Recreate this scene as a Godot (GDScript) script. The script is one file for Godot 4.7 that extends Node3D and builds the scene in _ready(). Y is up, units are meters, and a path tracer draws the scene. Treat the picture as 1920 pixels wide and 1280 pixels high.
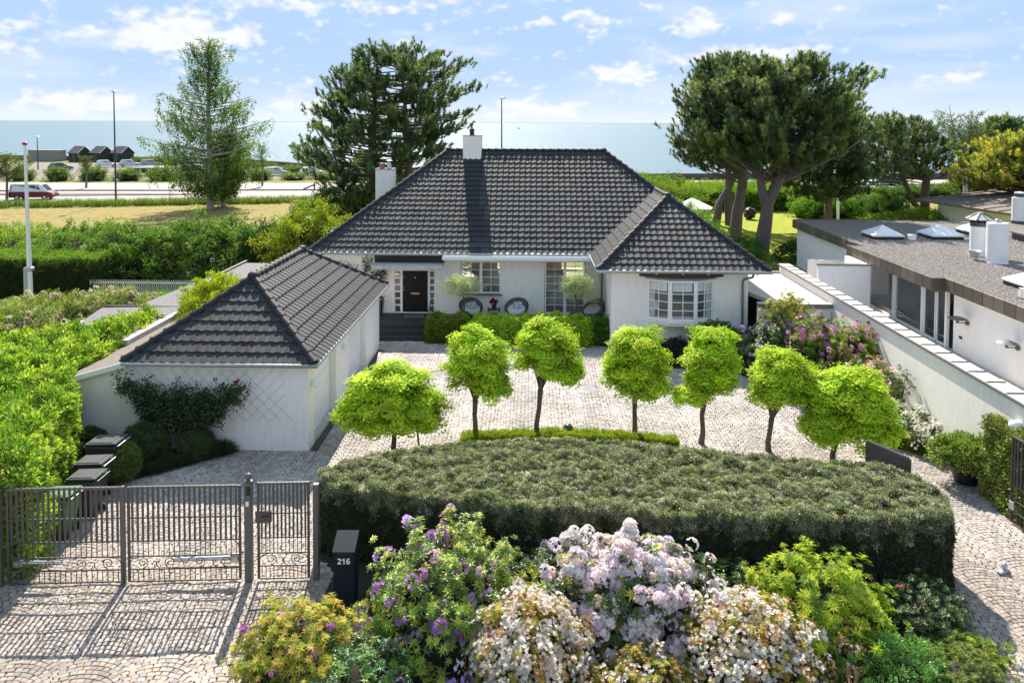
extends Node3D
# A white villa with black tiled roofs behind a cobbled forecourt, the sea beyond. y up, metres; depth d is measured away from the camera (z = -d).

const EYE := Vector3(0, 9.8, 0)
const SUN_TO := Vector3(-0.110, 0.686, -0.7195)
var rng := RandomNumberGenerator.new()
var noise := FastNoiseLite.new()
var M := {}
var L := {}
var taken := {}


func _ready() -> void:
	rng.seed = 216
	noise.seed = 7
	noise.noise_type = FastNoiseLite.TYPE_SIMPLEX
	noise.frequency = 1.0
	noise.fractal_type = FastNoiseLite.FRACTAL_NONE
	# ---- camera
	var cam := Camera3D.new()
	cam.name = "camera"
	cam.projection = Camera3D.PROJECTION_FRUSTUM
	cam.near = 0.2
	cam.far = 90000.0
	cam.size = 2.0 * 0.2 * 640.0 / 1418.5
	cam.frustum_offset = Vector2(0, -353.5 / 1418.5 * 0.2)
	var fwd := Vector3(-0.02717532, -0.03958965, -0.99884642)
	var rgt := Vector3(0.99961623, 0.00429662, -0.02736657)
	var upv := rgt.cross(fwd).normalized()
	cam.transform = Transform3D(Basis(rgt, upv, -fwd), EYE)
	add_child(cam)
	cam.current = true
	# ---- sky, exposure
	var we := WorldEnvironment.new()
	we.name = "environment"
	var env := Environment.new()
	env.background_mode = Environment.BG_SKY
	var sky := Sky.new()
	var pano := PanoramaSkyMaterial.new()
	pano.panorama = sky_picture()
	pano.energy_multiplier = 1.0
	sky.sky_material = pano
	env.sky = sky
	env.tonemap_mode = Environment.TONE_MAPPER_LINEAR
	env.tonemap_exposure = 2.2
	env.sdfgi_enabled = true
	env.ssao_enabled = true
	env.ssil_enabled = true
	we.environment = env
	add_child(we)
	# ---- sun
	var sun := DirectionalLight3D.new()
	sun.name = "sun"
	sun.basis = Basis.looking_at(-SUN_TO, Vector3.UP)
	sun.light_energy = 1.5
	sun.light_color = Color(1.0, 0.965, 0.91)
	sun.light_angular_distance = 0.4
	sun.shadow_enabled = true
	sun.directional_shadow_max_distance = 250.0
	add_child(sun)
	# ---- the place
	make_materials()
	make_leaf_meshes()
	setting()
	courtyard()
	villa()
	garage()
	boundary()
	neighbour()
	gates()
	front_planting()
	court_planting()
	left_planting()
	terrace_things()
	trees()
	roadside()
	seaside()


# ------------------------------------------------------------------ sky
func fbm(p: Vector3, oct: int) -> float:
	var s := 0.0
	var a := 0.5
	for i in oct:
		s += a * noise.get_noise_3dv(p)
		p = p * 2.03 + Vector3(11.3, 7.1, 3.7)
		a *= 0.5
	return s


# azimuth, height, half width, half height in degrees, weight
var CLOUDS := [
	[-25.1, 5.78, 6.6, 2.19, 1.0], [-31.3, 1.11, 4.4, 1.31, 0.95], [-17.9, 0.91, 3.1, 1.0, 0.8], [0.4, 0.83, 5.3, 1.29, 1.0], [6.4, 3.75, 3.8, 1.12, 0.75], [11.8, 7.14, 2.8, 1.19, 0.8], [15.6, 4.76, 6.4, 1.4, 0.9], [17.9, 7.39, 0.9, 0.62, 0.6], [29.0, 3.15, 1.7, 0.78, 0.9], [-14.2, 8.42, 12.5, 0.78, 0.45], [4.4, 7.5, 5.2, 0.97, 0.4], [-34.4, 5.26, 3.3, 2.0, 0.4], [19.2, 1.04, 4.3, 0.95, 0.4],
]


func more_clouds() -> void:
	for i in 70:
		var az := rng.randf_range(37.0, 323.0)
		var w := rng.randf_range(2.0, 7.0)
		CLOUDS.append([az, rng.randf_range(0.8, 11.0), w, w * 0.3, rng.randf_range(0.4, 1.0)])


func sky_colour(az: float, el: float, oct: int) -> Color:
	var e := maxf(el, 0.0)
	var t := pow(clampf(e / 0.9, 0.0, 1.0), 0.42)
	var horizon := Color(0.42, 0.475, 0.52)
	var mid := Color(0.245, 0.345, 0.495)
	var top := Color(0.22, 0.32, 0.47)
	var c := horizon.lerp(mid, smoothstep(0.0, 0.42, t)).lerp(top, smoothstep(0.42, 1.0, t))
	# small fair-weather cumuli, a low bank, thin high veils
	var q := Vector3(cos(az), 0.0, sin(az)) * 7.0
	var deg := rad_to_deg(az)
	var high := rad_to_deg(e)
	var env := 0.0
	for k in CLOUDS:
		var dx: float = wrapf(deg - k[0], -180.0, 180.0) / k[2]
		if absf(dx) > 1.6:
			continue
		var dy: float = (high - k[1]) / k[3]
		dy *= 1.0 if dy > 0.0 else 1.25
		env = maxf(env, k[4] * (1.15 - sqrt(dx * dx + dy * dy)))
	var ragged := 0.62 * fbm(q * 2.2 + Vector3(3.0, e * 34.0, 6.0), oct) + 0.45 * fbm(q * 7.0 + Vector3(1.0, e * 95.0, 2.0), oct)
	var d := env + ragged - 0.12
	if e > 0.16:
		d = maxf(d, fbm(Vector3(q.x * 0.5, e * 6.0, q.z * 0.5) + Vector3(4.0, 0, 1.0), oct) * 1.3 - 0.18)
	var cover := smoothstep(0.0, 0.55, d)
	var puff := fbm(q * 5.0 + Vector3(9.0, e * 70.0, 1.0), oct - 1)
	var lit := 0.46 + 0.06 * puff + 0.05 * smoothstep(0.1, 0.7, d)
	var cloud := Color(lit * 0.985, lit * 0.995, lit * 1.01)
	var veil := smoothstep(-0.05, 0.45, fbm(Vector3(q.x * 0.4, e * 15.0 + 4.0, q.z * 0.4), 3)) * 0.4
	c = c.lerp(Color(0.42, 0.46, 0.51), veil)
	c = c.lerp(cloud, clampf(cover * 0.85, 0.0, 1.0))
	c = c.lerp(Color(0.43, 0.475, 0.515), 0.7 * exp(-e / 0.014))
	return c * 0.93


func sky_picture() -> ImageTexture:
	more_clouds()
	var w := 4096
	var h := 2048
	var base := Image.create_empty(512, 256, false, Image.FORMAT_RGBF)
	for j in 256:
		var el := PI * (0.5 - (j + 0.5) / 256.0)
		for i in 512:
			var az := TAU * (i + 0.5) / 512.0
			base.set_pixel(i, j, sky_colour(az, el, 3) if el > -0.02 else Color(0.20, 0.20, 0.18))
	base.resize(w, h, Image.INTERPOLATE_BILINEAR)
	# the band above the horizon at full detail, all the way round
	var r0 := int(h * (0.5 - 0.24 / PI))
	var r1 := int(h * 0.5) + 4
	for j in range(r0, r1):
		var el := PI * (0.5 - (j + 0.5) / h)
		for i in w:
			base.set_pixel(i, j, sky_colour(TAU * (i + 0.5) / w, el, 5))
	return ImageTexture.create_from_image(base)


# ------------------------------------------------------------------ mesh building
class Shape:
	var v := PackedVector3Array()
	var n := PackedVector3Array()
	var c := PackedColorArray()
	var uv := PackedVector2Array()
	var colour := Color.WHITE
	var t := Transform3D.IDENTITY

	func tri(a: Vector3, b: Vector3, d: Vector3) -> void:  # counter-clockwise seen from its front
		a = t * a
		b = t * b
		d = t * d
		var m := (b - a).cross(d - a).normalized()
		for p in [a, d, b]:
			v.append(p)
			n.append(m)
			c.append(colour)
			uv.append(Vector2.ZERO)

	func tri_n(a: Vector3, b: Vector3, d: Vector3, na: Vector3, nb: Vector3, nd: Vector3) -> void:
		v.append(t * a); v.append(t * d); v.append(t * b)
		n.append((t.basis * na).normalized()); n.append((t.basis * nd).normalized()); n.append((t.basis * nb).normalized())
		for i in 3:
			c.append(colour)
			uv.append(Vector2.ZERO)

	func quad(a: Vector3, b: Vector3, d: Vector3, e: Vector3) -> void:
		tri(a, b, d)
		tri(a, d, e)

	func quad_uv(a: Vector3, b: Vector3, d: Vector3, e: Vector3) -> void:  # uv 0..1, a lower left
		var at := uv.size()
		quad(a, b, d, e)
		var q := [Vector2(0, 1), Vector2(1, 0), Vector2(1, 1), Vector2(0, 1), Vector2(0, 0), Vector2(1, 0)]
		for i in 6:
			uv[at + i] = q[i]

	func quad_n(a: Vector3, b: Vector3, d: Vector3, e: Vector3, na: Vector3, nb: Vector3, nd: Vector3, ne: Vector3) -> void:
		tri_n(a, b, d, na, nb, nd)
		tri_n(a, d, e, na, nd, ne)

	func box(p: Vector3, s: Vector3, bevel := 0.0, turn := Basis.IDENTITY) -> void:
		var old := t
		t = t * Transform3D(turn, p)
		var h := s * 0.5
		if bevel <= 0.0:
			for ax in 3:
				for sg in [-1.0, 1.0]:
					var u := Vector3.ZERO
					var w := Vector3.ZERO
					var o := Vector3.ZERO
					o[ax] = sg * h[ax]
					u[(ax + 1) % 3] = h[(ax + 1) % 3]
					w[(ax + 2) % 3] = h[(ax + 2) % 3] * sg
					quad(o - u - w, o + u - w, o + u + w, o - u + w)
		else:
			var b := minf(bevel, minf(h.x, minf(h.y, h.z)) * 0.9)
			var k := h - Vector3(b, b, b)
			for ax in 3:
				var bx := (ax + 1) % 3
				var cx := (ax + 2) % 3
				for sg in [-1.0, 1.0]:
					var u := Vector3.ZERO
					var w := Vector3.ZERO
					var o := Vector3.ZERO
					o[ax] = sg * h[ax]
					u[bx] = k[bx]
					w[cx] = k[cx] * sg
					quad(o - u - w, o + u - w, o + u + w, o - u + w)
				for s1 in [-1.0, 1.0]:
					for s2 in [-1.0, 1.0]:
						var p1 := Vector3.ZERO
						var p2 := Vector3.ZERO
						var along := Vector3.ZERO
						along[ax] = k[ax]
						p1[bx] = s1 * h[bx]; p1[cx] = s2 * k[cx]
						p2[bx] = s1 * k[bx]; p2[cx] = s2 * h[cx]
						flip_quad(p1, p2, along)
			for sx in [-1.0, 1.0]:
				for sy in [-1.0, 1.0]:
					for sz in [-1.0, 1.0]:
						var a := Vector3(sx * h.x, sy * k.y, sz * k.z)
						var d := Vector3(sx * k.x, sy * h.y, sz * k.z)
						var e := Vector3(sx * k.x, sy * k.y, sz * h.z)
						if sx * sy * sz > 0.0:
							tri(a, d, e)
						else:
							tri(a, e, d)
		t = old

	func flip_quad(p1: Vector3, p2: Vector3, along: Vector3) -> void:
		var m := ((p2 - along) - (p1 - along)).cross((p1 + along) - (p1 - along))
		if m.dot(p1 + p2) > 0.0:
			quad(p1 - along, p2 - along, p2 + along, p1 + along)
		else:
			quad(p1 - along, p1 + along, p2 + along, p2 - along)

	func rod(a: Vector3, b: Vector3, ra: float, rb := -1.0, sides := 8, caps := true) -> void:
		if rb < 0.0:
			rb = ra
		tube([a, b], [ra, rb], sides, caps)

	func tube(path: Array, radii: Array, sides := 8, caps := true) -> void:
		var rings := []
		var norms := []
		var ref := Vector3.UP
		for i in path.size():
			var d: Vector3 = (path[mini(i + 1, path.size() - 1)] - path[maxi(i - 1, 0)]).normalized()
			if absf(d.dot(ref)) > 0.95:
				ref = Vector3.RIGHT if absf(d.x) < 0.9 else Vector3.FORWARD
			var x := d.cross(ref).normalized()
			var y := x.cross(d).normalized()
			ref = y
			var ring := []
			var nn := []
			var r: float = radii[i] if radii.size() > 1 else radii[0]
			for k in sides:
				var a := TAU * k / sides
				var o := x * cos(a) + y * sin(a)
				ring.append(path[i] + o * r)
				nn.append(o)
			rings.append(ring)
			norms.append(nn)
		for i in path.size() - 1:
			for k in sides:
				var l := (k + 1) % sides
				quad_n(rings[i][k], rings[i + 1][k], rings[i + 1][l], rings[i][l], norms[i][k], norms[i + 1][k], norms[i + 1][l], norms[i][l])
		if caps:
			for k in sides:
				var l := (k + 1) % sides
				tri(path[0], rings[0][k], rings[0][l])
				tri(path[-1], rings[-1][l], rings[-1][k])

	func lathe(at: Vector3, prof: Array, sides := 16, turn := Basis.IDENTITY) -> void:  # prof: Vector2(radius, height) from the bottom up
		var old := t
		t = t * Transform3D(turn, at)
		for i in prof.size() - 1:
			var p: Vector2 = prof[i]
			var q: Vector2 = prof[i + 1]
			var dn := Vector2(q.y - p.y, p.x - q.x).normalized()
			for k in sides:
				var a := TAU * k / sides
				var b := TAU * (k + 1) / sides
				var ca := Vector3(cos(a), 0, -sin(a))
				var cb := Vector3(cos(b), 0, -sin(b))
				var na := ca * dn.x + Vector3.UP * dn.y
				var nb := cb * dn.x + Vector3.UP * dn.y
				var y0 := Vector3.UP * p.y
				var y1 := Vector3.UP * q.y
				if p.x < 1e-5:
					tri_n(y0, cb * q.x + y1, ca * q.x + y1, na, nb, na)
				elif q.x < 1e-5:
					tri_n(ca * p.x + y0, cb * p.x + y0, y1, na, nb, na)
				else:
					quad_n(ca * p.x + y0, cb * p.x + y0, cb * q.x + y1, ca * q.x + y1, na, nb, nb, na)
		t = old

	func ball(p: Vector3, r: Vector3, rows := 8, sides := 12, lump := 0.0, seed_at := 0.0) -> void:
		var pts := []
		for i in rows + 1:
			var row := []
			for k in sides + 1:
				var a := PI * i / rows
				var b := TAU * (k % sides) / sides
				var d := Vector3(sin(a) * cos(b), cos(a), sin(a) * sin(b))
				var s := 1.0
				if lump > 0.0:
					s += lump * (sin(d.x * 5.1 + seed_at) * cos(d.z * 4.3 + seed_at * 1.7) + 0.6 * sin(d.y * 6.7 + d.x * 3.0 + seed_at * 2.3))
				row.append([p + d * r * s, (d / r).normalized()])
			pts.append(row)
		for i in rows:
			for k in sides:
				var a = pts[i][k]
				var b = pts[i][k + 1]
				var d = pts[i + 1][k + 1]
				var e = pts[i + 1][k]
				if i > 0:
					tri_n(a[0], b[0], d[0], a[1], b[1], d[1])
				if i < rows - 1:
					tri_n(a[0], d[0], e[0], a[1], d[1], e[1])

	func slab(poly: Array, y0: float, y1: float) -> void:  # plan outline of Vector2(x, z)
		var pts := PackedVector2Array(poly)
		if Geometry2D.is_polygon_clockwise(pts):
			pts.reverse()
		var idx := Geometry2D.triangulate_polygon(pts)
		for i in range(0, idx.size(), 3):
			var a := pts[idx[i]]
			var b := pts[idx[i + 1]]
			var d := pts[idx[i + 2]]
			if (b - a).cross(d - a) > 0.0:
				var s := b
				b = d
				d = s
			tri(Vector3(a.x, y1, a.y), Vector3(b.x, y1, b.y), Vector3(d.x, y1, d.y))
			if y1 > y0:
				tri(Vector3(a.x, y0, a.y), Vector3(d.x, y0, d.y), Vector3(b.x, y0, b.y))
		if y1 > y0:
			for i in pts.size():
				var a := pts[i]
				var b := pts[(i + 1) % pts.size()]
				var m := Vector2((b - a).y, -(b - a).x)
				var q := [Vector3(a.x, y0, a.y), Vector3(a.x, y1, a.y), Vector3(b.x, y1, b.y), Vector3(b.x, y0, b.y)]
				var nn: Vector3 = (q[1] - q[0]).cross(q[2] - q[0])
				if nn.x * m.x + nn.z * m.y < 0.0:
					quad(q[0], q[3], q[2], q[1])
				else:
					quad(q[0], q[1], q[2], q[3])

	func mesh() -> ArrayMesh:
		var a := []
		a.resize(Mesh.ARRAY_MAX)
		a[Mesh.ARRAY_VERTEX] = v
		a[Mesh.ARRAY_NORMAL] = n
		a[Mesh.ARRAY_COLOR] = c
		a[Mesh.ARRAY_TEX_UV] = uv
		var m := ArrayMesh.new()
		m.add_surface_from_arrays(Mesh.PRIMITIVE_TRIANGLES, a)
		return m


func W(x: float, y: float, d: float) -> Vector3:
	return Vector3(x, y, -d)


func plan(pts: Array) -> Array:  # Vector2(x, depth) to Vector2(x, z)
	var o := []
	for p in pts:
		o.append(Vector2(p.x, -p.y))
	return o


# ------------------------------------------------------------------ naming
func thing(called: String, label: String, category: String, at := Vector3.ZERO, turn := 0.0, group := "") -> Node3D:
	var o := Node3D.new()
	o.name = numbered(called)
	o.position = at
	o.rotation.y = turn
	add_child(o)
	tag(o, label, category, group)
	return o


func numbered(called: String) -> String:
	if not taken.has(called):
		taken[called] = 0
		return called
	taken[called] += 1
	return "%s_%03d" % [called, taken[called]]


func tag(o: Node, label: String, category: String, group := "") -> Node:
	if label: o.set_meta("label", label)
	if category: o.set_meta("category", category)
	if group: o.set_meta("group", group)
	return o


func part(called: String, s, m: Material, parent: Node, stuff := false) -> MeshInstance3D:
	var o := MeshInstance3D.new()
	o.mesh = s.mesh() if s is Shape else s
	o.material_override = m
	if parent == self:
		o.name = numbered(called)
		add_child(o)
	else:
		var k: int = parent.get_meta("count_" + called) if parent.has_meta("count_" + called) else 0
		parent.set_meta("count_" + called, k + 1)
		o.name = called if k == 0 else "%s_%03d" % [called, k]
		parent.add_child(o, true)
	if stuff: o.set_meta("kind", "stuff")
	return o


func structure(called: String, s, m: Material) -> MeshInstance3D:
	var o := part(called, s, m, self)
	o.set_meta("kind", "structure")
	return o


func many(called: String, mesh: Mesh, m: Material, where: Array, tints: Array, parent: Node) -> MultiMeshInstance3D:
	var mm := MultiMesh.new()
	mm.transform_format = MultiMesh.TRANSFORM_3D
	mm.use_colors = true
	mm.mesh = mesh
	mm.instance_count = where.size()
	for i in where.size():
		mm.set_instance_transform(i, where[i])
		mm.set_instance_color(i, tints[i])
	var o := MultiMeshInstance3D.new()
	o.multimesh = mm
	o.material_override = m
	if parent == self:
		o.name = numbered(called)
		add_child(o)
	else:
		o.name = called
		parent.add_child(o, true)
	o.set_meta("kind", "stuff")
	return o


func box(p: Vector3, s: Vector3, bevel := 0.0, turn := Basis.IDENTITY) -> Shape:
	var q := Shape.new()
	q.box(p, s, bevel, turn)
	return q


func vary(c: Color, light := 0.25, warm := 0.1) -> Color:
	var k := 1.0 + rng.randf_range(-light, light)
	var w := rng.randf_range(-warm, warm)
	return Color(c.r * k * (1.0 + w), c.g * k, c.b * k * (1.0 - w))


func pick(p: Array) -> Color:
	return p[rng.randi() % p.size()]


# ------------------------------------------------------------------ materials
func mat(c: Color, rough := 0.8, metal := 0.0, spec := 0.5) -> StandardMaterial3D:
	var m := StandardMaterial3D.new()
	m.albedo_color = c.linear_to_srgb()
	m.roughness = rough
	m.metallic = metal
	m.metallic_specular = spec
	return m


func grain(freq: float, oct: int, ramp: Array, seed_no: int, size := 512, bump := false) -> NoiseTexture2D:
	var f := FastNoiseLite.new()
	f.seed = seed_no
	f.frequency = freq
	f.fractal_octaves = oct
	var t := NoiseTexture2D.new()
	t.width = size
	t.height = size
	t.seamless = true
	t.noise = f
	t.as_normal_map = bump
	if ramp.size():
		var g := Gradient.new()
		var offs := PackedFloat32Array()
		var cols := PackedColorArray()
		for i in ramp.size():
			offs.append(float(i) / (ramp.size() - 1))
			cols.append(ramp[i])
		g.offsets = offs
		g.colors = cols
		t.color_ramp = g
	return t


func lay(m: StandardMaterial3D, albedo: Texture2D, height: Texture2D, cm: float, scale: float, world := true) -> StandardMaterial3D:
	m.uv1_triplanar = true
	m.uv1_world_triplanar = world
	m.uv1_scale = Vector3(scale, scale, scale)
	if albedo: m.albedo_texture = albedo
	if height:
		m.heightmap_enabled = true
		m.heightmap_texture = height
		m.heightmap_scale = cm
	return m


func leaf_mat(rough: float, through: Color, spec := 0.5) -> StandardMaterial3D:
	var m := mat(Color(1, 1, 1), rough, 0.0, spec)
	m.vertex_color_use_as_albedo = true
	m.cull_mode = BaseMaterial3D.CULL_DISABLED
	if through.g > 0.0:
		m.backlight_enabled = true
		m.backlight = through.linear_to_srgb()
	return m


func tinted(c: Color) -> Color:
	return c.linear_to_srgb()


func make_materials() -> void:
	var soft := grain(0.012, 4, [Color(0.93, 0.93, 0.93), Color(1, 1, 1)], 3)
	var fine := grain(0.05, 4, [], 5)
	var coarse := grain(0.02, 5, [], 9)
	M.wall = lay(mat(Color(0.90, 0.855, 0.81), 0.9), grain(0.012, 3, [Color(0.965, 0.965, 0.965), Color(1, 1, 1)], 11), fine, 0.12, 0.45)
	var streak := grain(0.02, 5, [Color(0.955, 0.952, 0.945), Color(0.985, 0.985, 0.985), Color(1, 1, 1), Color(1, 1, 1)], 77)
	M.wall_cool = lay(mat(Color(0.90, 0.87, 0.84), 0.9), grain(0.012, 3, [Color(0.955, 0.955, 0.96), Color(1, 1, 1)], 13), fine, 0.12, 0.4)
	for w in [M.wall, M.wall_cool]:
		w.albedo_texture = streak
		w.uv1_scale = Vector3(0.55, 0.09, 0.55)
	M.paint = mat(Color(0.84, 0.84, 0.83), 0.45)
	M.white = mat(Color(0.86, 0.86, 0.86), 0.5)
	M.plastic_white = mat(Color(0.8, 0.8, 0.8), 0.3)
	M.tile = lay(mat(Color(0.059, 0.061, 0.066), 0.68, 0.0, 0.42), grain(0.03, 4, [Color(0.65, 0.65, 0.65), Color(1, 1, 1)], 21), fine, 0.12, 1.7)
	M.tile.vertex_color_use_as_albedo = true
	M.cap = lay(mat(Color(0.034, 0.034, 0.037), 0.62, 0.0, 0.35), soft, fine, 0.1, 1.5)
	M.deck = mat(Color(0.012, 0.012, 0.012), 0.95)
	M.gutter = mat(Color(0.42, 0.43, 0.43), 0.45, 0.3)
	M.zinc = mat(Color(0.20, 0.20, 0.21), 0.45, 0.4)
	M.iron = mat(Color(0.06, 0.052, 0.050), 0.42, 0.0, 0.6)
	M.iron_grey = mat(Color(0.12, 0.11, 0.105), 0.45, 0.1)
	M.mail = mat(Color(0.014, 0.022, 0.034), 0.6, 0.0, 0.25)
	M.black = mat(Color(0.012, 0.012, 0.013), 0.5)
	M.black_gloss = mat(Color(0.012, 0.012, 0.013), 0.15)
	M.door = lay(mat(Color(0.009, 0.009, 0.010), 0.5, 0.0, 0.35), soft, null, 0.0, 2.0)
	M.brass = mat(Color(0.50, 0.30, 0.16), 0.35, 0.8)
	M.steel = mat(Color(0.55, 0.56, 0.57), 0.3, 0.8)
	M.step = lay(mat(Color(0.040, 0.041, 0.044), 0.65), grain(0.05, 4, [Color(0.7, 0.7, 0.7), Color(1, 1, 1)], 31), fine, 0.15, 1.0)
	M.felt = lay(mat(Color(0.20, 0.195, 0.20), 0.92), grain(0.02, 5, [Color(0.78, 0.77, 0.76), Color(1, 1, 1)], 33), fine, 0.2, 0.5)
	M.felt_brown = lay(mat(Color(0.23, 0.20, 0.175), 0.92), grain(0.02, 5, [Color(0.75, 0.72, 0.70), Color(1, 1, 1)], 35), fine, 0.2, 0.5)
	M.slab = lay(mat(Color(0.60, 0.585, 0.555), 0.85), grain(0.015, 5, [Color(0.80, 0.78, 0.75), Color(1, 1, 1)], 37), fine, 0.15, 0.5)
	M.concrete = lay(mat(Color(0.34, 0.33, 0.32), 0.9), grain(0.02, 5, [Color(0.75, 0.74, 0.73), Color(1, 1, 1)], 39), fine, 0.2, 0.3)
	M.road = lay(mat(Color(0.40, 0.355, 0.335), 0.9), grain(0.03, 5, [Color(0.85, 0.84, 0.83), Color(1, 1, 1)], 41), null, 0.0, 0.06)
	M.joint = lay(mat(Color(0.17, 0.13, 0.095), 0.95), grain(0.06, 4, [Color(0.6, 0.58, 0.55), Color(1, 1, 1)], 43), fine, 0.4, 1.2)
	M.soil = lay(mat(Color(0.055, 0.040, 0.028), 0.95), grain(0.06, 4, [Color(0.5, 0.5, 0.5), Color(1, 1, 1)], 45), coarse, 2.0, 0.9)
	M.sett = lay(mat(Color(1, 1, 1), 0.75), grain(0.05, 4, [Color(0.80, 0.80, 0.80), Color(1, 1, 1)], 47), fine, 0.5, 2.3)
	M.sett.vertex_color_use_as_albedo = true
	M.field = lay(mat(Color(1, 1, 1), 1.0), grain(0.02, 6, [Color(0.42, 0.44, 0.16), Color(0.58, 0.53, 0.25), Color(0.66, 0.57, 0.33), Color(0.47, 0.49, 0.18)], 49, 1024), coarse, 6.0, 0.035)
	M.field.albedo_color = Color(0.86, 0.86, 0.86)
	M.lawn = lay(mat(Color(1, 1, 1), 1.0), grain(0.02, 5, [Color(0.40, 0.47, 0.06), Color(0.55, 0.58, 0.10), Color(0.60, 0.58, 0.16)], 51), coarse, 4.0, 0.12)
	M.land = lay(mat(Color(1, 1, 1), 1.0), grain(0.02, 6, [Color(0.26, 0.34, 0.10), Color(0.45, 0.45, 0.20), Color(0.56, 0.50, 0.28)], 53, 1024), null, 0.0, 0.03)
	M.gravel = lay(mat(Color(0.40, 0.37, 0.34), 0.95), grain(0.11, 3, [Color(0.35, 0.32, 0.31), Color(0.75, 0.72, 0.70), Color(1, 0.98, 0.95)], 55), grain(0.11, 3, [], 55), 2.5, 0.8)
	M.stone = lay(mat(Color(0.16, 0.15, 0.145), 0.9), grain(0.03, 5, [Color(0.6, 0.6, 0.6), Color(1, 1, 1)], 57), coarse, 4.0, 0.3)
	M.fascia = mat(Color(0.105, 0.085, 0.068), 0.45, 0.35)
	M.fascia_light = mat(Color(0.15, 0.125, 0.10), 0.45, 0.35)
	M.bark = lay(mat(Color(0.30, 0.25, 0.20), 0.95), grain(0.04, 5, [Color(0.45, 0.42, 0.40), Color(1, 1, 1)], 59), coarse, 4.0, 1.3)
	M.bark_grey = lay(mat(Color(0.27, 0.24, 0.22), 0.95), grain(0.04, 5, [Color(0.45, 0.42, 0.42), Color(1, 1, 1)], 61), coarse, 7.0, 0.6)
	M.birch_bark = lay(mat(Color(0.50, 0.48, 0.45), 0.9), grain(0.06, 4, [Color(0.12, 0.11, 0.11), Color(0.9, 0.9, 0.9), Color(1, 1, 1)], 63), null, 0.0, 0.5)
	M.twig_core = mat(Color(0.022, 0.024, 0.012), 1.0)
	M.crown_core = mat(Color(0.035, 0.055, 0.008), 1.0)  # dark colour of the light-blocking balls inside the maple crowns
	M.leaf = leaf_mat(0.55, Color(0.75, 1.0, 0.4), 0.3)
	M.leaf_gloss = leaf_mat(0.42, Color(0.35, 0.45, 0.15), 0.55)
	M.leaf_hedge = leaf_mat(0.4, Color(0.8, 0.85, 0.45), 0.6)
	M.leaf_thin = leaf_mat(0.6, Color(0.7, 0.8, 0.3), 0.22)
	M.needle = leaf_mat(0.6, Color(0.7, 0.8, 0.4), 0.3)
	M.petal = leaf_mat(0.8, Color(0.9, 0.9, 0.9), 0.15)
	M.grass = leaf_mat(0.7, Color(0.55, 0.7, 0.3))
	M.wood_floor = lay(mat(Color(0.28, 0.17, 0.10), 0.5), grain(0.03, 4, [Color(0.6, 0.55, 0.5), Color(1, 1, 1)], 65), null, 0.0, 1.0)
	M.inside = mat(Color(0.55, 0.53, 0.50), 0.9)
	M.curtain = leaf_mat(0.9, Color(0.6, 0.6, 0.6))
	M.rattan = lay(mat(Color(0.36, 0.355, 0.355), 0.7), grain(0.12, 2, [Color(0.4, 0.4, 0.4), Color(1, 1, 1)], 67), null, 0.0, 3.0)
	M.cushion = mat(Color(0.48, 0.48, 0.49), 0.95)
	M.pot = mat(Color(0.022, 0.020, 0.020), 0.35)
	var g := StandardMaterial3D.new()
	g.transparency = BaseMaterial3D.TRANSPARENCY_ALPHA
	g.albedo_color = Color(0.9, 0.95, 0.95, 0.08)
	g.roughness = 0.02
	g.metallic_specular = 0.5
	M.glass = g
	var tint := g.duplicate()
	tint.albedo_color = Color(0.5, 0.55, 0.6, 0.35)
	M.glass_tint = tint
	M.car_glass = mat(Color(0.015, 0.02, 0.025), 0.06, 0.0, 0.6)
	M.tyre = mat(Color(0.015, 0.015, 0.015), 0.8)
	var sea := mat(Color(0.09, 0.165, 0.175), 0.21, 0.0, 0.6)
	var wave := grain(0.018, 4, [], 71, 1024, true)
	sea.normal_enabled = true
	sea.normal_texture = wave
	sea.normal_scale = 0.8
	sea.uv1_triplanar = true
	sea.uv1_world_triplanar = true
	sea.uv1_scale = Vector3(0.02, 0.02, 0.035)
	M.sea = sea
	M.coast = mat(Color(0.10, 0.13, 0.12), 1.0)
	M.red = mat(Color(0.35, 0.02, 0.03), 0.5)
	M.hut = lay(mat(Color(0.030, 0.045, 0.042), 0.8), soft, null, 0.0, 0.5)
	M.hut_roof = mat(Color(0.10, 0.085, 0.085), 0.85)
	M.lamp = mat(Color(0.85, 0.85, 0.83), 0.25)


# ------------------------------------------------------------------ leaves
func leaf(s: Shape, at: Vector3, dir: Vector3, up: Vector3, ln: float, wd: float, fold := 0.25, droop := 0.2) -> void:
	var side := dir.cross(up).normalized()
	var nn := side.cross(dir).normalized()
	var mid := at + dir * ln * 0.5 + nn * ln * 0.06
	var tip := at + dir * ln - nn * ln * droop
	var l := mid - side * wd * 0.5 + nn * wd * fold
	var r := mid + side * wd * 0.5 + nn * wd * fold
	s.tri(at, r, mid); s.tri(mid, r, tip)
	s.tri(at, mid, l); s.tri(mid, tip, l)


func leaf2(s: Shape, at: Vector3, dir: Vector3, up: Vector3, ln: float, wd: float, fold := 0.25) -> void:  # two faces only
	var side := dir.cross(up).normalized()
	var nn := side.cross(dir).normalized()
	var tip := at + dir * ln
	var m := at + dir * ln * 0.45 + nn * wd * fold
	s.tri(at, m + side * wd * 0.5, tip)
	s.tri(at, tip, m - side * wd * 0.5)


func rdir() -> Vector3:
	var z := rng.randf_range(-1, 1)
	var a := rng.randf() * TAU
	var r := sqrt(1.0 - z * z)
	return Vector3(r * cos(a), z, r * sin(a))


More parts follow.
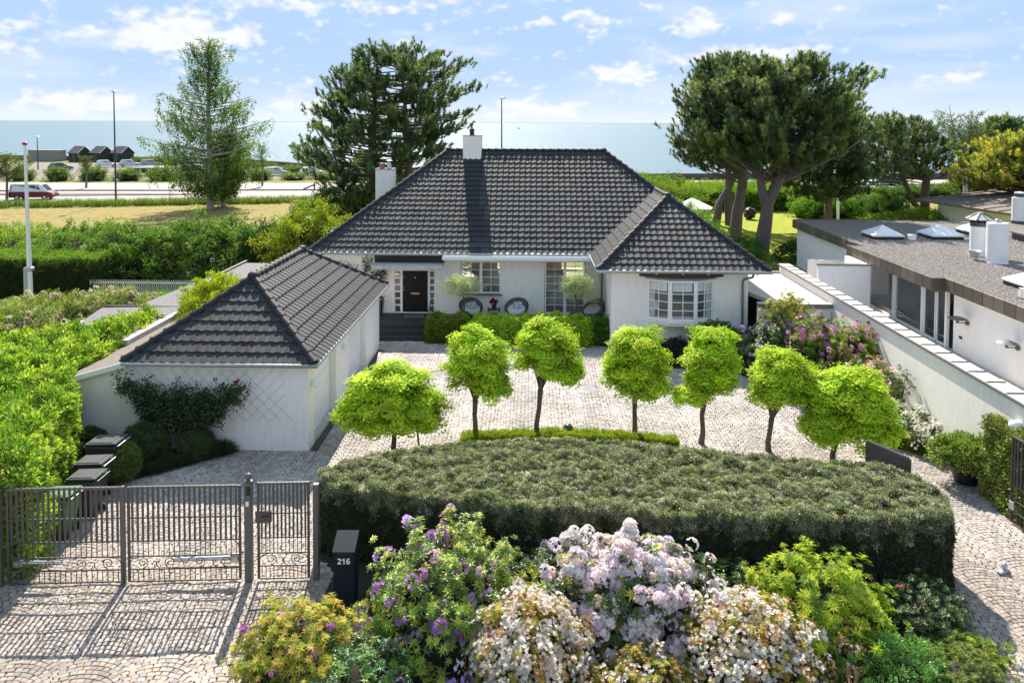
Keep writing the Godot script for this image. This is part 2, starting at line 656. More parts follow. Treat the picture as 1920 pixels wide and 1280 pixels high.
func clump(count: int, radius: Vector3, ln: float, wd: float, out: float, lift: float, shade := 0.25, four := false, level := 1.0) -> Shape:
	var s := Shape.new()
	for i in count:
		var p := rdir() * pow(rng.randf(), 0.4)
		var d := (p * out + rdir() * 0.7 + Vector3.UP * lift).normalized()
		d = (d * Vector3(1, level, 1)).normalized()
		var u := (Vector3.UP + rdir() * 0.8 * sqrt(level)).normalized()
		if absf(d.dot(u)) > 0.95:
			u = Vector3.RIGHT
		var k := 1.0 + rng.randf_range(-shade, shade)
		s.colour = Color(k, k, k)
		var q := rng.randf_range(0.7, 1.25)
		if four:
			leaf(s, p * radius, d, u, ln * q, wd * q)
		else:
			leaf2(s, p * radius, d, u, ln * q, wd * q)
	return s


func make_leaf_meshes() -> void:
	L.small = clump(26, Vector3(0.085, 0.075, 0.085), 0.045, 0.026, 0.8, 0.4).mesh()
	L.flat = clump(34, Vector3(0.075, 0.05, 0.075), 0.036, 0.022, 0.8, 0.1, 0.4, false, 0.55).mesh()
	L.tiny = clump(30, Vector3(0.07, 0.06, 0.07), 0.028, 0.018, 0.8, 0.5).mesh()
	L.laurel = clump(14, Vector3(0.12, 0.10, 0.12), 0.105, 0.045, 0.6, 0.8, 0.2, true).mesh()
	L.broad = clump(22, Vector3(0.24, 0.18, 0.24), 0.15, 0.08, 0.7, 0.3).mesh()
	L.far = clump(26, Vector3(0.42, 0.32, 0.42), 0.22, 0.13, 0.7, 0.2).mesh()
	L.olive = clump(26, Vector3(0.11, 0.10, 0.11), 0.06, 0.014, 1.0, 0.2).mesh()
	L.rose = clump(16, Vector3(0.13, 0.11, 0.13), 0.075, 0.05, 0.6, 0.1).mesh()
	# maple: layered sprays of toothed leaves hanging from their stalks
	var s := Shape.new()
	for i in 22:
		var a := rng.randf() * TAU
		var r := 0.19 * sqrt(rng.randf())
		var p := Vector3(cos(a) * r, rng.randf_range(-0.05, 0.05) - r * 0.25, sin(a) * r)
		var d := Vector3(cos(a), rng.randf_range(-0.7, 0.1), sin(a)).normalized()
		var k := rng.randf_range(0.8, 1.2)
		s.colour = Color(k, k, k)
		var ln := rng.randf_range(0.055, 0.085)
		for e in [-0.7, 0.0, 0.7]:
			leaf2(s, p, d.rotated(Vector3.UP, e), Vector3.UP, ln * (1.0 if e == 0.0 else 0.75), ln * 0.42, 0.1)
	L.maple = s.mesh()
	# rhododendron whorl: long leaves round one bud
	s = Shape.new()
	for ring in 2:
		for i in 7:
			var a := TAU * (i + 0.5 * ring) / 7.0 + rng.randf_range(-0.2, 0.2)
			var up := 0.15 if ring == 0 else 0.75
			var d := Vector3(cos(a), up + rng.randf_range(-0.15, 0.2), sin(a)).normalized()
			var k := rng.randf_range(0.85, 1.2) * (0.85 if ring == 0 else 1.15)
			s.colour = Color(k, k, k)
			leaf(s, Vector3(0, 0.02 * ring, 0), d, Vector3.UP, rng.randf_range(0.10, 0.135) * (1.0 if ring == 0 else 0.8), 0.029, 0.2, 0.18)
	L.whorl = s.mesh()
	# flower truss: a dome of open flowers
	s = Shape.new()
	for i in 15:
		var d := rdir()
		d.y = absf(d.y) * 0.9 + 0.05 if rng.randf() < 0.85 else d.y
		d = d.normalized()
		var p := d * Vector3(0.075, 0.07, 0.075)
		var x := d.cross(Vector3.UP if absf(d.y) < 0.9 else Vector3.RIGHT).normalized()
		var y := d.cross(x)
		for k in 5:
			var a := TAU * k / 5.0 + rng.randf()
			var o := x * cos(a) + y * sin(a)
			var q := rng.randf_range(0.86, 1.08)
			s.colour = Color(q, q * 0.98, q)
			leaf2(s, p - d * 0.012, (o + d * 0.55).normalized(), d, 0.045, 0.036, 0.1)
	L.truss = s.mesh()
	# azalea: small loose flowers
	s = Shape.new()
	for i in 9:
		var p := rdir() * 0.07
		p.y = absf(p.y)
		var d := (rdir() + Vector3.UP * 1.2).normalized()
		var x := d.cross(Vector3.RIGHT).normalized()
		var y := d.cross(x)
		for k in 5:
			var a := TAU * k / 5.0
			var q := rng.randf_range(0.86, 1.08)
			s.colour = Color(q, q, q)
			leaf2(s, p, (x * cos(a) + y * sin(a) + d * 0.4).normalized(), d, 0.034, 0.022, 0.1)
	L.azalea = s.mesh()
	# pine shoot: a brush of needles
	s = Shape.new()
	for i in 54:
		var h := rng.randf()
		var a := rng.randf() * TAU
		var d := Vector3(cos(a), 0.35 + 1.0 * h, sin(a)).normalized()
		var k := rng.randf_range(0.7, 1.25)
		s.colour = Color(k, k, k)
		var p := Vector3(0, h * 0.34, 0)
		var side := d.cross(Vector3.UP).normalized() * 0.022
		var tip := p + d * rng.randf_range(0.16, 0.24)
		s.tri(p - side, p + side, tip)
	L.pine = s.mesh()
	# birch: hanging strings of small leaves
	s = Shape.new()
	for i in 30:
		var y := -1.7 * rng.randf()
		var d := (rdir() + Vector3.DOWN * 0.8).normalized()
		var k := rng.randf_range(0.7, 1.3)
		s.colour = Color(k, k, k)
		leaf2(s, Vector3(rng.randf_range(-0.16, 0.16), y, rng.randf_range(-0.16, 0.16)), d, rdir(), 0.17, 0.12, 0.15)
	L.birch = s.mesh()
	# grass tuft
	s = Shape.new()
	for i in 12:
		var a := rng.randf() * TAU
		var b := Vector3(cos(a), 0, sin(a))
		var p := b * 0.05 * rng.randf()
		var side := b.cross(Vector3.UP) * 0.007
		var h := rng.randf_range(0.6, 1.0)
		var k := rng.randf_range(0.75, 1.25)
		s.colour = Color(k, k, k)
		s.quad(p - side, p + side, p + b * 0.05 * h + side * 0.7 + Vector3.UP * 0.6 * h, p + b * 0.05 * h - side * 0.7 + Vector3.UP * 0.6 * h)
		s.tri(p + b * 0.05 * h - side * 0.7 + Vector3.UP * 0.6 * h, p + b * 0.05 * h + side * 0.7 + Vector3.UP * 0.6 * h, p + b * 0.16 * h + Vector3.UP * h)
	L.grass = s.mesh()


func put(p: Vector3, up: Vector3, size: float) -> Transform3D:  # y axis along up, random spin
	up = up.normalized()
	var x := up.cross(Vector3.RIGHT if absf(up.x) < 0.8 else Vector3.FORWARD).normalized().rotated(up, rng.randf() * TAU)
	return Transform3D(Basis(x, up, x.cross(up)) .scaled(Vector3.ONE * size), p)


# hedge: a clipped body on a plan outline (Vector2 x, depth); leaves on top and sides over a dark core
func hedge(called: String, label: String, category: String, outline: Array, height: float, mesh: Mesh, m: Material, palette: Array, per_m2: float, size := 1.0, lump := 0.12, group := "", y0 := 0.0, core: Material = null, inset := 0.16, sides: Array = []) -> Node3D:
	var mid := Vector2.ZERO
	for p in outline:
		mid += p / outline.size()
	var o := thing(called, label, category, W(mid.x, y0, mid.y), 0.0, group)
	var pts := PackedVector2Array(outline)
	var inner := Geometry2D.offset_polygon(pts, -inset)
	var k := Shape.new()
	if inner.size():
		var ip := []
		for p in inner[0]:
			ip.append(Vector2(p.x - mid.x, -(p.y - mid.y)))
		k.slab(ip, 0.0, maxf(height - inset, 0.05))
		part("core_or_twigs", k, core if core else M.twig_core, o)
	var where := []
	var tints := []
	var lo := pts[0]
	var hi := pts[0]
	for p in pts:
		lo = lo.min(p)
		hi = hi.max(p)
	var count := int((hi.x - lo.x) * (hi.y - lo.y) * per_m2)
	for i in count:
		var p := Vector2(rng.randf_range(lo.x, hi.x), rng.randf_range(lo.y, hi.y))
		if not Geometry2D.is_point_in_polygon(p, pts):
			continue
		var h := height + lump * noise.get_noise_2d(p.x * 1.3, p.y * 1.3) + lump * 0.5 * noise.get_noise_2d(p.x * 4.0, p.y * 4.0 + 50.0) - absf(rng.randfn(0.0, 0.035))
		var edge := 9.0
		for e in pts.size():
			edge = minf(edge, Geometry2D.get_closest_point_to_segment(p, pts[e], pts[(e + 1) % pts.size()]).distance_to(p))
		if edge < 0.16:
			h -= (0.16 - edge) * (0.16 - edge) * 2.6
		where.append(put(W(p.x - mid.x, h, p.y - mid.y), Vector3.UP + rdir() * 0.55, size * rng.randf_range(0.8, 1.2)))
		tints.append(vary(pick(palette)))
	for e in pts.size():
		var a := pts[e]
		var b := pts[(e + 1) % pts.size()]
		var nn := Vector2((b - a).y, -(b - a).x).normalized()
		if Geometry2D.is_point_in_polygon((a + b) * 0.5 + nn * 0.02, pts):
			nn = -nn
		for i in int(a.distance_to(b) * height * per_m2):
			var q := a.lerp(b, rng.randf())
			var y := height * rng.randf()
			var off := lump * 0.7 * noise.get_noise_3d(q.x * 1.6, y * 1.6, q.y * 1.6) - absf(rng.randfn(0.0, 0.035))
			q += nn * off
			where.append(put(W(q.x - mid.x, y, q.y - mid.y), Vector3(nn.x, 0.5, -nn.y) + rdir() * 0.55, size * rng.randf_range(0.8, 1.2)))
			tints.append(vary(pick(sides if sides.size() and rng.randf() > smoothstep(0.60, 1.02, y / height + 0.16 * noise.get_noise_2d(q.x * 1.7, q.y * 1.7)) else palette)))  # the sides palette puts shade into the leaf colour below the top
	many("foliage", mesh, m, where, tints, o)
	return o


# bush: a lumpy dome; blooms: [mesh, material, palette, share, size]
func bush(called: String, label: String, category: String, at: Vector3, r: Vector3, mesh: Mesh, m: Material, palette: Array, per_m2: float, size := 1.0, lump := 0.16, blooms := [], group := "", low := -0.35, core: Material = null) -> Node3D:
	var o := thing(called, label, category, Vector3(at.x, at.y - r.y * absf(low), at.z), 0.0, group)
	var up := Vector3.UP * r.y * absf(low)
	var k := Shape.new()
	if per_m2 < 60.0 and r.x < 1.5:
		for i in 7:
			var e := rdir()
			e.y = absf(e.y) + 0.3
			k.tube([Vector3(e.x * 0.05, 0, e.z * 0.05), up * 0.6 + e * r * 0.4, up + e * r * 0.9], [0.018, 0.012, 0.005], 5, false)
	else:
		k.ball(up, r * 0.80, 8, 14, 0.05, at.x)  # solid dark ball fills the bush behind its leaves in place of twigs
	part("core_or_twigs", k, core if core else M.twig_core, o)
	var where := []
	var tints := []
	var sets := []
	for b in blooms:
		sets.append([[], []])
	var area := TAU * r.x * r.z * 0.5 + PI * (r.x + r.z) * r.y
	for i in int(area * per_m2):
		var d := rdir()
		if d.y < low:
			d.y = -d.y
		var f := 1.0 + lump * noise.get_noise_3dv(d * 2.4 + at) + lump * 0.5 * noise.get_noise_3dv(d * 6.0 + at * 2.0)
		var deep := absf(rng.randfn(0.0, 0.07))
		var p := up + d * r * (f - deep)
		var nn := (d / r).normalized()
		var g := rng.randf()
		var done := false
		for b in blooms.size():
			var share: float = blooms[b][3] * (0.35 + 1.3 * smoothstep(-0.25, 0.3, noise.get_noise_3dv(d * 3.1 + at + Vector3(5.0 * b, 0, 0))))
			if d.y > -0.1 and g < share:
				sets[b][0].append(put(p + nn * 0.05, nn + Vector3.UP * 0.5 + rdir() * 0.2, blooms[b][4] * rng.randf_range(0.8, 1.2)))
				sets[b][1].append(vary(pick(blooms[b][2]), 0.12, 0.06))
				done = true
				break
			g -= share
		if not done:
			where.append(put(p, nn + Vector3.UP * 0.7 + rdir() * 0.4, size * rng.randf_range(0.75, 1.25)))
			tints.append(vary(pick(palette)))
	many("foliage", mesh, m, where, tints, o)
	for b in blooms.size():
		if sets[b][0].size():
			many("blossoms" if b == 0 else "buds", blooms[b][0], blooms[b][1], sets[b][0], sets[b][1], o)
	return o


# ------------------------------------------------------------------ ground, road, sea
func setting() -> void:
	var s := Shape.new()
	s.slab(plan([Vector2(-600, -60), Vector2(600, -60), Vector2(600, 175), Vector2(300, 158), Vector2(88, 140.6), Vector2(62, 138.4), Vector2(20, 132.6), Vector2(-5, 136), Vector2(-44, 154.8), Vector2(-64, 172.8), Vector2(-91, 182), Vector2(-121, 186.5), Vector2(-600, 250)]), -0.02, -0.02)
	structure("ground", s, M.land)
	s = Shape.new()
	s.quad(W(-40000, -1.5, 100), W(40000, -1.5, 100), W(40000, -1.5, 60000), W(-40000, -1.5, 60000))
	structure("sea", s, M.sea)
	s = Shape.new()
	s.slab(plan([Vector2(-160, 58), Vector2(-61.6, 85.6), Vector2(-44.9, 89.7), Vector2(-27, 94), Vector2(0, 100), Vector2(30, 106), Vector2(60, 112), Vector2(100, 119), Vector2(260, 142), Vector2(260, 152), Vector2(120, 139), Vector2(60, 135.5), Vector2(20, 130), Vector2(-5, 127), Vector2(-31, 121), Vector2(-59, 118.5), Vector2(-84, 117.5), Vector2(-200, 112)]), 0.0, 0.0)
	structure("road", s, M.road)
	# kerbs and a narrow island between the lanes
	s = Shape.new()
	s.tube([W(-110, 0.03, 97), W(-66, 0.03, 104), W(-50, 0.03, 105.3), W(-30, 0.03, 107.6), W(-8, 0.03, 111), W(30, 0.03, 119), W(80, 0.03, 127)], [0.16], 4)
	structure("kerb", s, M.stone)
	s = Shape.new()
	s.slab(plan([Vector2(-66, 96.3), Vector2(-58, 97.6), Vector2(-46.5, 99.3), Vector2(-46, 99.9), Vector2(-55, 100.6), Vector2(-75, 99)]), 0.0, 0.13)
	structure("traffic_island", s, M.felt_brown)
	s = Shape.new()
	s.slab(plan([Vector2(-110, 50), Vector2(-46, 62), Vector2(-32, 63), Vector2(-18, 70), Vector2(-14, 90), Vector2(-27, 91), Vector2(-48.6, 84.6), Vector2(-59, 81.8), Vector2(-120, 65)]), -0.016, -0.008)
	structure("field", s, M.field)
	s = Shape.new()
	s.slab(plan([Vector2(13.5, 54), Vector2(19, 54), Vector2(40, 60), Vector2(40, 86), Vector2(26, 84.5), Vector2(14, 80)]), -0.016, -0.008)
	structure("lawn", s, M.lawn)
	s = Shape.new()
	s.slab(plan([Vector2(34, 79), Vector2(70, 66), Vector2(80, 102), Vector2(46, 96), Vector2(36, 86.5)]), -0.014, -0.004)
	structure("dry_lawn", s, M.field)
	s = Shape.new()
	s.slab(plan([Vector2(-160, 124), Vector2(-60, 125), Vector2(-44, 128), Vector2(-8, 132), Vector2(-6, 135), Vector2(-44, 152), Vector2(-62, 166), Vector2(-100, 172), Vector2(-160, 176)]), -0.012, 0.0)
	structure("parking_ground", s, M.gravel)
	s = Shape.new()
	s.slab(plan([Vector2(12.72, 17), Vector2(18.4, 17), Vector2(18.4, 41.3), Vector2(17.0, 41.3), Vector2(17.0, 44), Vector2(12.72, 44)]), -0.01, 0.02)  # unseen pale paving, added so green bounce does not tint the neighbour walls
	structure("bounce_paving", s, M.slab)
	# a low far shore
	s = Shape.new()
	for seg in [[2500.0, 9500.0, 15000.0, 60.0, 1], [11500.0, 20000.0, 16000.0, 105.0, 4]]:
		var steps := 28
		for i in steps:
			var xa: float = lerpf(seg[0], seg[1], float(i) / steps)
			var xb: float = lerpf(seg[0], seg[1], float(i + 1) / steps)
			var ha: float = seg[3] * sin(PI * pow(float(i) / steps, 0.8)) * (0.7 + 0.3 * noise.get_noise_2d(i * 0.3, seg[4])) + 1.0
			var hb: float = seg[3] * sin(PI * pow(float(i + 1) / steps, 0.8)) * (0.7 + 0.3 * noise.get_noise_2d((i + 1) * 0.3, seg[4])) + 1.0
			s.quad(W(xa, -3, seg[2]), W(xb, -3, seg[2]), W(xb, hb, seg[2] + 900), W(xa, ha, seg[2] + 900))
			s.quad(W(xa, ha, seg[2] + 900), W(xb, hb, seg[2] + 900), W(xb, -3, seg[2] + 2500), W(xa, -3, seg[2] + 2500))
	structure("coast_hills", s, M.coast)
	# taller grass along the road and the rough edge of the field
	var where := []
	var tints := []
	for i in 17000:
		var x := rng.randf_range(-110.0, -15.0)
		var near := 85.6 + (x + 61.6) * 0.245
		if x < -61.6:
			near = 85.6 + (x + 61.6) * 0.28
		var d := near - rng.randf_range(0.2, 3.7)
		if noise.get_noise_2d(x * 0.3, d * 0.5) < -0.55:
			continue
		where.append(put(W(x, 0, d), Vector3.UP + rdir() * 0.25, rng.randf_range(0.5, 1.15)))
		tints.append(vary(pick([Color(0.20, 0.30, 0.04), Color(0.28, 0.36, 0.06), Color(0.16, 0.24, 0.05), Color(0.38, 0.38, 0.14)])))
	tag(many("verge_grass", L.grass, M.grass, where, tints, self), "long green grass strip along the road edge beyond the dry field", "grass")
	where = []
	tints = []
	for i in 9000:
		var x := rng.randf_range(-75.0, -14.0)
		var d := rng.randf_range(62.0, 90.0)
		if noise.get_noise_2d(x * 0.12, d * 0.25) < 0.02 or d > 82.0 + (x + 59.0) * 0.26:
			continue
		where.append(put(W(x, -0.05, d), Vector3.UP + rdir() * 0.5, rng.randf_range(0.12, 0.3)))
		tints.append(vary(pick([Color(0.45, 0.38, 0.16), Color(0.38, 0.38, 0.12), Color(0.52, 0.42, 0.22)])))
	tag(many("field_stubble", L.grass, M.grass, where, tints, self), "short dry grass tufts over the mown field", "grass")


# ------------------------------------------------------------------ cobbles
func sett_mesh(seed_no: int) -> ArrayMesh:
	var r := RandomNumberGenerator.new()
	r.seed = seed_no
	var s := Shape.new()
	var hx := 0.0475
	var h := []
	for i in 4:
		h.append(Vector2(hx * r.randf_range(0.88, 1.04), hx * r.randf_range(0.88, 1.04)))
	var sg := [Vector2(-1, 1), Vector2(1, 1), Vector2(1, -1), Vector2(-1, -1)]
	var low := []
	var mid := []
	var top := []
	for i in 4:
		var q: Vector2 = h[i] * sg[i]
		low.append(Vector3(q.x, -0.05, q.y))
		mid.append(Vector3(q.x, 0.002, q.y))
		top.append(Vector3(q.x * 0.86, 0.010 + r.randf_range(0.0, 0.003), q.y * 0.86))
	for i in 4:
		var j := (i + 1) % 4
		s.quad(low[i], low[j], mid[j], mid[i])
		s.quad(mid[i], mid[j], top[j], top[i])
	var c := Vector3(0, 0.014, 0)
	for i in 4:
		s.tri(top[i], top[(i + 1) % 4], c)
	return s.mesh()


func courtyard() -> void:
	var s := Shape.new()
	var outline := [Vector2(-13.6, 9), Vector2(14.5, 9), Vector2(14.5, 16), Vector2(12.29, 17), Vector2(12.29, 33.5), Vector2(9.2, 34.2), Vector2(-11.9, 34.2), Vector2(-13.6, 20)]
	s.slab(plan(outline), -0.2, -0.006)
	var yard := structure("courtyard_paving", s, M.joint)
	var beds := [
		PackedVector2Array([Vector2(-4.3, 9), Vector2(-4.25, 16.0), Vector2(-4.9, 16.6), Vector2(-4.8, 17.6), Vector2(-3.9, 18.3), Vector2(-1.9, 18.9), Vector2(0.1, 19.2), Vector2(2.8, 19.0), Vector2(5.3, 18.3), Vector2(7.6, 17.5), Vector2(8.7, 16.9), Vector2(8.8, 15.2), Vector2(8.0, 13.9), Vector2(8.6, 9)]),
		PackedVector2Array([Vector2(-6.63, 22.0), Vector2(-14, 22), Vector2(-14, 33), Vector2(-6.63, 33)]),
		PackedVector2Array([Vector2(-14, 22), Vector2(-14, 16.5), Vector2(-11.9, 19.6), Vector2(-11.1, 19.95), Vector2(-10.1, 20.7), Vector2(-8.7, 22)]),
		PackedVector2Array([Vector2(12.3, 21.6), Vector2(11.9, 22.4), Vector2(10.6, 23.6), Vector2(9.8, 25.3), Vector2(9.2, 27), Vector2(8.2, 29.5), Vector2(5, 30.3), Vector2(4.9, 34), Vector2(12.3, 34)]),
		PackedVector2Array([Vector2(-4.55, 33.05), Vector2(4.9, 33.05), Vector2(4.9, 36), Vector2(-7.3, 36), Vector2(-7.3, 33.4), Vector2(-4.55, 33.4)]),
	]
	for i in beds.size():
		var soil := Shape.new()
		var p := []
		for q in beds[i]:
			p.append(Vector2(q.x, -q.y))
		if i == 1 or i == 4:
			continue
		soil.slab(p, -0.1, 0.022)
		structure("flower_bed", soil, M.soil)
	var meshes := []
	for i in 5:
		meshes.append(sett_mesh(100 + i))
	var where := [[], [], [], [], []]
	var tints := [[], [], [], [], []]
	var near := []
	var w := 1.26
	var rad := w / sqrt(2.0)
	var c0 := -13.5
	for col in 23:
		var cx := c0 + (col + 0.5) * w
		for row in range(0, 250):
			var dc := 8.2 + row * 0.104 - rad + rng.randf_range(-0.006, 0.006)
			for k in 11:
				var a := deg_to_rad(45.0 + 90.0 * (k + 0.5 + 0.25 * (row % 2) + rng.randf_range(-0.10, 0.10)) / 11.0)
				var x := cx + cos(a) * rad
				var d := dc + sin(a) * rad
				if d < 9.2 or d > 34.0 or x < -13.5 or x > 12.25 + maxf(0.0, (17.0 - d) * 1.5):
					continue
				var inside := false
				for b in beds:
					if Geometry2D.is_point_in_polygon(Vector2(x, d), b):
						inside = true
						break
				if inside:
					continue
				var kind := rng.randi() % 5
				var sink := 0.012 * noise.get_noise_2d(x * 0.7, d * 0.7) + rng.randf_range(-0.004, 0.004)
				var tilt := Basis.from_euler(Vector3(rng.randf_range(-0.045, 0.045), a - PI / 2.0 + rng.randf_range(-0.07, 0.07), rng.randf_range(-0.045, 0.045)))
				var g := rng.randf_range(0.93, 1.12)
				var tr := Transform3D(tilt.scaled_local(Vector3(1.25 * g, 1.0, 1.02)), W(x, sink, d))
				var tone := pick([Color(0.555, 0.495, 0.455), Color(0.605, 0.535, 0.485), Color(0.515, 0.475, 0.455), Color(0.43, 0.405, 0.40), Color(0.635, 0.565, 0.515), Color(0.52, 0.445, 0.40)])
				tone = vary(tone, 0.18, 0.04) * 0.85 * (1.0 + 0.16 * noise.get_noise_2d(x * 0.4, d * 0.4) + 0.08 * noise.get_noise_2d(x * 1.9, d * 1.9))
				# the approach by the gates carries browner stones
				tone = tone.lerp(Color(tone.r * 0.90, tone.g * 0.84, tone.b * 0.77), smoothstep(20.0, 15.0, d))
				var seen := d > 12.75 and (x < -3.9 and x > -0.67 * d and d < 15.1 and d > 13.15 or x > 7.8 and x < 0.66 * d and d < 15.2 and d > 13.2)
				if seen:
					near.append([d, tr, tone, kind])
				else:
					where[kind].append(tr)
					tints[kind].append(tone)
	near.sort_custom(func(p, q): return p[0] < q[0])
	var mats := []
	for i in 9:
		var m: StandardMaterial3D = M.sett.duplicate()
		m.vertex_color_use_as_albedo = false
		m.albedo_color = vary(pick([Color(0.47, 0.39, 0.32), Color(0.51, 0.42, 0.345), Color(0.44, 0.37, 0.325), Color(0.37, 0.325, 0.30)]), 0.16, 0.04).linear_to_srgb()
		mats.append(m)
	for i in near.size():
		if i < 298:
			var o := part("sett", meshes[near[i][3]], mats[rng.randi() % 9], yard)
			o.transform = near[i][1]
		else:
			where[near[i][3]].append(near[i][1])
			tints[near[i][3]].append(near[i][2])
	for k in 5:
		many("setts" if k == 0 else "setts_%03d" % k, meshes[k], M.sett, where[k], tints[k], yard)
	# gutter slab at the foot of the garage doors and two round covers
	s = Shape.new()
	s.box(W(-6.48, 0.0, 27.0), Vector3(0.22, 0.05, 10.0), 0.01)
	structure("drain_strip", s, M.black)
	var cov := thing("round_cover", "pale round stone cover set in the cobbles near the middle trees", "cover", W(2.05, 0.0, 27.6))
	s = Shape.new()
	s.lathe(Vector3.ZERO, [Vector2(0.40, -0.02), Vector2(0.40, 0.014), Vector2(0.37, 0.018), Vector2(0, 0.018)], 28)
	part("plate", s, M.concrete, cov)
	s = Shape.new()
	s.lathe(Vector3(0, 0.022, 0), [Vector2(0.48, -0.006), Vector2(0.48, -0.002), Vector2(0.42, -0.002)], 28)
	part("rim", s, M.concrete, cov)


# ------------------------------------------------------------------ roofs
func tile_tris(w: float, ln: float) -> Array:  # local x along the eave, y off the roof, -z up the slope
	var prof := []
	var n := 8
	for i in n + 1:
		var u := float(i) / n
		var y := 0.018 + 0.021 * cos(TAU * (u - 0.70)) + 0.006 * cos(2.0 * TAU * (u - 0.70))
		prof.append(Vector2(u * w, y))
	var t := []
	var lift := 0.042
	for i in n:
		var p: Vector2 = prof[i]
		var q: Vector2 = prof[i + 1]
		var a := Vector3(p.x, p.y + lift, 0.012)
		var b := Vector3(q.x, q.y + lift, 0.012)
		var a2 := Vector3(p.x, p.y, -ln)
		var b2 := Vector3(q.x, q.y, -ln)
		t.append([a, b, b2]); t.append([a, b2, a2])
		var al := Vector3(p.x, p.y + lift - 0.034, 0.006)
		var bl := Vector3(q.x, q.y + lift - 0.034, 0.006)
		t.append([al, bl, b]); t.append([al, b, a])
	# the raised side lap
	var e: Vector2 = prof[n]
	t.append([Vector3(e.x, e.y + lift, 0.012), Vector3(e.x, e.y + lift - 0.030, 0.010), Vector3(e.x, e.y - 0.020, -ln)])
	t.append([Vector3(e.x, e.y + lift, 0.012), Vector3(e.x, e.y - 0.020, -ln), Vector3(e.x, e.y, -ln)])
	return t


func shape_of(tris: Array) -> Shape:
	var s := Shape.new()
	for t in tris:
		s.tri(t[0], t[1], t[2])
	return s


func clip(tris: Array, edge_p: Vector2, edge_n: Vector2) -> Array:  # keep (x, -z) where n.(p - edge_p) >= 0
	var out := []
	for t in tris:
		var poly := []
		for i in 3:
			var a: Vector3 = t[i]
			var b: Vector3 = t[(i + 1) % 3]
			var da := edge_n.dot(Vector2(a.x, -a.z) - edge_p)
			var db := edge_n.dot(Vector2(b.x, -b.z) - edge_p)
			if da >= 0.0:
				poly.append(a)
			if (da >= 0.0) != (db >= 0.0):
				poly.append(a.lerp(b, da / (da - db)))
		for i in range(1, poly.size() - 1):
			out.append([poly[0], poly[i], poly[i + 1]])
	return out


# one roof plane: corners with the eave first; full tiles go to `full`, cut ones into `cut`
func roof_plane(corners: Array, tw: float, course: float, full: Array, cut: Shape, deck: Shape, phase := 0.0) -> void:
	var p0: Vector3 = corners[0]
	var p1: Vector3 = corners[1]
	var u := (p1 - p0).normalized()
	var c := Vector3.ZERO
	for p in corners:
		c += p / corners.size()
	var n := u.cross(c - p0).normalized()
	if n.y < 0.0:
		n = -n
	if u.cross(n).dot(c - p0) > 0.0:
		var s := p0
		p0 = p1
		p1 = s
		u = -u
	var v := -u.cross(n)
	var basis := Basis(u, n, -v)
	var uv := []
	for p in corners:
		uv.append(Vector2((p - p0).dot(u), (p - p0).dot(v)))
	var mid := Vector2((c - p0).dot(u), (c - p0).dot(v))
	var dk := []
	for p in corners:
		dk.append(p - n * 0.03)
	for i in range(1, dk.size() - 1):
		if (dk[i] - dk[0]).cross(dk[i + 1] - dk[0]).dot(n) > 0.0:
			deck.tri(dk[0], dk[i], dk[i + 1])
		else:
			deck.tri(dk[0], dk[i + 1], dk[i])
	var edges := []
	var lo := Vector2(1e9, 1e9)
	var hi := -lo
	for i in uv.size():
		var a: Vector2 = uv[i]
		var b: Vector2 = uv[(i + 1) % uv.size()]
		lo = lo.min(a)
		hi = hi.max(a)
		if absf(a.y) < 0.01 and absf(b.y) < 0.01:
			continue
		var m := Vector2(-(b - a).y, (b - a).x).normalized()
		if m.dot(mid - a) < 0.0:
			m = -m
		edges.append([a, m])
	var base := tile_tris(tw, course + 0.05)
	for r in range(int(ceil((hi.y + 0.02) / course))):
		var y := r * course - 0.05
		for k in range(int(floor(lo.x / tw)) - 1, int(ceil(hi.x / tw)) + 1):
			var x := (k + phase) * tw
			var inside := true
			var out := false
			for e in edges:
				var worst := 1e9
				var best := -1e9
				for q in [Vector2(x, y), Vector2(x + tw, y), Vector2(x, y + course + 0.05), Vector2(x + tw, y + course + 0.05)]:
					var d: float = e[1].dot(q - e[0])
					worst = minf(worst, d)
					best = maxf(best, d)
				if best <= 0.01:
					out = true
					break
				if worst < -0.02:
					inside = false
			if out:
				continue
			var tr := Transform3D(basis, p0 + u * x + v * y + n * rng.randf_range(-0.003, 0.003))
			if inside:
				full.append(tr)
			else:
				var t := base
				for e in edges:
					t = clip(t, e[0] - Vector2(x, y), e[1])
				var old := cut.t
				cut.t = tr
				for q in t:
					cut.tri(q[0], q[1], q[2])
				cut.t = old


func cap_mesh(ln: float, r: float) -> ArrayMesh:
	var s := Shape.new()
	var rings := []
	var sides := 9
	for st in [[0.0, 1.0, 0.0], [0.05, 1.22, 0.012], [0.085, 1.22, 0.012], [0.10, 1.05, 0.0], [ln, 0.92, -0.012]]:
		var ring := []
		for k in sides + 1:
			var a := PI * (-0.06 + 1.12 * k / sides)
			ring.append([Vector3(cos(a) * r * st[1], sin(a) * r * st[1] * 0.9 - 0.02 + st[2], -st[0]), Vector3(cos(a), sin(a), 0)])
		rings.append(ring)
	for i in rings.size() - 1:
		for k in sides:
			var a = rings[i][k]
			var b = rings[i][k + 1]
			var d = rings[i + 1][k + 1]
			var e = rings[i + 1][k]
			s.quad_n(a[0], e[0], d[0], b[0], a[1], e[1], d[1], b[1])
	for k in range(0, sides):
		s.tri(Vector3(0, 0, 0), rings[0][k][0], rings[0][k + 1][0])
	return s.mesh()


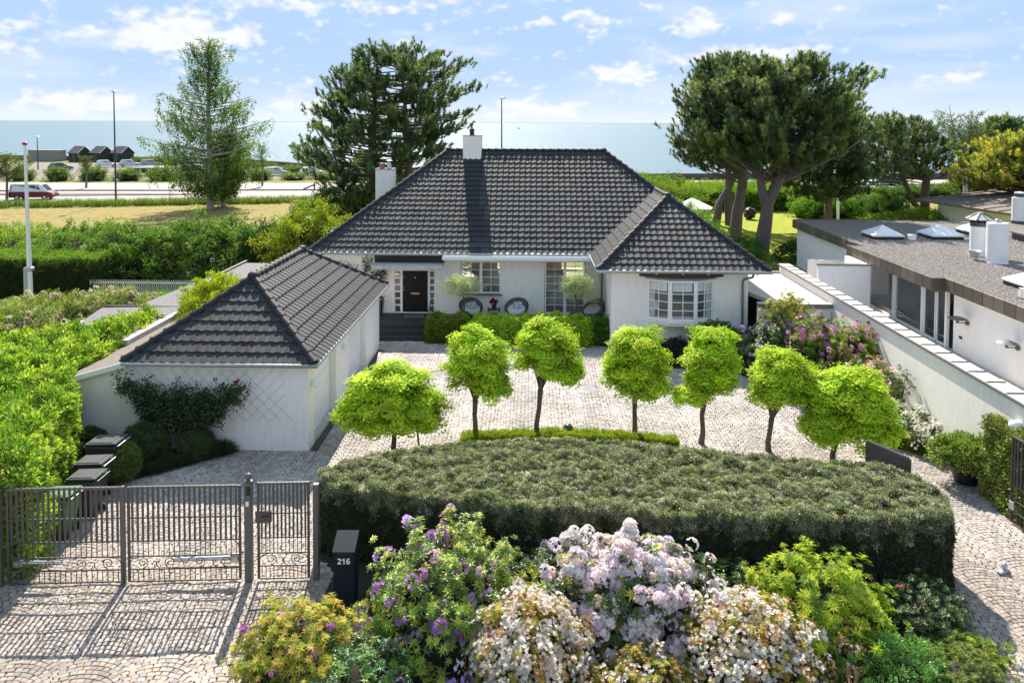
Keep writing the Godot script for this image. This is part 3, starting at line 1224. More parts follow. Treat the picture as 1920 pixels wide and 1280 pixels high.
func caps(parent: Node3D, a: Vector3, b: Vector3, pitch := 0.43, r := 0.125) -> void:  # ridge caps from the low end a up to b
	var d := b - a
	var n := maxi(1, int(round(d.length() / pitch)))
	var step := d / n
	var z := -d.normalized()
	var x := Vector3.UP.cross(z).normalized()
	var bs := Basis(x, z.cross(x), z)
	var m := cap_mesh(step.length() + 0.04, r)
	for i in n:
		var o := part("ridge_cap", m, M.cap, parent)
		o.transform = Transform3D(bs, a + step * i + bs.y * 0.035)


func lay_tiles(parent: Node3D, full: Array, cut: Shape, deck: Shape, tw: float, course: float, looks: Callable) -> void:
	part("roof_deck", deck, M.deck, parent)
	var mesh := shape_of(tile_tris(tw, course + 0.05)).mesh()
	var seen := []
	var rest := []
	for t in full:
		var to_eye: Vector3 = EYE - t.origin
		if t.basis.y.dot(to_eye) > 0.0 and looks.call(t.origin):
			seen.append(t)
		else:
			rest.append(t)
	seen.sort_custom(func(p, q): return p.origin.distance_squared_to(EYE) < q.origin.distance_squared_to(EYE))
	var mats := []
	for i in 6:
		var m: StandardMaterial3D = M.tile.duplicate()
		m.vertex_color_use_as_albedo = false
		m.albedo_color = vary(Color(0.059, 0.061, 0.066), 0.3, 0.03).linear_to_srgb()
		mats.append(m)
	for i in seen.size():
		if i < 298:
			var o := part("roof_tile", mesh, mats[rng.randi() % 6], parent)
			o.transform = seen[i]
		else:
			rest.append(seen[i])
	var tints := []
	for t in rest:
		tints.append(vary(Color(1, 1, 1), 0.28, 0.03))
	many("roof_tiles", mesh, M.tile, rest, tints, parent)
	part("cut_tiles", cut, M.tile, parent, true)


func gutter(parent: Node3D, path: Array, r := 0.075) -> void:
	var s := Shape.new()
	s.tube(path, [r], 8)
	part("gutter", s, M.gutter, parent)


# a wall from a to b (plan points x, depth), y0..y1, with rectangular openings [u0, u1, v0, v1] (u from a, v = height)
func wall(called: String, parent: Node3D, a: Vector2, b: Vector2, y0: float, y1: float, thick: float, holes: Array, m: Material, inward: Vector2) -> void:
	var s := Shape.new()
	var o := W(a.x, 0, a.y)
	var u := (W(b.x, 0, b.y) - o)
	var ln := u.length()
	u = u.normalized()
	var into := Vector3(inward.x, 0, -inward.y).normalized() * thick
	var us := [0.0, ln]
	var vs := [y0, y1]
	for h in holes:
		us.append(h[0]); us.append(h[1]); vs.append(h[2]); vs.append(h[3])
	us.sort()
	vs.sort()
	for i in us.size() - 1:
		for j in vs.size() - 1:
			if us[i + 1] - us[i] < 1e-4 or vs[j + 1] - vs[j] < 1e-4:
				continue
			var mu: float = (us[i] + us[i + 1]) * 0.5
			var mv: float = (vs[j] + vs[j + 1]) * 0.5
			var open := false
			for h in holes:
				if mu > h[0] and mu < h[1] and mv > h[2] and mv < h[3]:
					open = true
			if open:
				continue
			var q := [o + u * us[i] + Vector3.UP * vs[j], o + u * us[i + 1] + Vector3.UP * vs[j], o + u * us[i + 1] + Vector3.UP * vs[j + 1], o + u * us[i] + Vector3.UP * vs[j + 1]]
			face(s, q, -into)
			face(s, [q[0] + into, q[1] + into, q[2] + into, q[3] + into], into)
	var rims := [[0.0, ln, y0, y1, 1.0]]
	for h in holes:
		rims.append([h[0], h[1], h[2], h[3], -1.0])
	for h in rims:
		var p := [o + u * h[0] + Vector3.UP * h[2], o + u * h[1] + Vector3.UP * h[2], o + u * h[1] + Vector3.UP * h[3], o + u * h[0] + Vector3.UP * h[3]]
		var c: Vector3 = (p[0] + p[2]) * 0.5
		for i in 4:
			var p0: Vector3 = p[i]
			var p1: Vector3 = p[(i + 1) % 4]
			face(s, [p0, p1, p1 + into, p0 + into], ((p0 + p1) * 0.5 - c) * h[4])
	part(called, s, m, parent)


func face(s: Shape, q: Array, toward: Vector3) -> void:
	if (q[1] - q[0]).cross(q[2] - q[0]).dot(toward) >= 0.0:
		s.quad(q[0], q[1], q[2], q[3])
	else:
		s.quad(q[0], q[3], q[2], q[1])


# a window in the plane through o spanned by u; facing out; cols x rows panes
func window(called: String, parent: Node3D, o: Vector3, u: Vector3, wd: float, h: float, cols: int, rows: Array, frame := 0.07, bar := 0.028, depth := 0.06, m: Material = null, sill := true) -> void:
	var out := u.cross(Vector3.UP).normalized()
	var bs := Basis(u, Vector3.UP, out)
	var f := Shape.new()
	f.t = Transform3D(bs, o)
	for y in [frame * 0.5, h - frame * 0.5]:
		f.box(Vector3(wd * 0.5, y, 0), Vector3(wd, frame, depth), 0.006)
	for x in [frame * 0.5, wd - frame * 0.5]:
		f.box(Vector3(x, h * 0.5, 0), Vector3(frame, h - 2.0 * frame, depth - 0.004), 0.006)
	var win := part(called, f, m if m else M.paint, parent)
	var iw := wd - 2.0 * frame
	var ih := h - 2.0 * frame
	for i in range(1, cols):
		var v := Shape.new()
		v.t = Transform3D(bs, o)
		v.box(Vector3(frame + iw * i / cols, h * 0.5, 0), Vector3(bar, ih, depth * 0.55))
		part("glazing_bar", v, m if m else M.paint, win)
	for r in rows.size() - 1:
		var v := Shape.new()
		v.t = Transform3D(bs, o)
		v.box(Vector3(wd * 0.5, frame + ih * rows[r], 0), Vector3(iw, bar, depth * 0.5))
		part("glazing_bar", v, m if m else M.paint, win)
	var y0 := 0.0
	for r in rows.size():
		for i in cols:
			var g := Shape.new()
			g.t = Transform3D(bs, o)
			var xa := frame + iw * i / cols
			var xb := frame + iw * (i + 1) / cols
			var ya := frame + ih * y0
			var yb: float = frame + ih * rows[r]
			g.quad(Vector3(xa, ya, -0.004), Vector3(xb, ya, -0.004), Vector3(xb, yb, -0.004), Vector3(xa, yb, -0.004))
			part("pane", g, M.glass, win)
		y0 = rows[r]


func rebase(o: Node3D, base: Vector3) -> void:
	o.position = base
	for c in o.get_children():
		c.position -= base


# ------------------------------------------------------------------ villa
const EV := 3.6456
const TM := 0.7644


func villa() -> void:
	var o := thing("villa", "white villa with hipped black tiled roof, bay window and dark front door", "house")
	# walls
	var back := []
	for x in [1.2, 5.0, 9.0, 13.0, 16.4]:
		back.append([x, x + 2.4, 0.75, 3.0])
	wall("wall", o, Vector2(-10.1, 36.1), Vector2(3.42, 36.1), 0.0, 3.56, 0.3, [[3.37, 5.50, 0.6, 2.76], [6.66, 8.61, 1.56, 3.17], [10.70, 12.68, 0.62, 3.21]], M.wall, Vector2(0, 1))
	wall("wall", o, Vector2(3.42, 32.35), Vector2(9.25, 32.35), 0.0, 3.56, 0.3, [[1.60, 4.31, 1.46, 3.18]], M.wall, Vector2(0, 1))
	wall("wall", o, Vector2(3.42, 36.098), Vector2(3.42, 32.652), 0.0, 3.555, 0.3, [], M.wall, Vector2(1, 0))
	wall("wall", o, Vector2(9.25, 32.652), Vector2(9.25, 46.8), 0.0, 3.555, 0.3, [[6.0, 8.0, 0.9, 2.9]], M.wall, Vector2(-1, 0))
	wall("wall", o, Vector2(9.25, 47.1), Vector2(-10.1, 47.1), 0.0, 3.56, 0.3, back, M.wall, Vector2(0, -1))
	wall("wall", o, Vector2(-10.1, 46.8), Vector2(-10.1, 36.4), 0.0, 3.555, 0.3, [], M.wall, Vector2(1, 0))
	var s := Shape.new()
	s.slab(plan([Vector2(-9.8, 36.4), Vector2(3.72, 36.4), Vector2(3.72, 32.65), Vector2(8.95, 32.65), Vector2(8.95, 46.8), Vector2(-9.8, 46.8)]), 0.3, 0.598)
	part("floor", s, M.wood_floor, o)
	s = Shape.new()
	s.slab(plan([Vector2(-9.8, 36.4), Vector2(3.72, 36.4), Vector2(3.72, 32.65), Vector2(8.95, 32.65), Vector2(8.95, 46.8), Vector2(-9.8, 46.8)]), 3.40, 3.46)
	part("ceiling", s, M.inside, o)
	s = Shape.new()
	s.box(W(-1.0, 2.0, 41.5), Vector3(0.12, 2.75, 10.0))
	s.box(W(-4.2, 2.0, 40.2), Vector3(0.12, 2.75, 7.4))
	s.box(W(3.2, 2.0, 42.5), Vector3(0.12, 2.75, 8.4))
	s.box(W(6.4, 2.0, 38.0), Vector3(4.9, 2.75, 0.12))
	part("inner_wall", s, M.inside, o)
	s = Shape.new()
	s.slab(plan([Vector2(-10.62, 35.64), Vector2(2.88, 35.64), Vector2(2.88, 31.84), Vector2(9.9, 31.84), Vector2(9.9, 47.6), Vector2(-10.62, 47.6)]), 3.57, 3.61)
	part("soffit", s, M.paint, o)
	# roof planes
	var full := []
	var cut := Shape.new()
	var deck := Shape.new()
	var rz := 35.5643 + 6.0595
	var ry := EV + 6.0595 * TM
	var e1 := W(-10.6894, EV, 35.5643)
	var e2 := W(2.7997, EV, 35.5643)
	var e3 := W(2.7997, EV, 31.7645)
	var e4 := W(9.9662, EV, 31.7645)
	var e5 := W(9.9662, EV, 47.683)
	var e6 := W(-10.6894, EV, 47.683)
	var rl := W(-4.6299, ry, rz)
	var rr := W(3.9067, ry, rz)
	var hw := 3.5833
	var wy := EV + hw * TM
	var apex := W(6.3829, wy, 35.72)
	var joint := W(6.3829, wy, 35.5643 + hw)
	roof_plane([e1, e2, joint, rr, rl], 0.293, 0.367, full, cut, deck, 0.3)
	roof_plane([e3, e4, apex], 0.293, 0.367, full, cut, deck, 0.45)
	roof_plane([e3, e2, joint, apex], 0.293, 0.367, full, cut, deck)
	roof_plane([e4, W(9.9662, EV, 35.5643 + hw), joint, apex], 0.293, 0.367, full, cut, deck)
	roof_plane([W(9.9662, EV, 35.5643 + hw), e5, rr, joint], 0.293, 0.367, full, cut, deck)
	roof_plane([e5, e6, rl, rr], 0.293, 0.367, full, cut, deck)
	roof_plane([e6, e1, rl], 0.293, 0.367, full, cut, deck)
	lay_tiles(o, full, cut, deck, 0.293, 0.367, func(p): return p.z > -38.2)
	# the run of tiles washed darker below the chimney
	var mm: MultiMesh = (o.get_node("roof_tiles") as MultiMeshInstance3D).multimesh
	for i in mm.instance_count:
		var t := mm.get_instance_transform(i)
		var x := t.origin.x + 0.15
		if t.origin.z > -41.4 and absf(x + 3.1 - 0.02 * (t.origin.z + 38.0)) < 0.56:
			mm.set_instance_color(i, vary(Color(0.60, 0.64, 0.70), 0.1))
		elif noise.get_noise_2d(t.origin.x * 0.8, t.origin.z * 0.8) > 0.38:
			mm.set_instance_color(i, vary(Color(1.35, 1.28, 1.08), 0.2))
	for q in [[e1, rl], [e6, rl], [e4, apex], [e3, apex], [joint, rr], [e5, rr], [joint, apex]]:
		caps(o, q[0], q[1])
	caps(o, rl, rr)
	for p in [rl, rr, apex]:
		s = Shape.new()
		s.ball(p + Vector3.UP * 0.03, Vector3(0.19, 0.16, 0.19), 6, 12)
		part("ridge_knob", s, M.cap, o)
	# gutters, awning case, rafter ends, downpipes
	gutter(o, [W(-10.75, EV - 0.07, 47.6), W(-10.75, EV - 0.07, 35.5), W(2.75, EV - 0.07, 35.5)])
	gutter(o, [W(2.74, EV - 0.07, 35.4), W(2.74, EV - 0.07, 31.7), W(10.03, EV - 0.07, 31.7), W(10.03, EV - 0.07, 47.6)])
	s = Shape.new()
	s.box(W(-0.72, 3.42, 35.33), Vector3(7.05, 0.25, 0.2), 0.07)
	part("awning_case", s, M.plastic_white, o)
	for x in [3.3, 4.25, 5.27, 6.38, 7.45, 8.5, 9.5]:
		part("rafter_end", box(W(x, 3.50, 32.1), Vector3(0.1, 0.13, 0.5), 0.012), M.paint, o)
	for x in [-10.1, -9.2, -8.3]:
		part("rafter_end", box(W(x, 3.50, 35.85), Vector3(0.1, 0.13, 0.48), 0.012), M.paint, o)
	s = Shape.new()
	s.tube([W(9.3, 3.5, 31.75), W(9.28, 3.36, 31.82), W(9.02, 3.20, 32.2), W(9.0, 3.05, 32.27), W(9.0, 0.0, 32.27)], [0.05], 10)
	for y in [0.8, 2.3]:
		s.lathe(W(9.0, y, 32.27), [Vector2(0.05, 0), Vector2(0.062, 0.005), Vector2(0.062, 0.05), Vector2(0.05, 0.055)], 10)
	part("downpipe", s, M.zinc, o)
	s = Shape.new()
	s.tube([W(2.78, 3.5, 35.35), W(2.9, 3.38, 35.6), W(3.3, 3.25, 35.9), W(3.34, 3.1, 36.0), W(3.34, 0.6, 36.0)], [0.04], 8)
	part("downpipe", s, M.zinc, o)
	# chimneys
	var ch := part("chimney", box(W(-3.29, 8.15, 41.42), Vector3(1.0, 1.9, 0.84), 0.012), M.wall, o)
	part("cover_plate", box(W(-3.29, 9.115, 41.42), Vector3(1.08, 0.03, 0.92), 0.008), M.zinc, ch)
	s = Shape.new()
	s.lathe(W(-3.33, 9.13, 41.4), [Vector2(0.14, 0), Vector2(0.12, 0.18), Vector2(0.145, 0.30), Vector2(0.145, 0.33), Vector2(0.055, 0.34), Vector2(0.05, 0.58), Vector2(0.0, 0.58)], 14)
	part("flue", s, M.black, ch)
	s = Shape.new()
	s.box(W(-3.29, 7.52, 40.86), Vector3(1.2, 0.05, 0.5), 0.0, Basis(Vector3.RIGHT, 0.655))
	part("flashing", s, M.deck, ch)
	ch = part("chimney", box(W(-8.66, 5.7, 44.3), Vector3(1.05, 2.7, 0.8), 0.012), M.wall, o)
	s = Shape.new()
	s.box(W(-8.66, 7.075, 44.3), Vector3(1.1, 0.05, 0.86), 0.01)
	part("cover_plate", s, M.concrete, ch)
	s = Shape.new()
	s.lathe(W(-8.85, 7.1, 44.2), [Vector2(0.17, 0), Vector2(0.15, 0.26), Vector2(0.17, 0.30), Vector2(0.0, 0.30)], 12)
	part("flue", s, mat(Color(0.35, 0.15, 0.09), 0.8), ch)
	s = Shape.new()
	s.lathe(W(-8.45, 7.1, 44.3), [Vector2(0.15, 0), Vector2(0.13, 0.2), Vector2(0.09, 0.28), Vector2(0.09, 0.42), Vector2(0.2, 0.44), Vector2(0.2, 0.47), Vector2(0.0, 0.5)], 12)
	part("flue", s, M.steel, ch)
	for p in [[6.75, 37.0], [7.35, 36.2]]:
		s = Shape.new()
		var y: float = EV + (9.966 - p[0]) * TM
		s.lathe(W(p[0], y - 0.05, p[1]), [Vector2(0.13, 0), Vector2(0.12, 0.2), Vector2(0.2, 0.2), Vector2(0.2, 0.24), Vector2(0.0, 0.28)], 12)
		part("roof_vent", s, M.black, o)
	# front door between glazed side lights
	s = Shape.new()
	s.t = Transform3D(Basis.IDENTITY, W(-6.73, 0.6, 36.16))
	s.box(Vector3(1.065, 2.11, 0), Vector3(2.13, 0.10, 0.14), 0.01)
	for x in [0.04, 0.44, 1.755, 2.09]:
		s.box(Vector3(x, 1.03, 0), Vector3(0.09, 2.06, 0.14), 0.01)
	s.box(Vector3(1.1, 0.02, 0), Vector3(1.22, 0.04, 0.16), 0.01)
	part("door_frame", s, M.paint, o)
	for x in [-6.645, -4.94]:
		window("side_light", o, W(x, 0.61, 36.16), Vector3.RIGHT, 0.31 if x < -6 else 0.25, 2.05, 1, [0.1666, 0.3333, 0.5, 0.6666, 0.8333, 1.0], 0.03, 0.075, 0.08)
	s = Shape.new()
	s.t = Transform3D(Basis.IDENTITY, W(-5.63, 0.64, 36.16))
	s.box(Vector3(0, 1.01, 0), Vector3(1.21, 2.02, 0.06), 0.006)
	for y in [[0.42, 0.5], [1.30, 0.66], [1.84, 0.2]]:
		for x in [-0.28, 0.28]:
			for q in [[0, y[1] * 0.5, 0.4, 0.03], [0, -y[1] * 0.5, 0.4, 0.03], [0.2, 0, 0.03, y[1]], [-0.2, 0, 0.03, y[1]]]:
				s.box(Vector3(x + q[0], y[0] + q[1], 0.035), Vector3(q[2], q[3], 0.02), 0.006)
			s.box(Vector3(x, y[0], 0.032), Vector3(0.3, y[1] - 0.12, 0.016), 0.008)
	var dr := part("door", s, M.door, o)
	part("letter_slot", box(W(-5.63, 1.55, 36.11), Vector3(0.42, 0.09, 0.02), 0.006), M.brass, dr)
	s = Shape.new()
	for y in [2.36, 1.86, 1.72]:
		s.ball(W(-6.17, y, 36.09), Vector3(0.035, 0.035, 0.03), 6, 8)
	s.ball(W(-5.63, 2.32, 36.09), Vector3(0.04, 0.05, 0.03), 6, 8)
	part("door_handle", s, M.steel, dr)
	s = Shape.new()
	s.t = Transform3D(Basis(Vector3.RIGHT, 0.10), W(-5.86, 3.06, 35.5))
	s.box(Vector3.ZERO, Vector3(3.32, 0.10, 1.24), 0.015)
	part("door_canopy", s, M.slab, o)
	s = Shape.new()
	s.box(W(-5.86, 3.30, 35.88), Vector3(3.3, 0.36, 0.42))  # black box stands in for the shade between canopy and eave
	part("canopy_gap_shade", s, M.black, o)
	# casement window and garden door
	window("window", o, W(-3.42, 1.58, 36.16), Vector3.RIGHT, 0.965, 1.57, 2, [0.25, 0.5, 0.75, 1.0])
	window("window", o, W(-2.455, 1.58, 36.16), Vector3.RIGHT, 0.965, 1.57, 2, [0.25, 0.5, 0.75, 1.0])
	part("window_sill", box(W(-2.46, 1.535, 36.06), Vector3(2.1, 0.05, 0.22), 0.01), M.zinc, o)
	for x in [0.62, 1.59]:
		window("garden_door", o, W(x, 0.63, 36.16), Vector3.RIGHT, 0.97, 2.57, 2, [0.143, 0.286, 0.429, 0.571, 0.714, 0.857, 1.0], 0.07, 0.024)
	# bay window
	var bay := [Vector2(4.98, 32.37), Vector2(5.85, 31.87), Vector2(6.93, 31.87), Vector2(7.77, 32.37)]
	for i in 3:
		var a: Vector2 = bay[i]
		var b: Vector2 = bay[i + 1]
		var u := (W(b.x, 0, b.y) - W(a.x, 0, a.y))
		window("bay_window", o, W(a.x, 1.45, a.y), u.normalized(), u.length(), 1.72, 2, [0.23, 0.46, 0.69, 1.0], 0.085, 0.03, 0.08)
	s = Shape.new()
	s.slab(plan([Vector2(4.80, 32.345), Vector2(5.78, 31.77), Vector2(7.0, 31.77), Vector2(7.95, 32.345)]), 1.36, 1.445)
	s.slab(plan([Vector2(4.9, 32.343), Vector2(5.82, 31.82), Vector2(6.96, 31.82), Vector2(7.85, 32.343)]), 1.24, 1.358)
	part("bay_sill", s, M.paint, o)
	s = Shape.new()
	s.slab(plan([Vector2(4.86, 32.345), Vector2(5.8, 31.81), Vector2(6.98, 31.81), Vector2(7.89, 32.345)]), 3.175, 3.26)
	part("bay_head", s, M.concrete, o)
	s = Shape.new()
	s.slab(plan([Vector2(4.6, 32.34), Vector2(5.7, 31.86), Vector2(7.1, 31.86), Vector2(8.2, 32.34)]), 3.263, 3.56)
	part("bay_roof", s, mat(Color(0.06, 0.045, 0.035), 0.8), o)
	for p in [bay[1], bay[2]]:
		part("bay_post", box(W(p.x, 2.31, p.y + 0.01), Vector3(0.1, 1.72, 0.1), 0.01), M.paint, o)
	s = Shape.new()
	for i in 3:
		var a: Vector2 = bay[i].lerp(bay[i + 1], 0.12) + Vector2(0, 0.09)
		var b: Vector2 = bay[i].lerp(bay[i + 1], 0.88) + Vector2(0, 0.09)
		for k in 10:
			var p := a.lerp(b, k / 10.0) + Vector2(0, 0.012 * (k % 2))
			var q := a.lerp(b, (k + 1) / 10.0) + Vector2(0, 0.012 * ((k + 1) % 2))
			s.quad(W(p.x, 2.68, p.y), W(q.x, 2.68, q.y), W(q.x, 3.15, q.y), W(p.x, 3.15, p.y))
	part("blind", s, M.curtain, o)
	s = Shape.new()
	for x in [5.06, 7.5]:
		for k in 8:
			var xa: float = x + k * 0.03
			s.quad(W(xa, 1.5, 32.5 + 0.03 * (k % 2)), W(xa + 0.03, 1.5, 32.5 + 0.03 * ((k + 1) % 2)), W(xa + 0.03, 3.15, 32.5 + 0.03 * ((k + 1) % 2)), W(xa, 3.15, 32.5 + 0.03 * (k % 2)))
	part("curtain", s, M.curtain, o)
	rebase(o, W(0, 0, 40))
	# things seen through the panes
	var lamp := thing("table_lamp", "white shaded table lamp standing inside the bay window", "lamp", W(5.35, 1.45, 32.75))
	s = Shape.new()
	s.lathe(Vector3.ZERO, [Vector2(0.08, 0), Vector2(0.1, 0.12), Vector2(0.05, 0.3), Vector2(0.02, 0.36)], 12)
	part("base", s, M.pot, lamp)
	s = Shape.new()
	s.lathe(Vector3(0, 0.36, 0), [Vector2(0.2, 0), Vector2(0.13, 0.26)], 16)
	part("lamp_shade", s, M.curtain, lamp)
	var tb := thing("dining_table", "brown dining table seen through the middle panes of the bay window", "table", W(6.5, 0.6, 34.3))
	part("table_top", box(Vector3(0, 0.73, 0), Vector3(2.0, 0.05, 1.1), 0.01), M.wood_floor, tb)
	for x in [-0.9, 0.9]:
		for z in [-0.45, 0.45]:
			part("leg", box(Vector3(x, 0.35, z), Vector3(0.07, 0.7, 0.07), 0.008), M.wood_floor, tb)
	var cb := thing("white_chest", "white chest of drawers behind the garden door panes", "chest", W(1.25, 0.6, 38.2))
	part("body", box(Vector3(0, 0.45, 0), Vector3(0.9, 0.9, 0.5), 0.02), M.white, cb)
	for y in [0.2, 0.45, 0.7]:
		part("drawer", box(Vector3(0, y, 0.26), Vector3(0.84, 0.22, 0.03), 0.01), M.white, cb)
	# steps, rails, mat
	var st := thing("entrance_steps", "dark stone steps and landing before the front door", "steps", W(-5.95, 0, 34.6))
	var y0 := 0.0
	for q in [[33.4, 0.2], [33.76, 0.4], [34.12, 0.6]]:
		s = Shape.new()
		var z0: float = q[0]
		var z1: float = 36.08
		s.box(Vector3(0.0, (y0 + q[1]) * 0.5, 34.6 - (z0 + z1) * 0.5), Vector3(2.72, q[1] - y0 - 0.004, z1 - z0), 0.006)
		s.box(Vector3(0.0, q[1] - 0.02, 34.6 - z0 - 0.16), Vector3(2.76, 0.042, 0.36), 0.008)
		part("step", s, M.step, st)
		y0 = q[1]
	var te := thing("terrace", "raised stone terrace in front of the villa behind the low hedge", "terrace", W(-0.6, 0, 35.0))
	s = Shape.new()
	for i in 8:
		part("paving_slab", box(Vector3(-3.48 + i * 0.995, 0.3, 0), Vector3(0.985, 0.6, 2.12), 0.008), M.concrete, te)
	for x in [-7.05, -4.72]:
		var rl2 := thing("hand_rail", "thin dark steel handrail on the %s side of the entrance steps" % ("garage" if x < -6 else "hedge"), "handrail", W(x, 0, 34.4), 0.0, "")
		s = Shape.new()
		s.tube([Vector3(0, 0.92, 0.75), Vector3(0, 0.95, 0.7), Vector3(0, 1.45, -0.35), Vector3(0, 1.5, -0.5), Vector3(0, 1.5, -1.3)], [0.026], 8)
		part("rail", s, M.iron_grey, rl2)
		for q in [[0.6, 0.2, 0.98], [-0.3, 0.6, 1.42], [-1.1, 0.6, 1.5]]:
			s = Shape.new()
			s.rod(Vector3(0, q[1], q[0]), Vector3(0, q[2], q[0]), 0.018)
			part("post", s, M.iron, rl2)
	var dm := thing("doormat", "grey ribbed doormat on the landing at the dark front door", "doormat", W(-5.6, 0.601, 35.45))
	part("mat", box(Vector3(0, 0.012, 0), Vector3(0.95, 0.022, 0.6), 0.008), mat(Color(0.11, 0.11, 0.105), 0.95), dm)
	for x in [-0.44, 0.44]:
		part("mat_edge", box(Vector3(x, 0.014, 0), Vector3(0.05, 0.024, 0.58), 0.006), M.steel, dm)


# ------------------------------------------------------------------ garage
func globe(parent: Node3D, at: Vector3, r: float, out: Vector3) -> void:
	var s := Shape.new()
	s.rod(at - out * r * 1.05, at - out * r * 0.7, r * 0.75, r * 0.75, 14)
	var b := part("wall_lamp", s, M.plastic_white, parent)
	s = Shape.new()
	s.ball(at, Vector3.ONE * r, 10, 16)
	part("lamp_globe", s, M.lamp, b)


func garage() -> void:
	var o := thing("garage", "white double garage with black hipped tile roof left of the forecourt", "garage")
	wall("wall", o, Vector2(-12.1, 22.0), Vector2(-6.63, 22.0), 0.0, 2.66, 0.25, [], M.wall, Vector2(0, 1))
	wall("wall", o, Vector2(-6.63, 22.252), Vector2(-6.63, 32.15), 0.0, 2.655, 0.3, [[0.35, 2.95, 0.0, 2.2], [4.65, 7.5, 0.0, 2.2]], M.wall, Vector2(-1, 0))
	wall("wall", o, Vector2(-6.632, 32.4), Vector2(-12.1, 32.4), 0.0, 2.66, 0.25, [], M.wall, Vector2(0, -1))
	wall("wall", o, Vector2(-12.1, 32.15), Vector2(-12.1, 22.252), 0.0, 2.655, 0.25, [], M.wall, Vector2(1, 0))
	for z in [[22.6, 25.2], [26.9, 29.75]]:
		var d := part("garage_door", box(W(-6.90, 1.1, (z[0] + z[1]) * 0.5), Vector3(0.04, 2.2, z[1] - z[0])), M.paint, o)
		for k in 4:
			part("door_section", box(W(-6.872, 0.275 + 0.55 * k, (z[0] + z[1]) * 0.5), Vector3(0.03, 0.54, z[1] - z[0] - 0.02), 0.008), M.paint, d)
		part("threshold", box(W(-6.74, 0.03, (z[0] + z[1]) * 0.5), Vector3(0.22, 0.07, z[1] - z[0] - 0.01), 0.006), M.slab, o)
	var s := Shape.new()
	s.slab(plan([Vector2(-11.98, 21.8), Vector2(-6.42, 21.8), Vector2(-6.42, 32.6), Vector2(-11.98, 32.6)]), 2.665, 2.70)
	part("soffit", s, M.paint, o)
	var full := []
	var cut := Shape.new()
	var deck := Shape.new()
	var xr := -6.3528
	var xl := -12.0664
	var zf := 21.7267
	var zb := 32.6934
	var e := 2.73
	var rh := e + 2.8568 * 0.6832
	var a := W(xl, e, zf)
	var b := W(xr, e, zf)
	var c := W(xr, e, zb)
	var d2 := W(xl, e, zb)
	var f := W(-9.2096, rh, zf + 2.8568)
	var g := W(-9.2096, rh, zb - 2.8568)
	roof_plane([a, b, f], 0.30, 0.40, full, cut, deck, 0.4)
	roof_plane([b, c, g, f], 0.30, 0.40, full, cut, deck)
	roof_plane([c, d2, g], 0.30, 0.40, full, cut, deck)
	roof_plane([d2, a, f, g], 0.30, 0.40, full, cut, deck)
	lay_tiles(o, full, cut, deck, 0.30, 0.40, func(_p): return true)
	for q in [[a, f], [b, f], [c, g], [d2, g]]:
		caps(o, q[0], q[1])
	caps(o, f, g)
	for p in [f, g]:
		s = Shape.new()
		s.ball(p + Vector3.UP * 0.03, Vector3(0.2, 0.17, 0.2), 6, 12)
		part("ridge_knob", s, M.cap, o)
	gutter(o, [W(xl + 0.0, e - 0.06, zf - 0.06), W(xr + 0.06, e - 0.06, zf - 0.06), W(xr + 0.06, e - 0.06, zb)], 0.065)
	for x in [-11.3, -10.65, -9.95, -9.2, -8.45, -7.7, -7.05]:
		part("rafter_end", box(W(x, 2.59, 21.86), Vector3(0.07, 0.11, 0.27), 0.01), M.paint, o)
	# lean-to along the left side
	s = Shape.new()
	var q := [W(-12.102, 0, 22.0), W(-13.95, 0, 22.0), W(-13.95, 2.0, 22.0), W(-12.102, 2.54, 22.0)]
	face(s, q, Vector3(0, 0, 1))
	face(s, [W(-13.95, 0, 22), W(-13.95, 2.0, 22), W(-13.95, 2.0, 33), W(-13.95, 0, 33)], Vector3(-1, 0, 0))
	face(s, [W(-12.102, 0, 33.0), W(-13.95, 0, 33.0), W(-13.95, 2.0, 33.0), W(-12.102, 2.54, 33.0)], Vector3(0, 0, -1))
	part("wall", s, M.wall, o)
	s = Shape.new()
	var ang := atan2(0.55, 1.9)
	s.box(W(-13.05, 2.33, 27.5), Vector3(2.05, 0.05, 11.2), 0.0, Basis(Vector3.BACK, ang))
	part("lean_to_roof", s, M.felt_brown, o)
	s = Shape.new()
	s.box(W(-13.05, 2.30, 21.88), Vector3(2.06, 0.16, 0.05), 0.008, Basis(Vector3.BACK, ang))
	part("roof_edge", s, M.paint, o)
	globe(o, W(-12.29, 1.85, 21.86), 0.14, Vector3(0, 0, 1))
	globe(o, W(-6.5, 1.95, 22.28), 0.12, Vector3(1, 0, 0))
	globe(o, W(-6.5, 1.95, 26.0), 0.12, Vector3(1, 0, 0))
	rebase(o, W(-10, 0, 27))
	# wires of the trellis
	var tr := thing("wall_trellis", "diagonal wire trellis on the white garage front wall", "trellis", W(-9.5, 0.9, 21.97))
	for i in 15:
		for sg in [-1.0, 1.0]:
			var x0 := -2.6 + i * 0.36
			var p0 := Vector3(x0, 0.0, 0)
			var p1 := Vector3(x0 + sg * 1.55, 1.55, 0)
			if p1.x < -2.3:
				p1 = p0.lerp(p1, (p0.x + 2.3) / (p0.x - p1.x)) if p0.x > -2.3 else p0
			if p1.x > 2.2:
				p1 = p0.lerp(p1, (2.2 - p0.x) / (p1.x - p0.x)) if p0.x < 2.2 else p0
			if p0.distance_to(p1) < 0.25 or p0.x < -2.3:
				continue
			s = Shape.new()
			s.rod(p0 + Vector3(0, 0, 0.02 if sg < 0 else 0.03), p1 + Vector3(0, 0, 0.02 if sg < 0 else 0.03), 0.0045, 0.0045, 5)
			part("wire", s, M.gutter, tr)
	# low felt-roofed outbuildings behind the hedge
	var ob := thing("outbuilding", "low outbuilding with grey felt roof behind the bright hedge", "shed")
	s = Shape.new()
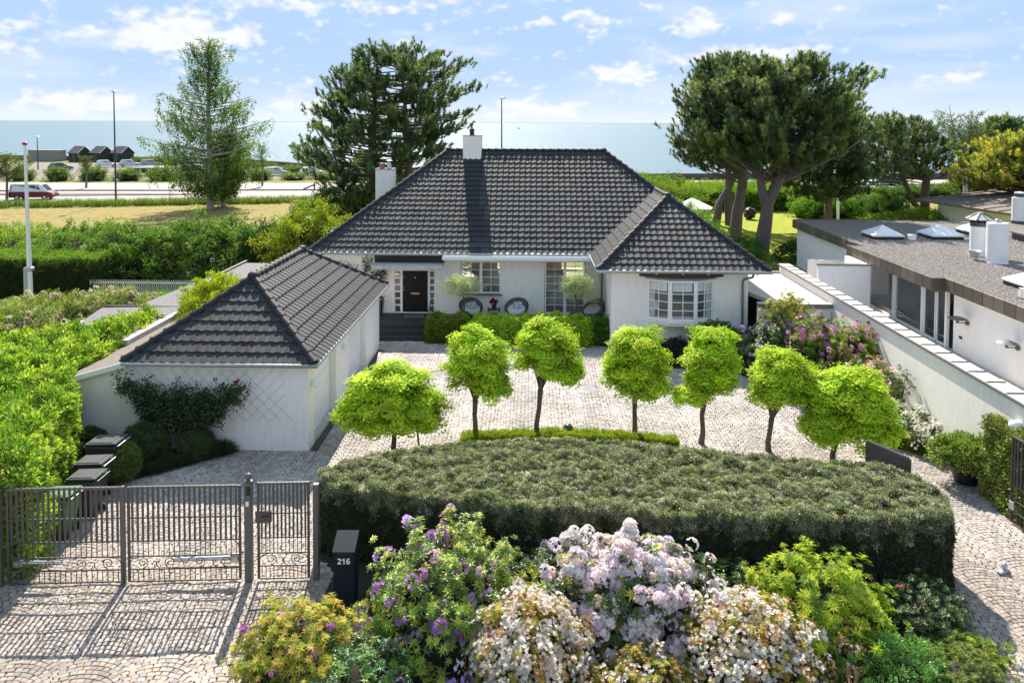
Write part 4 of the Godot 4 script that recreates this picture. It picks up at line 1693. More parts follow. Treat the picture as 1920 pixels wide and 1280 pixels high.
	s.box(W(-15.7, 1.1, 27.7), Vector3(2.9, 2.2, 4.0))
	part("wall", s, M.wall, ob)
	s = Shape.new()
	s.box(W(-13.6, 1.1, 34.8), Vector3(4.3, 2.2, 9.2))
	part("wall", s, M.wall, ob)
	s = Shape.new()
	s.slab(plan([Vector2(-17.3, 29.7), Vector2(-14.15, 30.05), Vector2(-14.05, 25.4), Vector2(-16.4, 25.4)]), 2.22, 2.30)
	part("roof", s, M.felt, ob)
	s = Shape.new()
	s.slab(plan([Vector2(-16.1, 30.3), Vector2(-14.1, 30.1), Vector2(-11.2, 30.1), Vector2(-11.2, 39.6), Vector2(-15.4, 39.7)]), 2.2, 2.28)
	part("roof", s, M.felt, ob)
	s = Shape.new()
	s.box(W(-15.7, 2.26, 30.05), Vector3(3.3, 0.12, 0.08), 0.01)
	s.box(W(-15.35, 2.27, 38.2), Vector3(0.14, 0.2, 3.6), 0.01)
	part("roof_edge", s, M.iron, ob)
	s = Shape.new()
	s.box(W(-13.98, 2.18, 27.6), Vector3(0.26, 0.24, 4.6), 0.01)
	part("parapet", s, M.slab, ob)
	rebase(ob, W(-15, 0, 30))


# ------------------------------------------------------------------ right boundary, carport, neighbour
func boundary() -> void:
	var o := thing("boundary_wall", "long white garden wall with pale coping slabs along the right side", "wall")
	var s := Shape.new()
	s.box(W(12.5, 1.4, 27.3), Vector3(0.4, 2.8, 20.8))
	part("wall_body", s, M.wall, o)
	for i in 24:
		var z := 17.0 + i * 0.86
		s = Shape.new()
		s.box(W(12.5, 2.865, z + 0.43), Vector3(0.54, 0.05, 0.835), 0.006)
		var cp := part("coping_slab", s, M.slab, o)
		part("joint_strip", box(W(12.5, 2.893, z + 0.845), Vector3(0.5, 0.05, 0.05), 0.008), M.iron_grey, cp)
	s = Shape.new()
	s.box(W(12.24, 2.815, 27.3), Vector3(0.04, 0.03, 20.9))
	part("drip_edge", s, M.iron_grey, o)
	globe(o, W(12.16, 2.25, 19.05), 0.15, Vector3(-1, 0, 0))
	rebase(o, W(12.5, 0, 27.3))
	var c := thing("carport", "low flat-roofed carport between villa and white garden wall", "carport")
	s = Shape.new()
	s.slab(plan([Vector2(9.33, 37.6), Vector2(12.26, 37.6), Vector2(12.26, 31.2), Vector2(10.05, 31.2), Vector2(9.33, 33.9)]), 2.28, 2.42)
	part("roof", s, M.slab, c)
	part("floor", box(W(10.8, 0.03, 34.4), Vector3(2.9, 0.06, 6.3)), M.iron_grey, c)
	part("back_wall", box(W(10.8, 1.12, 37.5), Vector3(2.9, 2.24, 0.12)), M.iron_grey, c)
	part("wall", box(W(10.78, 1.14, 31.1), Vector3(2.96, 2.28, 0.2)), M.wall, c)
	part("front_edge", box(W(10.78, 2.36, 31.06), Vector3(2.98, 0.16, 0.3), 0.01), M.zinc, c)
	part("coping", box(W(10.78, 2.455, 31.07), Vector3(3.0, 0.03, 0.34), 0.006), M.slab, c)
	s = Shape.new()
	s.box(W(9.70, 2.44, 32.5), Vector3(0.10, 0.08, 3.0), 0.01, Basis(Vector3.UP, 0.26))
	part("opening_edge", s, M.slab, c)
	part("back_edge", box(W(10.8, 2.47, 37.55), Vector3(2.95, 0.1, 0.12), 0.01), M.slab, c)
	rebase(c, W(10.8, 0, 34))


func skylight(o: Node3D, x: float, d: float, w: float, y: float) -> void:
	var s := Shape.new()
	s.box(W(x, y + 0.08, d), Vector3(w * 0.95, 0.17, w * 0.95), 0.01)
	var k := part("skylight", s, M.black, o)
	s = Shape.new()
	s.box(W(x, y + 0.21, d), Vector3(w, 0.09, w), 0.02)
	var h := w * 0.5
	var top := W(x, y + 0.24 + w * 0.30, d)
	var q := [W(x - h, y + 0.252, d - h), W(x + h, y + 0.252, d - h), W(x + h, y + 0.252, d + h), W(x - h, y + 0.252, d + h)]
	for i in 4:
		s.tri(q[i], q[(i + 1) % 4], top)
	part("dome", s, M.plastic_white, k)


func neighbour() -> void:
	var o := thing("neighbour_house", "flat-roofed white neighbour house with gravel roof and bronze fascia", "house")
	var y := 3.2
	var roof := [Vector2(18.0, 52.5), Vector2(18.0, 41.5), Vector2(17.2, 41.5), Vector2(17.2, 32.75), Vector2(17.75, 32.75), Vector2(17.75, 18), Vector2(36, 18), Vector2(36, 52.5)]
	var s := Shape.new()
	s.slab(plan(roof), y - 0.25, y - 0.03)
	part("roof", s, M.concrete, o)
	s = Shape.new()
	s.slab(plan([Vector2(18.06, 52.4), Vector2(18.06, 41.44), Vector2(17.26, 41.44), Vector2(17.26, 32.81), Vector2(17.81, 32.81), Vector2(17.81, 18), Vector2(36, 18), Vector2(36, 52.4)]), y - 0.03, y + 0.0)
	part("roof_gravel", s, M.gravel, o, true)
	var pebble := Shape.new()
	pebble.ball(Vector3.ZERO, Vector3(0.028, 0.018, 0.024), 4, 6)
	var where := []
	var tints := []
	for i in 26000:
		var x := rng.randf_range(17.3, 29.0)
		var d := rng.randf_range(26.0, 46.0)
		if x < 17.9 and (d < 32.8 or d > 41.4):
			continue
		where.append(put(W(x, y + 0.004, d), Vector3.UP + rdir() * 0.4, rng.randf_range(0.6, 1.5)))
		tints.append(vary(pick([Color(0.42, 0.38, 0.35), Color(0.33, 0.31, 0.30), Color(0.50, 0.45, 0.41), Color(0.24, 0.23, 0.23)]), 0.2, 0.05))
	many("roof_pebbles", pebble.mesh(), M.sett, where, tints, o)
	# fascia panels
	for run in [[18.0, 52.5, 41.5], [17.2, 41.5, 32.75], [17.75, 32.7, 19.0]]:
		var n := int((run[1] - run[2]) / 0.67)
		for i in n:
			var z: float = lerpf(run[1], run[2], (i + 0.5) / n)
			part("fascia_panel", box(W(run[0], y - 0.24, z), Vector3(0.07, 0.56, (run[1] - run[2]) / n - 0.025), 0.012), M.fascia if rng.randf() < 0.6 else M.fascia_light, o)
	part("fascia_panel", box(W(17.6, y - 0.24, 41.49), Vector3(0.86, 0.56, 0.07), 0.012), M.fascia, o)
	part("fascia_panel", box(W(17.5, y - 0.26, 32.70), Vector3(0.66, 0.60, 0.07), 0.012), M.fascia, o)
	for i in 26:
		part("fascia_panel", box(W(18.4 + i * 0.67, y - 0.24, 52.5), Vector3(0.645, 0.56, 0.07), 0.012), M.fascia_light, o)
	# walls
	for q in [[18.45, 1.32, 47.0, 0.3, 2.64, 10.9], [18.45, 1.32, 25.5, 0.3, 2.64, 15.0], [27.0, 1.32, 52.2, 16.8, 2.64, 0.3]]:
		part("wall", box(W(q[0], q[1], q[2]), Vector3(q[3], q[4], q[5])), M.wall_cool, o)
	part("soffit", box(W(18.2, 2.62, 25.5), Vector3(0.3, 0.12, 15.0)), M.wall_cool, o)
	s = Shape.new()
	s.box(W(26.0, 0.05, 37.0), Vector3(15.0, 0.1, 9.0))
	part("floor", s, M.concrete, o)
	s = Shape.new()
	s.box(W(23.5, 1.4, 37.2), Vector3(0.2, 2.7, 9.0))
	s.box(W(21.0, 1.4, 41.4), Vector3(5.0, 2.7, 0.2))
	part("inner_wall", s, M.inside, o)
	for q in [[41.35, 38.35], [38.2, 35.5], [35.4, 34.4], [34.3, 33.5]]:
		s = Shape.new()
		s.box(W(18.3, 2.6, (q[0] + q[1]) * 0.5), Vector3(0.08, 0.1, q[0] - q[1]))
		s.box(W(18.3, 0.06, (q[0] + q[1]) * 0.5), Vector3(0.08, 0.12, q[0] - q[1]))
		s.box(W(18.3, 1.33, q[0] - 0.03), Vector3(0.1, 2.45, 0.07))
		s.box(W(18.3, 1.33, q[1] + 0.03), Vector3(0.1, 2.45, 0.07))
		var wn := part("window", s, M.paint, o)
		s = Shape.new()
		s.quad(W(18.3, 0.12, q[0] - 0.06), W(18.3, 0.12, q[1] + 0.06), W(18.3, 2.55, q[1] + 0.06), W(18.3, 2.55, q[0] - 0.06))
		part("pane", s, M.glass_tint if q[0] > 35.45 else M.car_glass, wn)
	for z in [38.27, 35.45, 33.4]:
		part("post", box(W(18.24, 1.32, z), Vector3(0.16, 2.64, 0.12), 0.008), M.white, o)
	s = Shape.new()
	s.box(W(15.75, 1.35, 38.4), Vector3(2.6, 2.7, 0.25))
	part("court_wall", s, M.wall_cool, o)
	part("court_wall", box(W(17.0, 1.35, 39.8), Vector3(0.25, 2.7, 2.5)), M.wall_cool, o)
	part("coping", box(W(15.75, 2.72, 38.4), Vector3(2.66, 0.05, 0.34), 0.008), M.iron, o)
	s = Shape.new()
	s.box(W(17.1, 0.95, 44.0), Vector3(2.2, 1.9, 0.2))
	part("court_wall", s, M.wall_cool, o)
	part("coping", box(W(17.1, 1.93, 44.0), Vector3(2.24, 0.06, 0.3), 0.008), M.paint, o)
	# roof furniture
	skylight(o, 20.45, 44.5, 1.75, y)
	skylight(o, 23.9, 44.7, 1.85, y)
	skylight(o, 27.0, 46.4, 1.75, y)
	skylight(o, 20.35, 31.0, 1.6, y)
	part("vent_box", box(W(21.75, y + 0.16, 43.7), Vector3(0.36, 0.32, 0.36), 0.02), M.white, o)
	s = Shape.new()
	for k in 5:
		s.box(W(18.95, y + 0.06 + k * 0.075, 29.0), Vector3(0.62 - 0.01 * k, 0.045, 0.55), 0.008)
	s.box(W(18.95, y + 0.2, 29.0), Vector3(0.5, 0.38, 0.45))
	part("louvre_vent", s, M.gutter, o)
	s = Shape.new()
	s.lathe(W(22.72, y, 38.8), [Vector2(0.47, 0), Vector2(0.455, 0.05), Vector2(0.455, 1.5), Vector2(0.0, 1.5)], 24)
	var ch := part("chimney", s, M.plastic_white, o)
	s = Shape.new()
	s.lathe(W(22.72, y, 38.8), [Vector2(0.46, 1.48), Vector2(0.46, 1.68), Vector2(0.40, 1.70)], 20)
	for k in 10:
		var a := TAU * k / 10.0
		s.box(W(22.72 + 0.43 * cos(a), y + 1.78, 38.8 + 0.43 * sin(a)), Vector3(0.05, 0.2, 0.05))
	part("collar", s, M.iron, ch)
	s = Shape.new()
	var s2 := Shape.new()
	for k in 8:
		var a := TAU * k / 8.0
		var b := TAU * (k + 1) / 8.0
		s.quad(W(22.72 + 0.66 * cos(a), y + 1.84, 38.8 + 0.66 * sin(a)), W(22.72 + 0.66 * cos(b), y + 1.84, 38.8 + 0.66 * sin(b)), W(22.72 + 0.14 * cos(b), y + 2.12, 38.8 + 0.14 * sin(b)), W(22.72 + 0.14 * cos(a), y + 2.12, 38.8 + 0.14 * sin(a)))
		s2.rod(W(22.72 + 0.68 * cos(a), y + 1.84, 38.8 + 0.68 * sin(a)), W(22.72 + 0.13 * cos(a), y + 2.14, 38.8 + 0.13 * sin(a)), 0.028, 0.028, 5)
	s.lathe(W(22.72, y + 2.12, 38.8), [Vector2(0.15, 0), Vector2(0.12, 0.06), Vector2(0, 0.08)], 10)
	part("cap", s, M.gutter, ch)
	part("cap_rib", s2, M.iron, ch)
	s = Shape.new()
	s.lathe(W(22.35, y, 36.75), [Vector2(0.50, 0), Vector2(0.47, 0.06), Vector2(0.47, 1.88), Vector2(0.43, 1.93), Vector2(0.0, 1.95)], 24)
	ch = part("chimney", s, M.plastic_white, o)
	s = Shape.new()
	s.ball(W(22.3, y + 2.02, 36.7), Vector3(0.12, 0.1, 0.12), 6, 10)
	s.ball(W(22.5, y + 1.98, 36.75), Vector3(0.08, 0.07, 0.08), 6, 10)
	part("cap", s, M.gutter, ch)
	s = Shape.new()
	s.lathe(W(32.7, y, 51.5), [Vector2(0.44, 0.18), Vector2(0.44, 1.75), Vector2(0.32, 1.76), Vector2(0.30, 2.1), Vector2(0.0, 2.15)], 20)
	ch = part("chimney", s, M.plastic_white, o)
	s = Shape.new()
	s.lathe(W(32.7, y, 51.5), [Vector2(0.47, 0), Vector2(0.45, 0.2)], 20)
	s.lathe(W(32.7, y, 51.5), [Vector2(0.325, 1.80), Vector2(0.325, 2.02)], 20)
	part("collar", s, M.iron, ch)
	s = Shape.new()
	s.lathe(W(21.7, y, 37.4), [Vector2(0.20, 0.1), Vector2(0.28, 0.42), Vector2(0.30, 0.46), Vector2(0.24, 0.44), Vector2(0.0, 0.3)], 14)
	part("rain_hopper", s, M.gutter, o)
	s = Shape.new()
	s.box(W(31.5, y + 0.42, 42.3), Vector3(7.6, 0.10, 4.6), 0.01)
	part("upper_roof", s, M.felt, o)
	s = Shape.new()
	s.box(W(31.5, y + 0.2, 42.3), Vector3(7.3, 0.36, 4.3))
	part("upper_fascia", s, M.fascia, o)
	# wall lamps shaped like shallow dishes on brackets
	for q in [[31.9, 1.62], [28.6, 1.56]]:
		s = Shape.new()
		s.rod(W(18.3, q[1] - 0.12, q[0]), W(18.22, q[1] - 0.12, q[0]), 0.1, 0.1, 14)
		s.rod(W(18.25, q[1] - 0.12, q[0]), W(17.85, q[1] - 0.1, q[0]), 0.022)
		s.rod(W(17.85, q[1] - 0.12, q[0]), W(17.85, q[1] + 0.06, q[0]), 0.05, 0.07, 10)
		var wl := part("wall_lamp", s, M.iron_grey, o)
		s = Shape.new()
		s.lathe(W(17.85, q[1], q[0]), [Vector2(0.06, 0.02), Vector2(0.36, 0.06), Vector2(0.37, 0.075), Vector2(0.2, 0.14), Vector2(0.0, 0.17)], 18)
		part("lamp_shade", s, M.zinc, wl)
	part("door_buzzer", box(W(18.28, 0.75, 32.4), Vector3(0.04, 0.12, 0.2), 0.01), M.black, o)
	rebase(o, W(26, 0, 37))
	# the low brown roof farther right
	var f := thing("far_house", "low house with broad ribbed brown roof beyond the neighbour's gravel roof", "house")
	s = Shape.new()
	face(s, [W(37.6, 2.55, 75.0), W(41.0, 2.55, 50.0), W(56.0, 4.6, 52.0), W(50.0, 4.0, 75.5)], Vector3.UP)
	face(s, [W(37.6, 2.35, 75.0), W(41.0, 2.35, 50.0), W(41.0, 2.55, 50.0), W(37.6, 2.55, 75.0)], Vector3(-1, 0, 0.2))
	part("roof", s, M.felt_brown, f)
	for i in 15:
		var t := (i + 0.5) / 15.0
		s = Shape.new()
		s.rod(W(37.6, 2.58, 75.0).lerp(W(41.0, 2.58, 50.0), t), W(50.0, 4.03, 75.5).lerp(W(56.0, 4.63, 52.0), t), 0.06, 0.06, 5)
		part("roof_rib", s, M.fascia_light, f)
	s = Shape.new()
	face(s, [W(39.0, 0, 73.5), W(42.0, 0, 51.0), W(42.0, 2.6, 51.0), W(39.0, 2.6, 73.5)], Vector3(-1, 0, 0.1))
	part("side_wall", s, M.wall_cool, f)
	s = Shape.new()
	face(s, [W(42.0, 0, 51.0), W(56.0, 0, 52.5), W(56.0, 4.5, 52.5), W(42.0, 2.6, 51.0)], Vector3(0, 0, 1))
	part("gable_wall", s, M.wall_cool, f)
	rebase(f, W(45, 0, 62))


# ------------------------------------------------------------------ gates
func spiral(s: Shape, c: Vector3, r: float, turns: float, start: float, way: float, t := 0.009) -> void:
	var p := []
	for i in 26:
		var k := i / 25.0
		var a := start + way * TAU * turns * k
		var q := r * (1.0 - 0.86 * k)
		p.append(c + Vector3(cos(a) * q, sin(a) * q, 0))
	s.tube(p, [t], 6)


func leaf_gate(label: String, a: Vector3, b: Vector3, h: float, bars: int, heights: Array, swap: bool, wide := 0.030) -> Node3D:
	var ln := a.distance_to(b)
	var o := thing("gate_leaf" if ln > 1.4 else "garden_gate", label, "gate", a, atan2(-(b - a).z, (b - a).x), "wrought iron gate leaves" if ln > 1.4 else "")
	var s := Shape.new()
	for x in [0.025, ln - 0.025]:
		s = Shape.new()
		s.box(Vector3(x, h * 0.5 + 0.03, 0), Vector3(0.05, h - 0.06, 0.05), 0.006)
		part("stile", s, M.iron, o)
	for y in heights:
		var top: bool = y == heights[0]
		part("rail", box(Vector3(ln * 0.5, y, 0), Vector3(ln - 0.1, 0.05 if top else 0.03, 0.045 if top else 0.032), 0.005), M.iron_grey if top else M.iron, o)
	for i in bars:
		var x := 0.05 + (ln - 0.1) * (i + 0.5) / bars
		part("bar", box(Vector3(x, (heights[0] + heights[2]) * 0.5, 0), Vector3(wide, heights[0] - heights[2] - 0.03, 0.034)), M.iron, o)
		part("bar", box(Vector3(x, (heights[2] + heights[3]) * 0.5, 0), Vector3(0.015, heights[2] - heights[3] - 0.02, 0.015)), M.iron, o)
		part("bar", box(Vector3(x, (heights[4] + heights[5]) * 0.5, 0), Vector3(0.015, heights[4] - heights[5] - 0.02, 0.015)), M.iron, o)
		s = Shape.new()
		s.box(Vector3(x, heights[0] + 0.03, 0), Vector3(0.026, 0.014, 0.04), 0.004)
		part("finial", s, M.iron_grey, o)
	var yc: float = (heights[3] + heights[4]) * 0.5
	var r: float = (heights[3] - heights[4]) * 0.43
	s = Shape.new()
	var n := maxi(1, int(ln / 1.15))
	for k in n:
		var x0 := ln * (k + 0.5) / n
		var sp := ln / n
		spiral(s, Vector3(x0 - sp * 0.24, yc, 0), r, 1.7, -PI / 2, 1.0)
		spiral(s, Vector3(x0 + sp * 0.24, yc, 0), r, 1.7, -PI / 2, -1.0)
		spiral(s, Vector3(x0 - 0.065, yc, 0), r * 0.95, 0.5, -PI / 2, 1.0)
		spiral(s, Vector3(x0 + 0.065, yc, 0), r * 0.95, 0.5, -PI / 2, -1.0)
		s.tube([Vector3(x0 - sp * 0.48, yc - r * 0.4, 0), Vector3(x0 - sp * 0.42, yc + r * 0.7, 0), Vector3(x0 - sp * 0.3, yc + r, 0)], [0.009], 6)
		s.tube([Vector3(x0 + sp * 0.48, yc - r * 0.4, 0), Vector3(x0 + sp * 0.42, yc + r * 0.7, 0), Vector3(x0 + sp * 0.3, yc + r, 0)], [0.009], 6)
	part("scroll", s, M.iron, o)
	return o


func gates() -> void:
	var at := func(x: float) -> Vector3: return W(x, 0, 15.25 + (x + 11.07) * 0.072)
	var hs := [2.08, 1.43, 0.93, 0.60, 0.32, 0.06]
	var g1 := leaf_gate("black wrought iron gate leaf beside the bright laurel hedge and green bin", at.call(-11.0), at.call(-8.62), 2.1, 21, hs, false, 0.038)
	var g2 := leaf_gate("black wrought iron gate leaf latched to the tall ball-topped post", at.call(-8.52), at.call(-6.16), 2.1, 21, hs, true, 0.038)
	leaf_gate("narrow black iron garden gate between ball-topped post and dark hedge", at.call(-5.82), at.call(-4.72), 2.15, 12, [2.12, 1.48, 0.95, 0.62, 0.34, 0.06], false, 0.034)
	# meeting stile with a drop bolt
	var s := Shape.new()
	s.box(Vector3(2.40, 1.06, 0.01), Vector3(0.085, 2.12, 0.07), 0.008)
	s.rod(Vector3(2.40, 0.0, 0.06), Vector3(2.40, 0.5, 0.06), 0.015)
	s.box(Vector3(2.40, 0.02, 0.06), Vector3(0.12, 0.05, 0.12), 0.01)
	part("meeting_stile", s, M.iron_grey, g1)
	for q in [[g1, 0.15, 1.05, 0.44], [g2, 2.2, 0.9, 0.46]]:
		s = Shape.new()
		s.rod(Vector3(q[1], q[3], -0.12), Vector3(q[2], q[3] - 0.02, -0.12), 0.05, 0.045, 10)
		s.box(Vector3(q[1], q[3], -0.12), Vector3(0.2, 0.16, 0.14), 0.03)
		part("motor_arm", s, M.steel, q[0])
	s = Shape.new()
	s.box(Vector3(0.14, 1.42, 0.03), Vector3(0.34, 0.26, 0.05), 0.012)
	s.rod(Vector3(0.12, 1.42, 0.05), Vector3(0.12, 1.42, 0.11), 0.03, 0.03, 10)
	s.rod(Vector3(0.12, 1.42, 0.10), Vector3(0.3, 1.42, 0.10), 0.014)
	part("lock_box", s, M.iron, get_node("garden_gate"))
	var posts := [[-11.16, "square black gate post half hidden in the bright laurel hedge", false], [-6.0, "square black gate post with a ball on top between wide and narrow gates", true], [-4.58, "slim black gate post against the end of the dark hedge", false]]
	for q in posts:
		var p := thing("gate_post", q[1], "gate post", at.call(q[0]), 0.0, "left driveway gate posts")
		var hh := 2.17 if q[2] else 2.1
		part("shaft", box(Vector3(0, hh * 0.5, 0), Vector3(0.15 if q[2] else 0.12, hh, 0.15 if q[2] else 0.12), 0.01), M.iron_grey, p)
		if q[2]:
			s = Shape.new()
			s.lathe(Vector3(0, hh, 0), [Vector2(0.09, 0), Vector2(0.09, 0.02), Vector2(0.04, 0.035), Vector2(0.035, 0.05)], 14)
			s.ball(Vector3(0, hh + 0.11, 0), Vector3.ONE * 0.075, 10, 14)
			part("ball", s, M.iron_grey, p)
			part("keypad", box(Vector3(0, 1.72, 0.08), Vector3(0.075, 0.11, 0.03), 0.012), M.plastic_white, p)
			part("intercom", box(Vector3(0.02, 2.0, 0.085), Vector3(0.09, 0.18, 0.03), 0.012), M.black, p)
	# the two open leaves of the right-hand drive
	var r1 := leaf_gate("open black gate leaf at the right picture edge in front of ivy pillar", W(11.82, 0, 18.6), W(12.05, 0, 16.2), 2.2, 20, [2.18, 1.0, 0.98, 0.64, 0.36, 0.08], false, 0.05)
	part("lock_plate", box(Vector3(0.1, 0.5, 0.05), Vector3(0.16, 0.2, 0.04), 0.01), M.steel, r1)
	leaf_gate("open black gate leaf folded back behind the dark hedge's right end", W(8.36, 0, 18.8), W(8.95, 0, 17.75), 1.93, 16, [1.93, 1.0, 0.98, 0.64, 0.36, 0.08], false, 0.06)
	var gs := thing("gate_stop", "small pale metal gate stop standing on the right-hand cobbles", "gate stop", W(10.37, 0.01, 16.5), 0.5)
	s = Shape.new()
	s.box(Vector3(0, 0.03, 0), Vector3(0.34, 0.05, 0.14), 0.02)
	part("base_plate", s, M.gutter, gs)
	s = Shape.new()
	s.box(Vector3(0.04, 0.12, 0), Vector3(0.14, 0.16, 0.1), 0.035, Basis(Vector3.BACK, 0.3))
	part("hook", s, M.gutter, gs)
	# letter box
	var m := thing("letter_box", "dark slate blue letter box numbered 216 in front of the hedge", "letter box", W(-3.74, 0, 14.9), 0.03)
	s = Shape.new()
	s.box(Vector3(0, 0.62, 0), Vector3(0.41, 1.24, 0.42), 0.008)
	part("body", s, M.mail, m)
	s = Shape.new()
	var t := [Vector3(-0.225, 1.235, 0.24), Vector3(0.225, 1.235, 0.24), Vector3(0.225, 1.43, -0.23), Vector3(-0.225, 1.43, -0.23)]
	face(s, t, Vector3.UP)
	face(s, [t[0], t[1], t[1] - Vector3(0, 0.035, 0), t[0] - Vector3(0, 0.035, 0)], Vector3.BACK)
	face(s, [t[0], t[3], Vector3(-0.225, 1.2, -0.23), Vector3(-0.225, 1.2, 0.24)], Vector3.LEFT)
	face(s, [t[1], t[2], Vector3(0.225, 1.2, -0.23), Vector3(0.225, 1.2, 0.24)], Vector3.RIGHT)
	face(s, [t[3], t[2], Vector3(0.225, 1.2, -0.23), Vector3(-0.225, 1.2, -0.23)], Vector3.FORWARD)
	part("lid", s, M.mail, m)
	part("slot", box(Vector3(0, 1.18, 0.212), Vector3(0.34, 0.03, 0.012)), M.black, m)
	var tm := TextMesh.new()
	tm.text = "216"
	var f := SystemFont.new()
	f.font_names = PackedStringArray(["Droid Sans"])
	f.font_weight = 700
	tm.font = f
	tm.font_size = 64
	tm.pixel_size = 0.0025
	tm.depth = 0.006
	var txt := part("number", tm, M.white, m)
	txt.position = Vector3(0, 1.03, 0.215)
	bins()


func bins() -> void:
	var dark := mat(Color(0.035, 0.035, 0.036), 0.45)
	var lid_grey := mat(Color(0.075, 0.072, 0.072), 0.35)
	var green := mat(Color(0.055, 0.16, 0.065), 0.5)
	var spots := [
		[-11.15, 17.25, green, green, "green wheeled bin with its lid line nearest the gate", 1.0],
		[-11.05, 18.15, dark, lid_grey, "black wheeled bin with a green lid hinge behind the green bin", 1.0],
		[-11.35, 18.95, dark, lid_grey, "black wheeled bin second from the garage shrubs", 1.0],
		[-11.55, 19.9, dark, lid_grey, "largest black wheeled bin beside the round garage shrub", 1.12],
	]
	for i in spots.size():
		var q = spots[i]
		var o := thing("wheeled_bin", q[4], "bin", W(q[0], 0, q[1]), 0.0, "wheeled bins along the laurel hedge")
		var k: float = q[5]
		var s := Shape.new()
		var lo := [Vector3(-0.24, 0.04, 0.22), Vector3(0.20, 0.04, 0.22), Vector3(0.20, 0.04, -0.22), Vector3(-0.24, 0.04, -0.22)]
		var hi := [Vector3(-0.36, 0.96, 0.29), Vector3(0.37, 0.96, 0.29), Vector3(0.37, 0.96, -0.29), Vector3(-0.36, 0.96, -0.29)]
		for j in 4:
			lo[j] *= k
			hi[j] *= k
		for j in 4:
			var n := (j + 1) % 4
			s.quad(lo[j], lo[n], hi[n], hi[j])
		s.quad(lo[3], lo[2], lo[1], lo[0])
		s.box(Vector3(0.0, 0.95, 0) * k, Vector3(0.78, 0.07, 0.62) * k, 0.015)
		part("bin_body", s, q[2], o)
		s = Shape.new()
		s.box(Vector3(0.02, 1.03, 0) * k, Vector3(0.76, 0.05, 0.60) * k, 0.02, Basis(Vector3.BACK, 0.05))
		s.box(Vector3(0.0, 1.055, 0) * k, Vector3(0.6, 0.03, 0.48) * k, 0.012, Basis(Vector3.BACK, 0.05))
		part("lid", s, q[3], o)
		s = Shape.new()
		s.rod(Vector3(0.45, 1.0, -0.27) * k, Vector3(0.45, 1.0, 0.27) * k, 0.018 * k, 0.018 * k, 8)
		for z in [-0.22, 0.22]:
			s.rod(Vector3(0.37, 0.98, z) * k, Vector3(0.45, 1.0, z) * k, 0.015 * k)
		part("handle", s, M.gutter if i != 1 else green, o)
		for z in [-0.25, 0.25]:
			s = Shape.new()
			s.rod(Vector3(0.26, 0.1, z - 0.025) * k, Vector3(0.26, 0.1, z + 0.025) * k, 0.1 * k, 0.1 * k, 14)
			part("wheel", s, M.tyre, o)


# ------------------------------------------------------------------ planting
var LIME := [Color(0.60, 0.76, 0.045), Color(0.70, 0.82, 0.06), Color(0.42, 0.66, 0.035), Color(0.78, 0.82, 0.09), Color(0.50, 0.70, 0.04)]
var LAUREL := [Color(0.25, 0.42, 0.05), Color(0.40, 0.55, 0.075), Color(0.52, 0.63, 0.10), Color(0.14, 0.28, 0.04), Color(0.58, 0.64, 0.14), Color(0.20, 0.30, 0.06)]
var DARK_LIT := [Color(0.22, 0.26, 0.12), Color(0.31, 0.34, 0.20), Color(0.47, 0.47, 0.35), Color(0.13, 0.17, 0.07), Color(0.40, 0.33, 0.26), Color(0.68, 0.65, 0.55), Color(0.31, 0.36, 0.11), Color(0.09, 0.125, 0.05), Color(0.16, 0.20, 0.09)]  # pale tones paint the lit, glinting top of the front hedge
var DARK_SHADED := [Color(0.035, 0.050, 0.020), Color(0.05, 0.07, 0.025), Color(0.07, 0.09, 0.02), Color(0.028, 0.04, 0.018), Color(0.06, 0.06, 0.03)]  # darker tones paint shade onto the front of the same hedge
var BOX := [Color(0.068, 0.112, 0.029), Color(0.098, 0.150, 0.036), Color(0.053, 0.090, 0.026)]
var BOXLIME := [Color(0.364, 0.405, 0.030), Color(0.252, 0.324, 0.030), Color(0.448, 0.446, 0.050)]
var RHODO := [Color(0.26, 0.38, 0.04), Color(0.42, 0.50, 0.06), Color(0.16, 0.27, 0.035), Color(0.10, 0.17, 0.03), Color(0.34, 0.44, 0.05), Color(0.54, 0.56, 0.08)]
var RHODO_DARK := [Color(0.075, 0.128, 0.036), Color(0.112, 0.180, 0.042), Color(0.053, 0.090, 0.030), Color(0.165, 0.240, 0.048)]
var GOLD := [Color(0.547, 0.483, 0.072), Color(0.676, 0.483, 0.108), Color(0.354, 0.386, 0.060), Color(0.193, 0.258, 0.048), Color(0.724, 0.580, 0.168)]
var WHITE := [Color(0.95, 0.88, 0.84), Color(0.94, 0.83, 0.83), Color(0.91, 0.80, 0.85), Color(0.96, 0.92, 0.88)]
var PURPLE := [Color(0.74, 0.44, 0.76), Color(0.66, 0.35, 0.70), Color(0.82, 0.58, 0.82)]
var PINK := [Color(0.80, 0.40, 0.68), Color(0.84, 0.56, 0.72), Color(0.74, 0.30, 0.62)]
var CREAM := [Color(0.86, 0.80, 0.72), Color(0.88, 0.84, 0.80), Color(0.80, 0.68, 0.52)]
var RUST := [Color(0.52, 0.26, 0.08), Color(0.62, 0.36, 0.14), Color(0.42, 0.24, 0.08)]
var PINE := [Color(0.151, 0.225, 0.106), Color(0.218, 0.307, 0.126), Color(0.320, 0.394, 0.150), Color(0.113, 0.168, 0.090)]
var OLIVE := [Color(0.80, 0.76, 0.52), Color(0.86, 0.82, 0.62), Color(0.60, 0.60, 0.38), Color(0.88, 0.84, 0.68)]


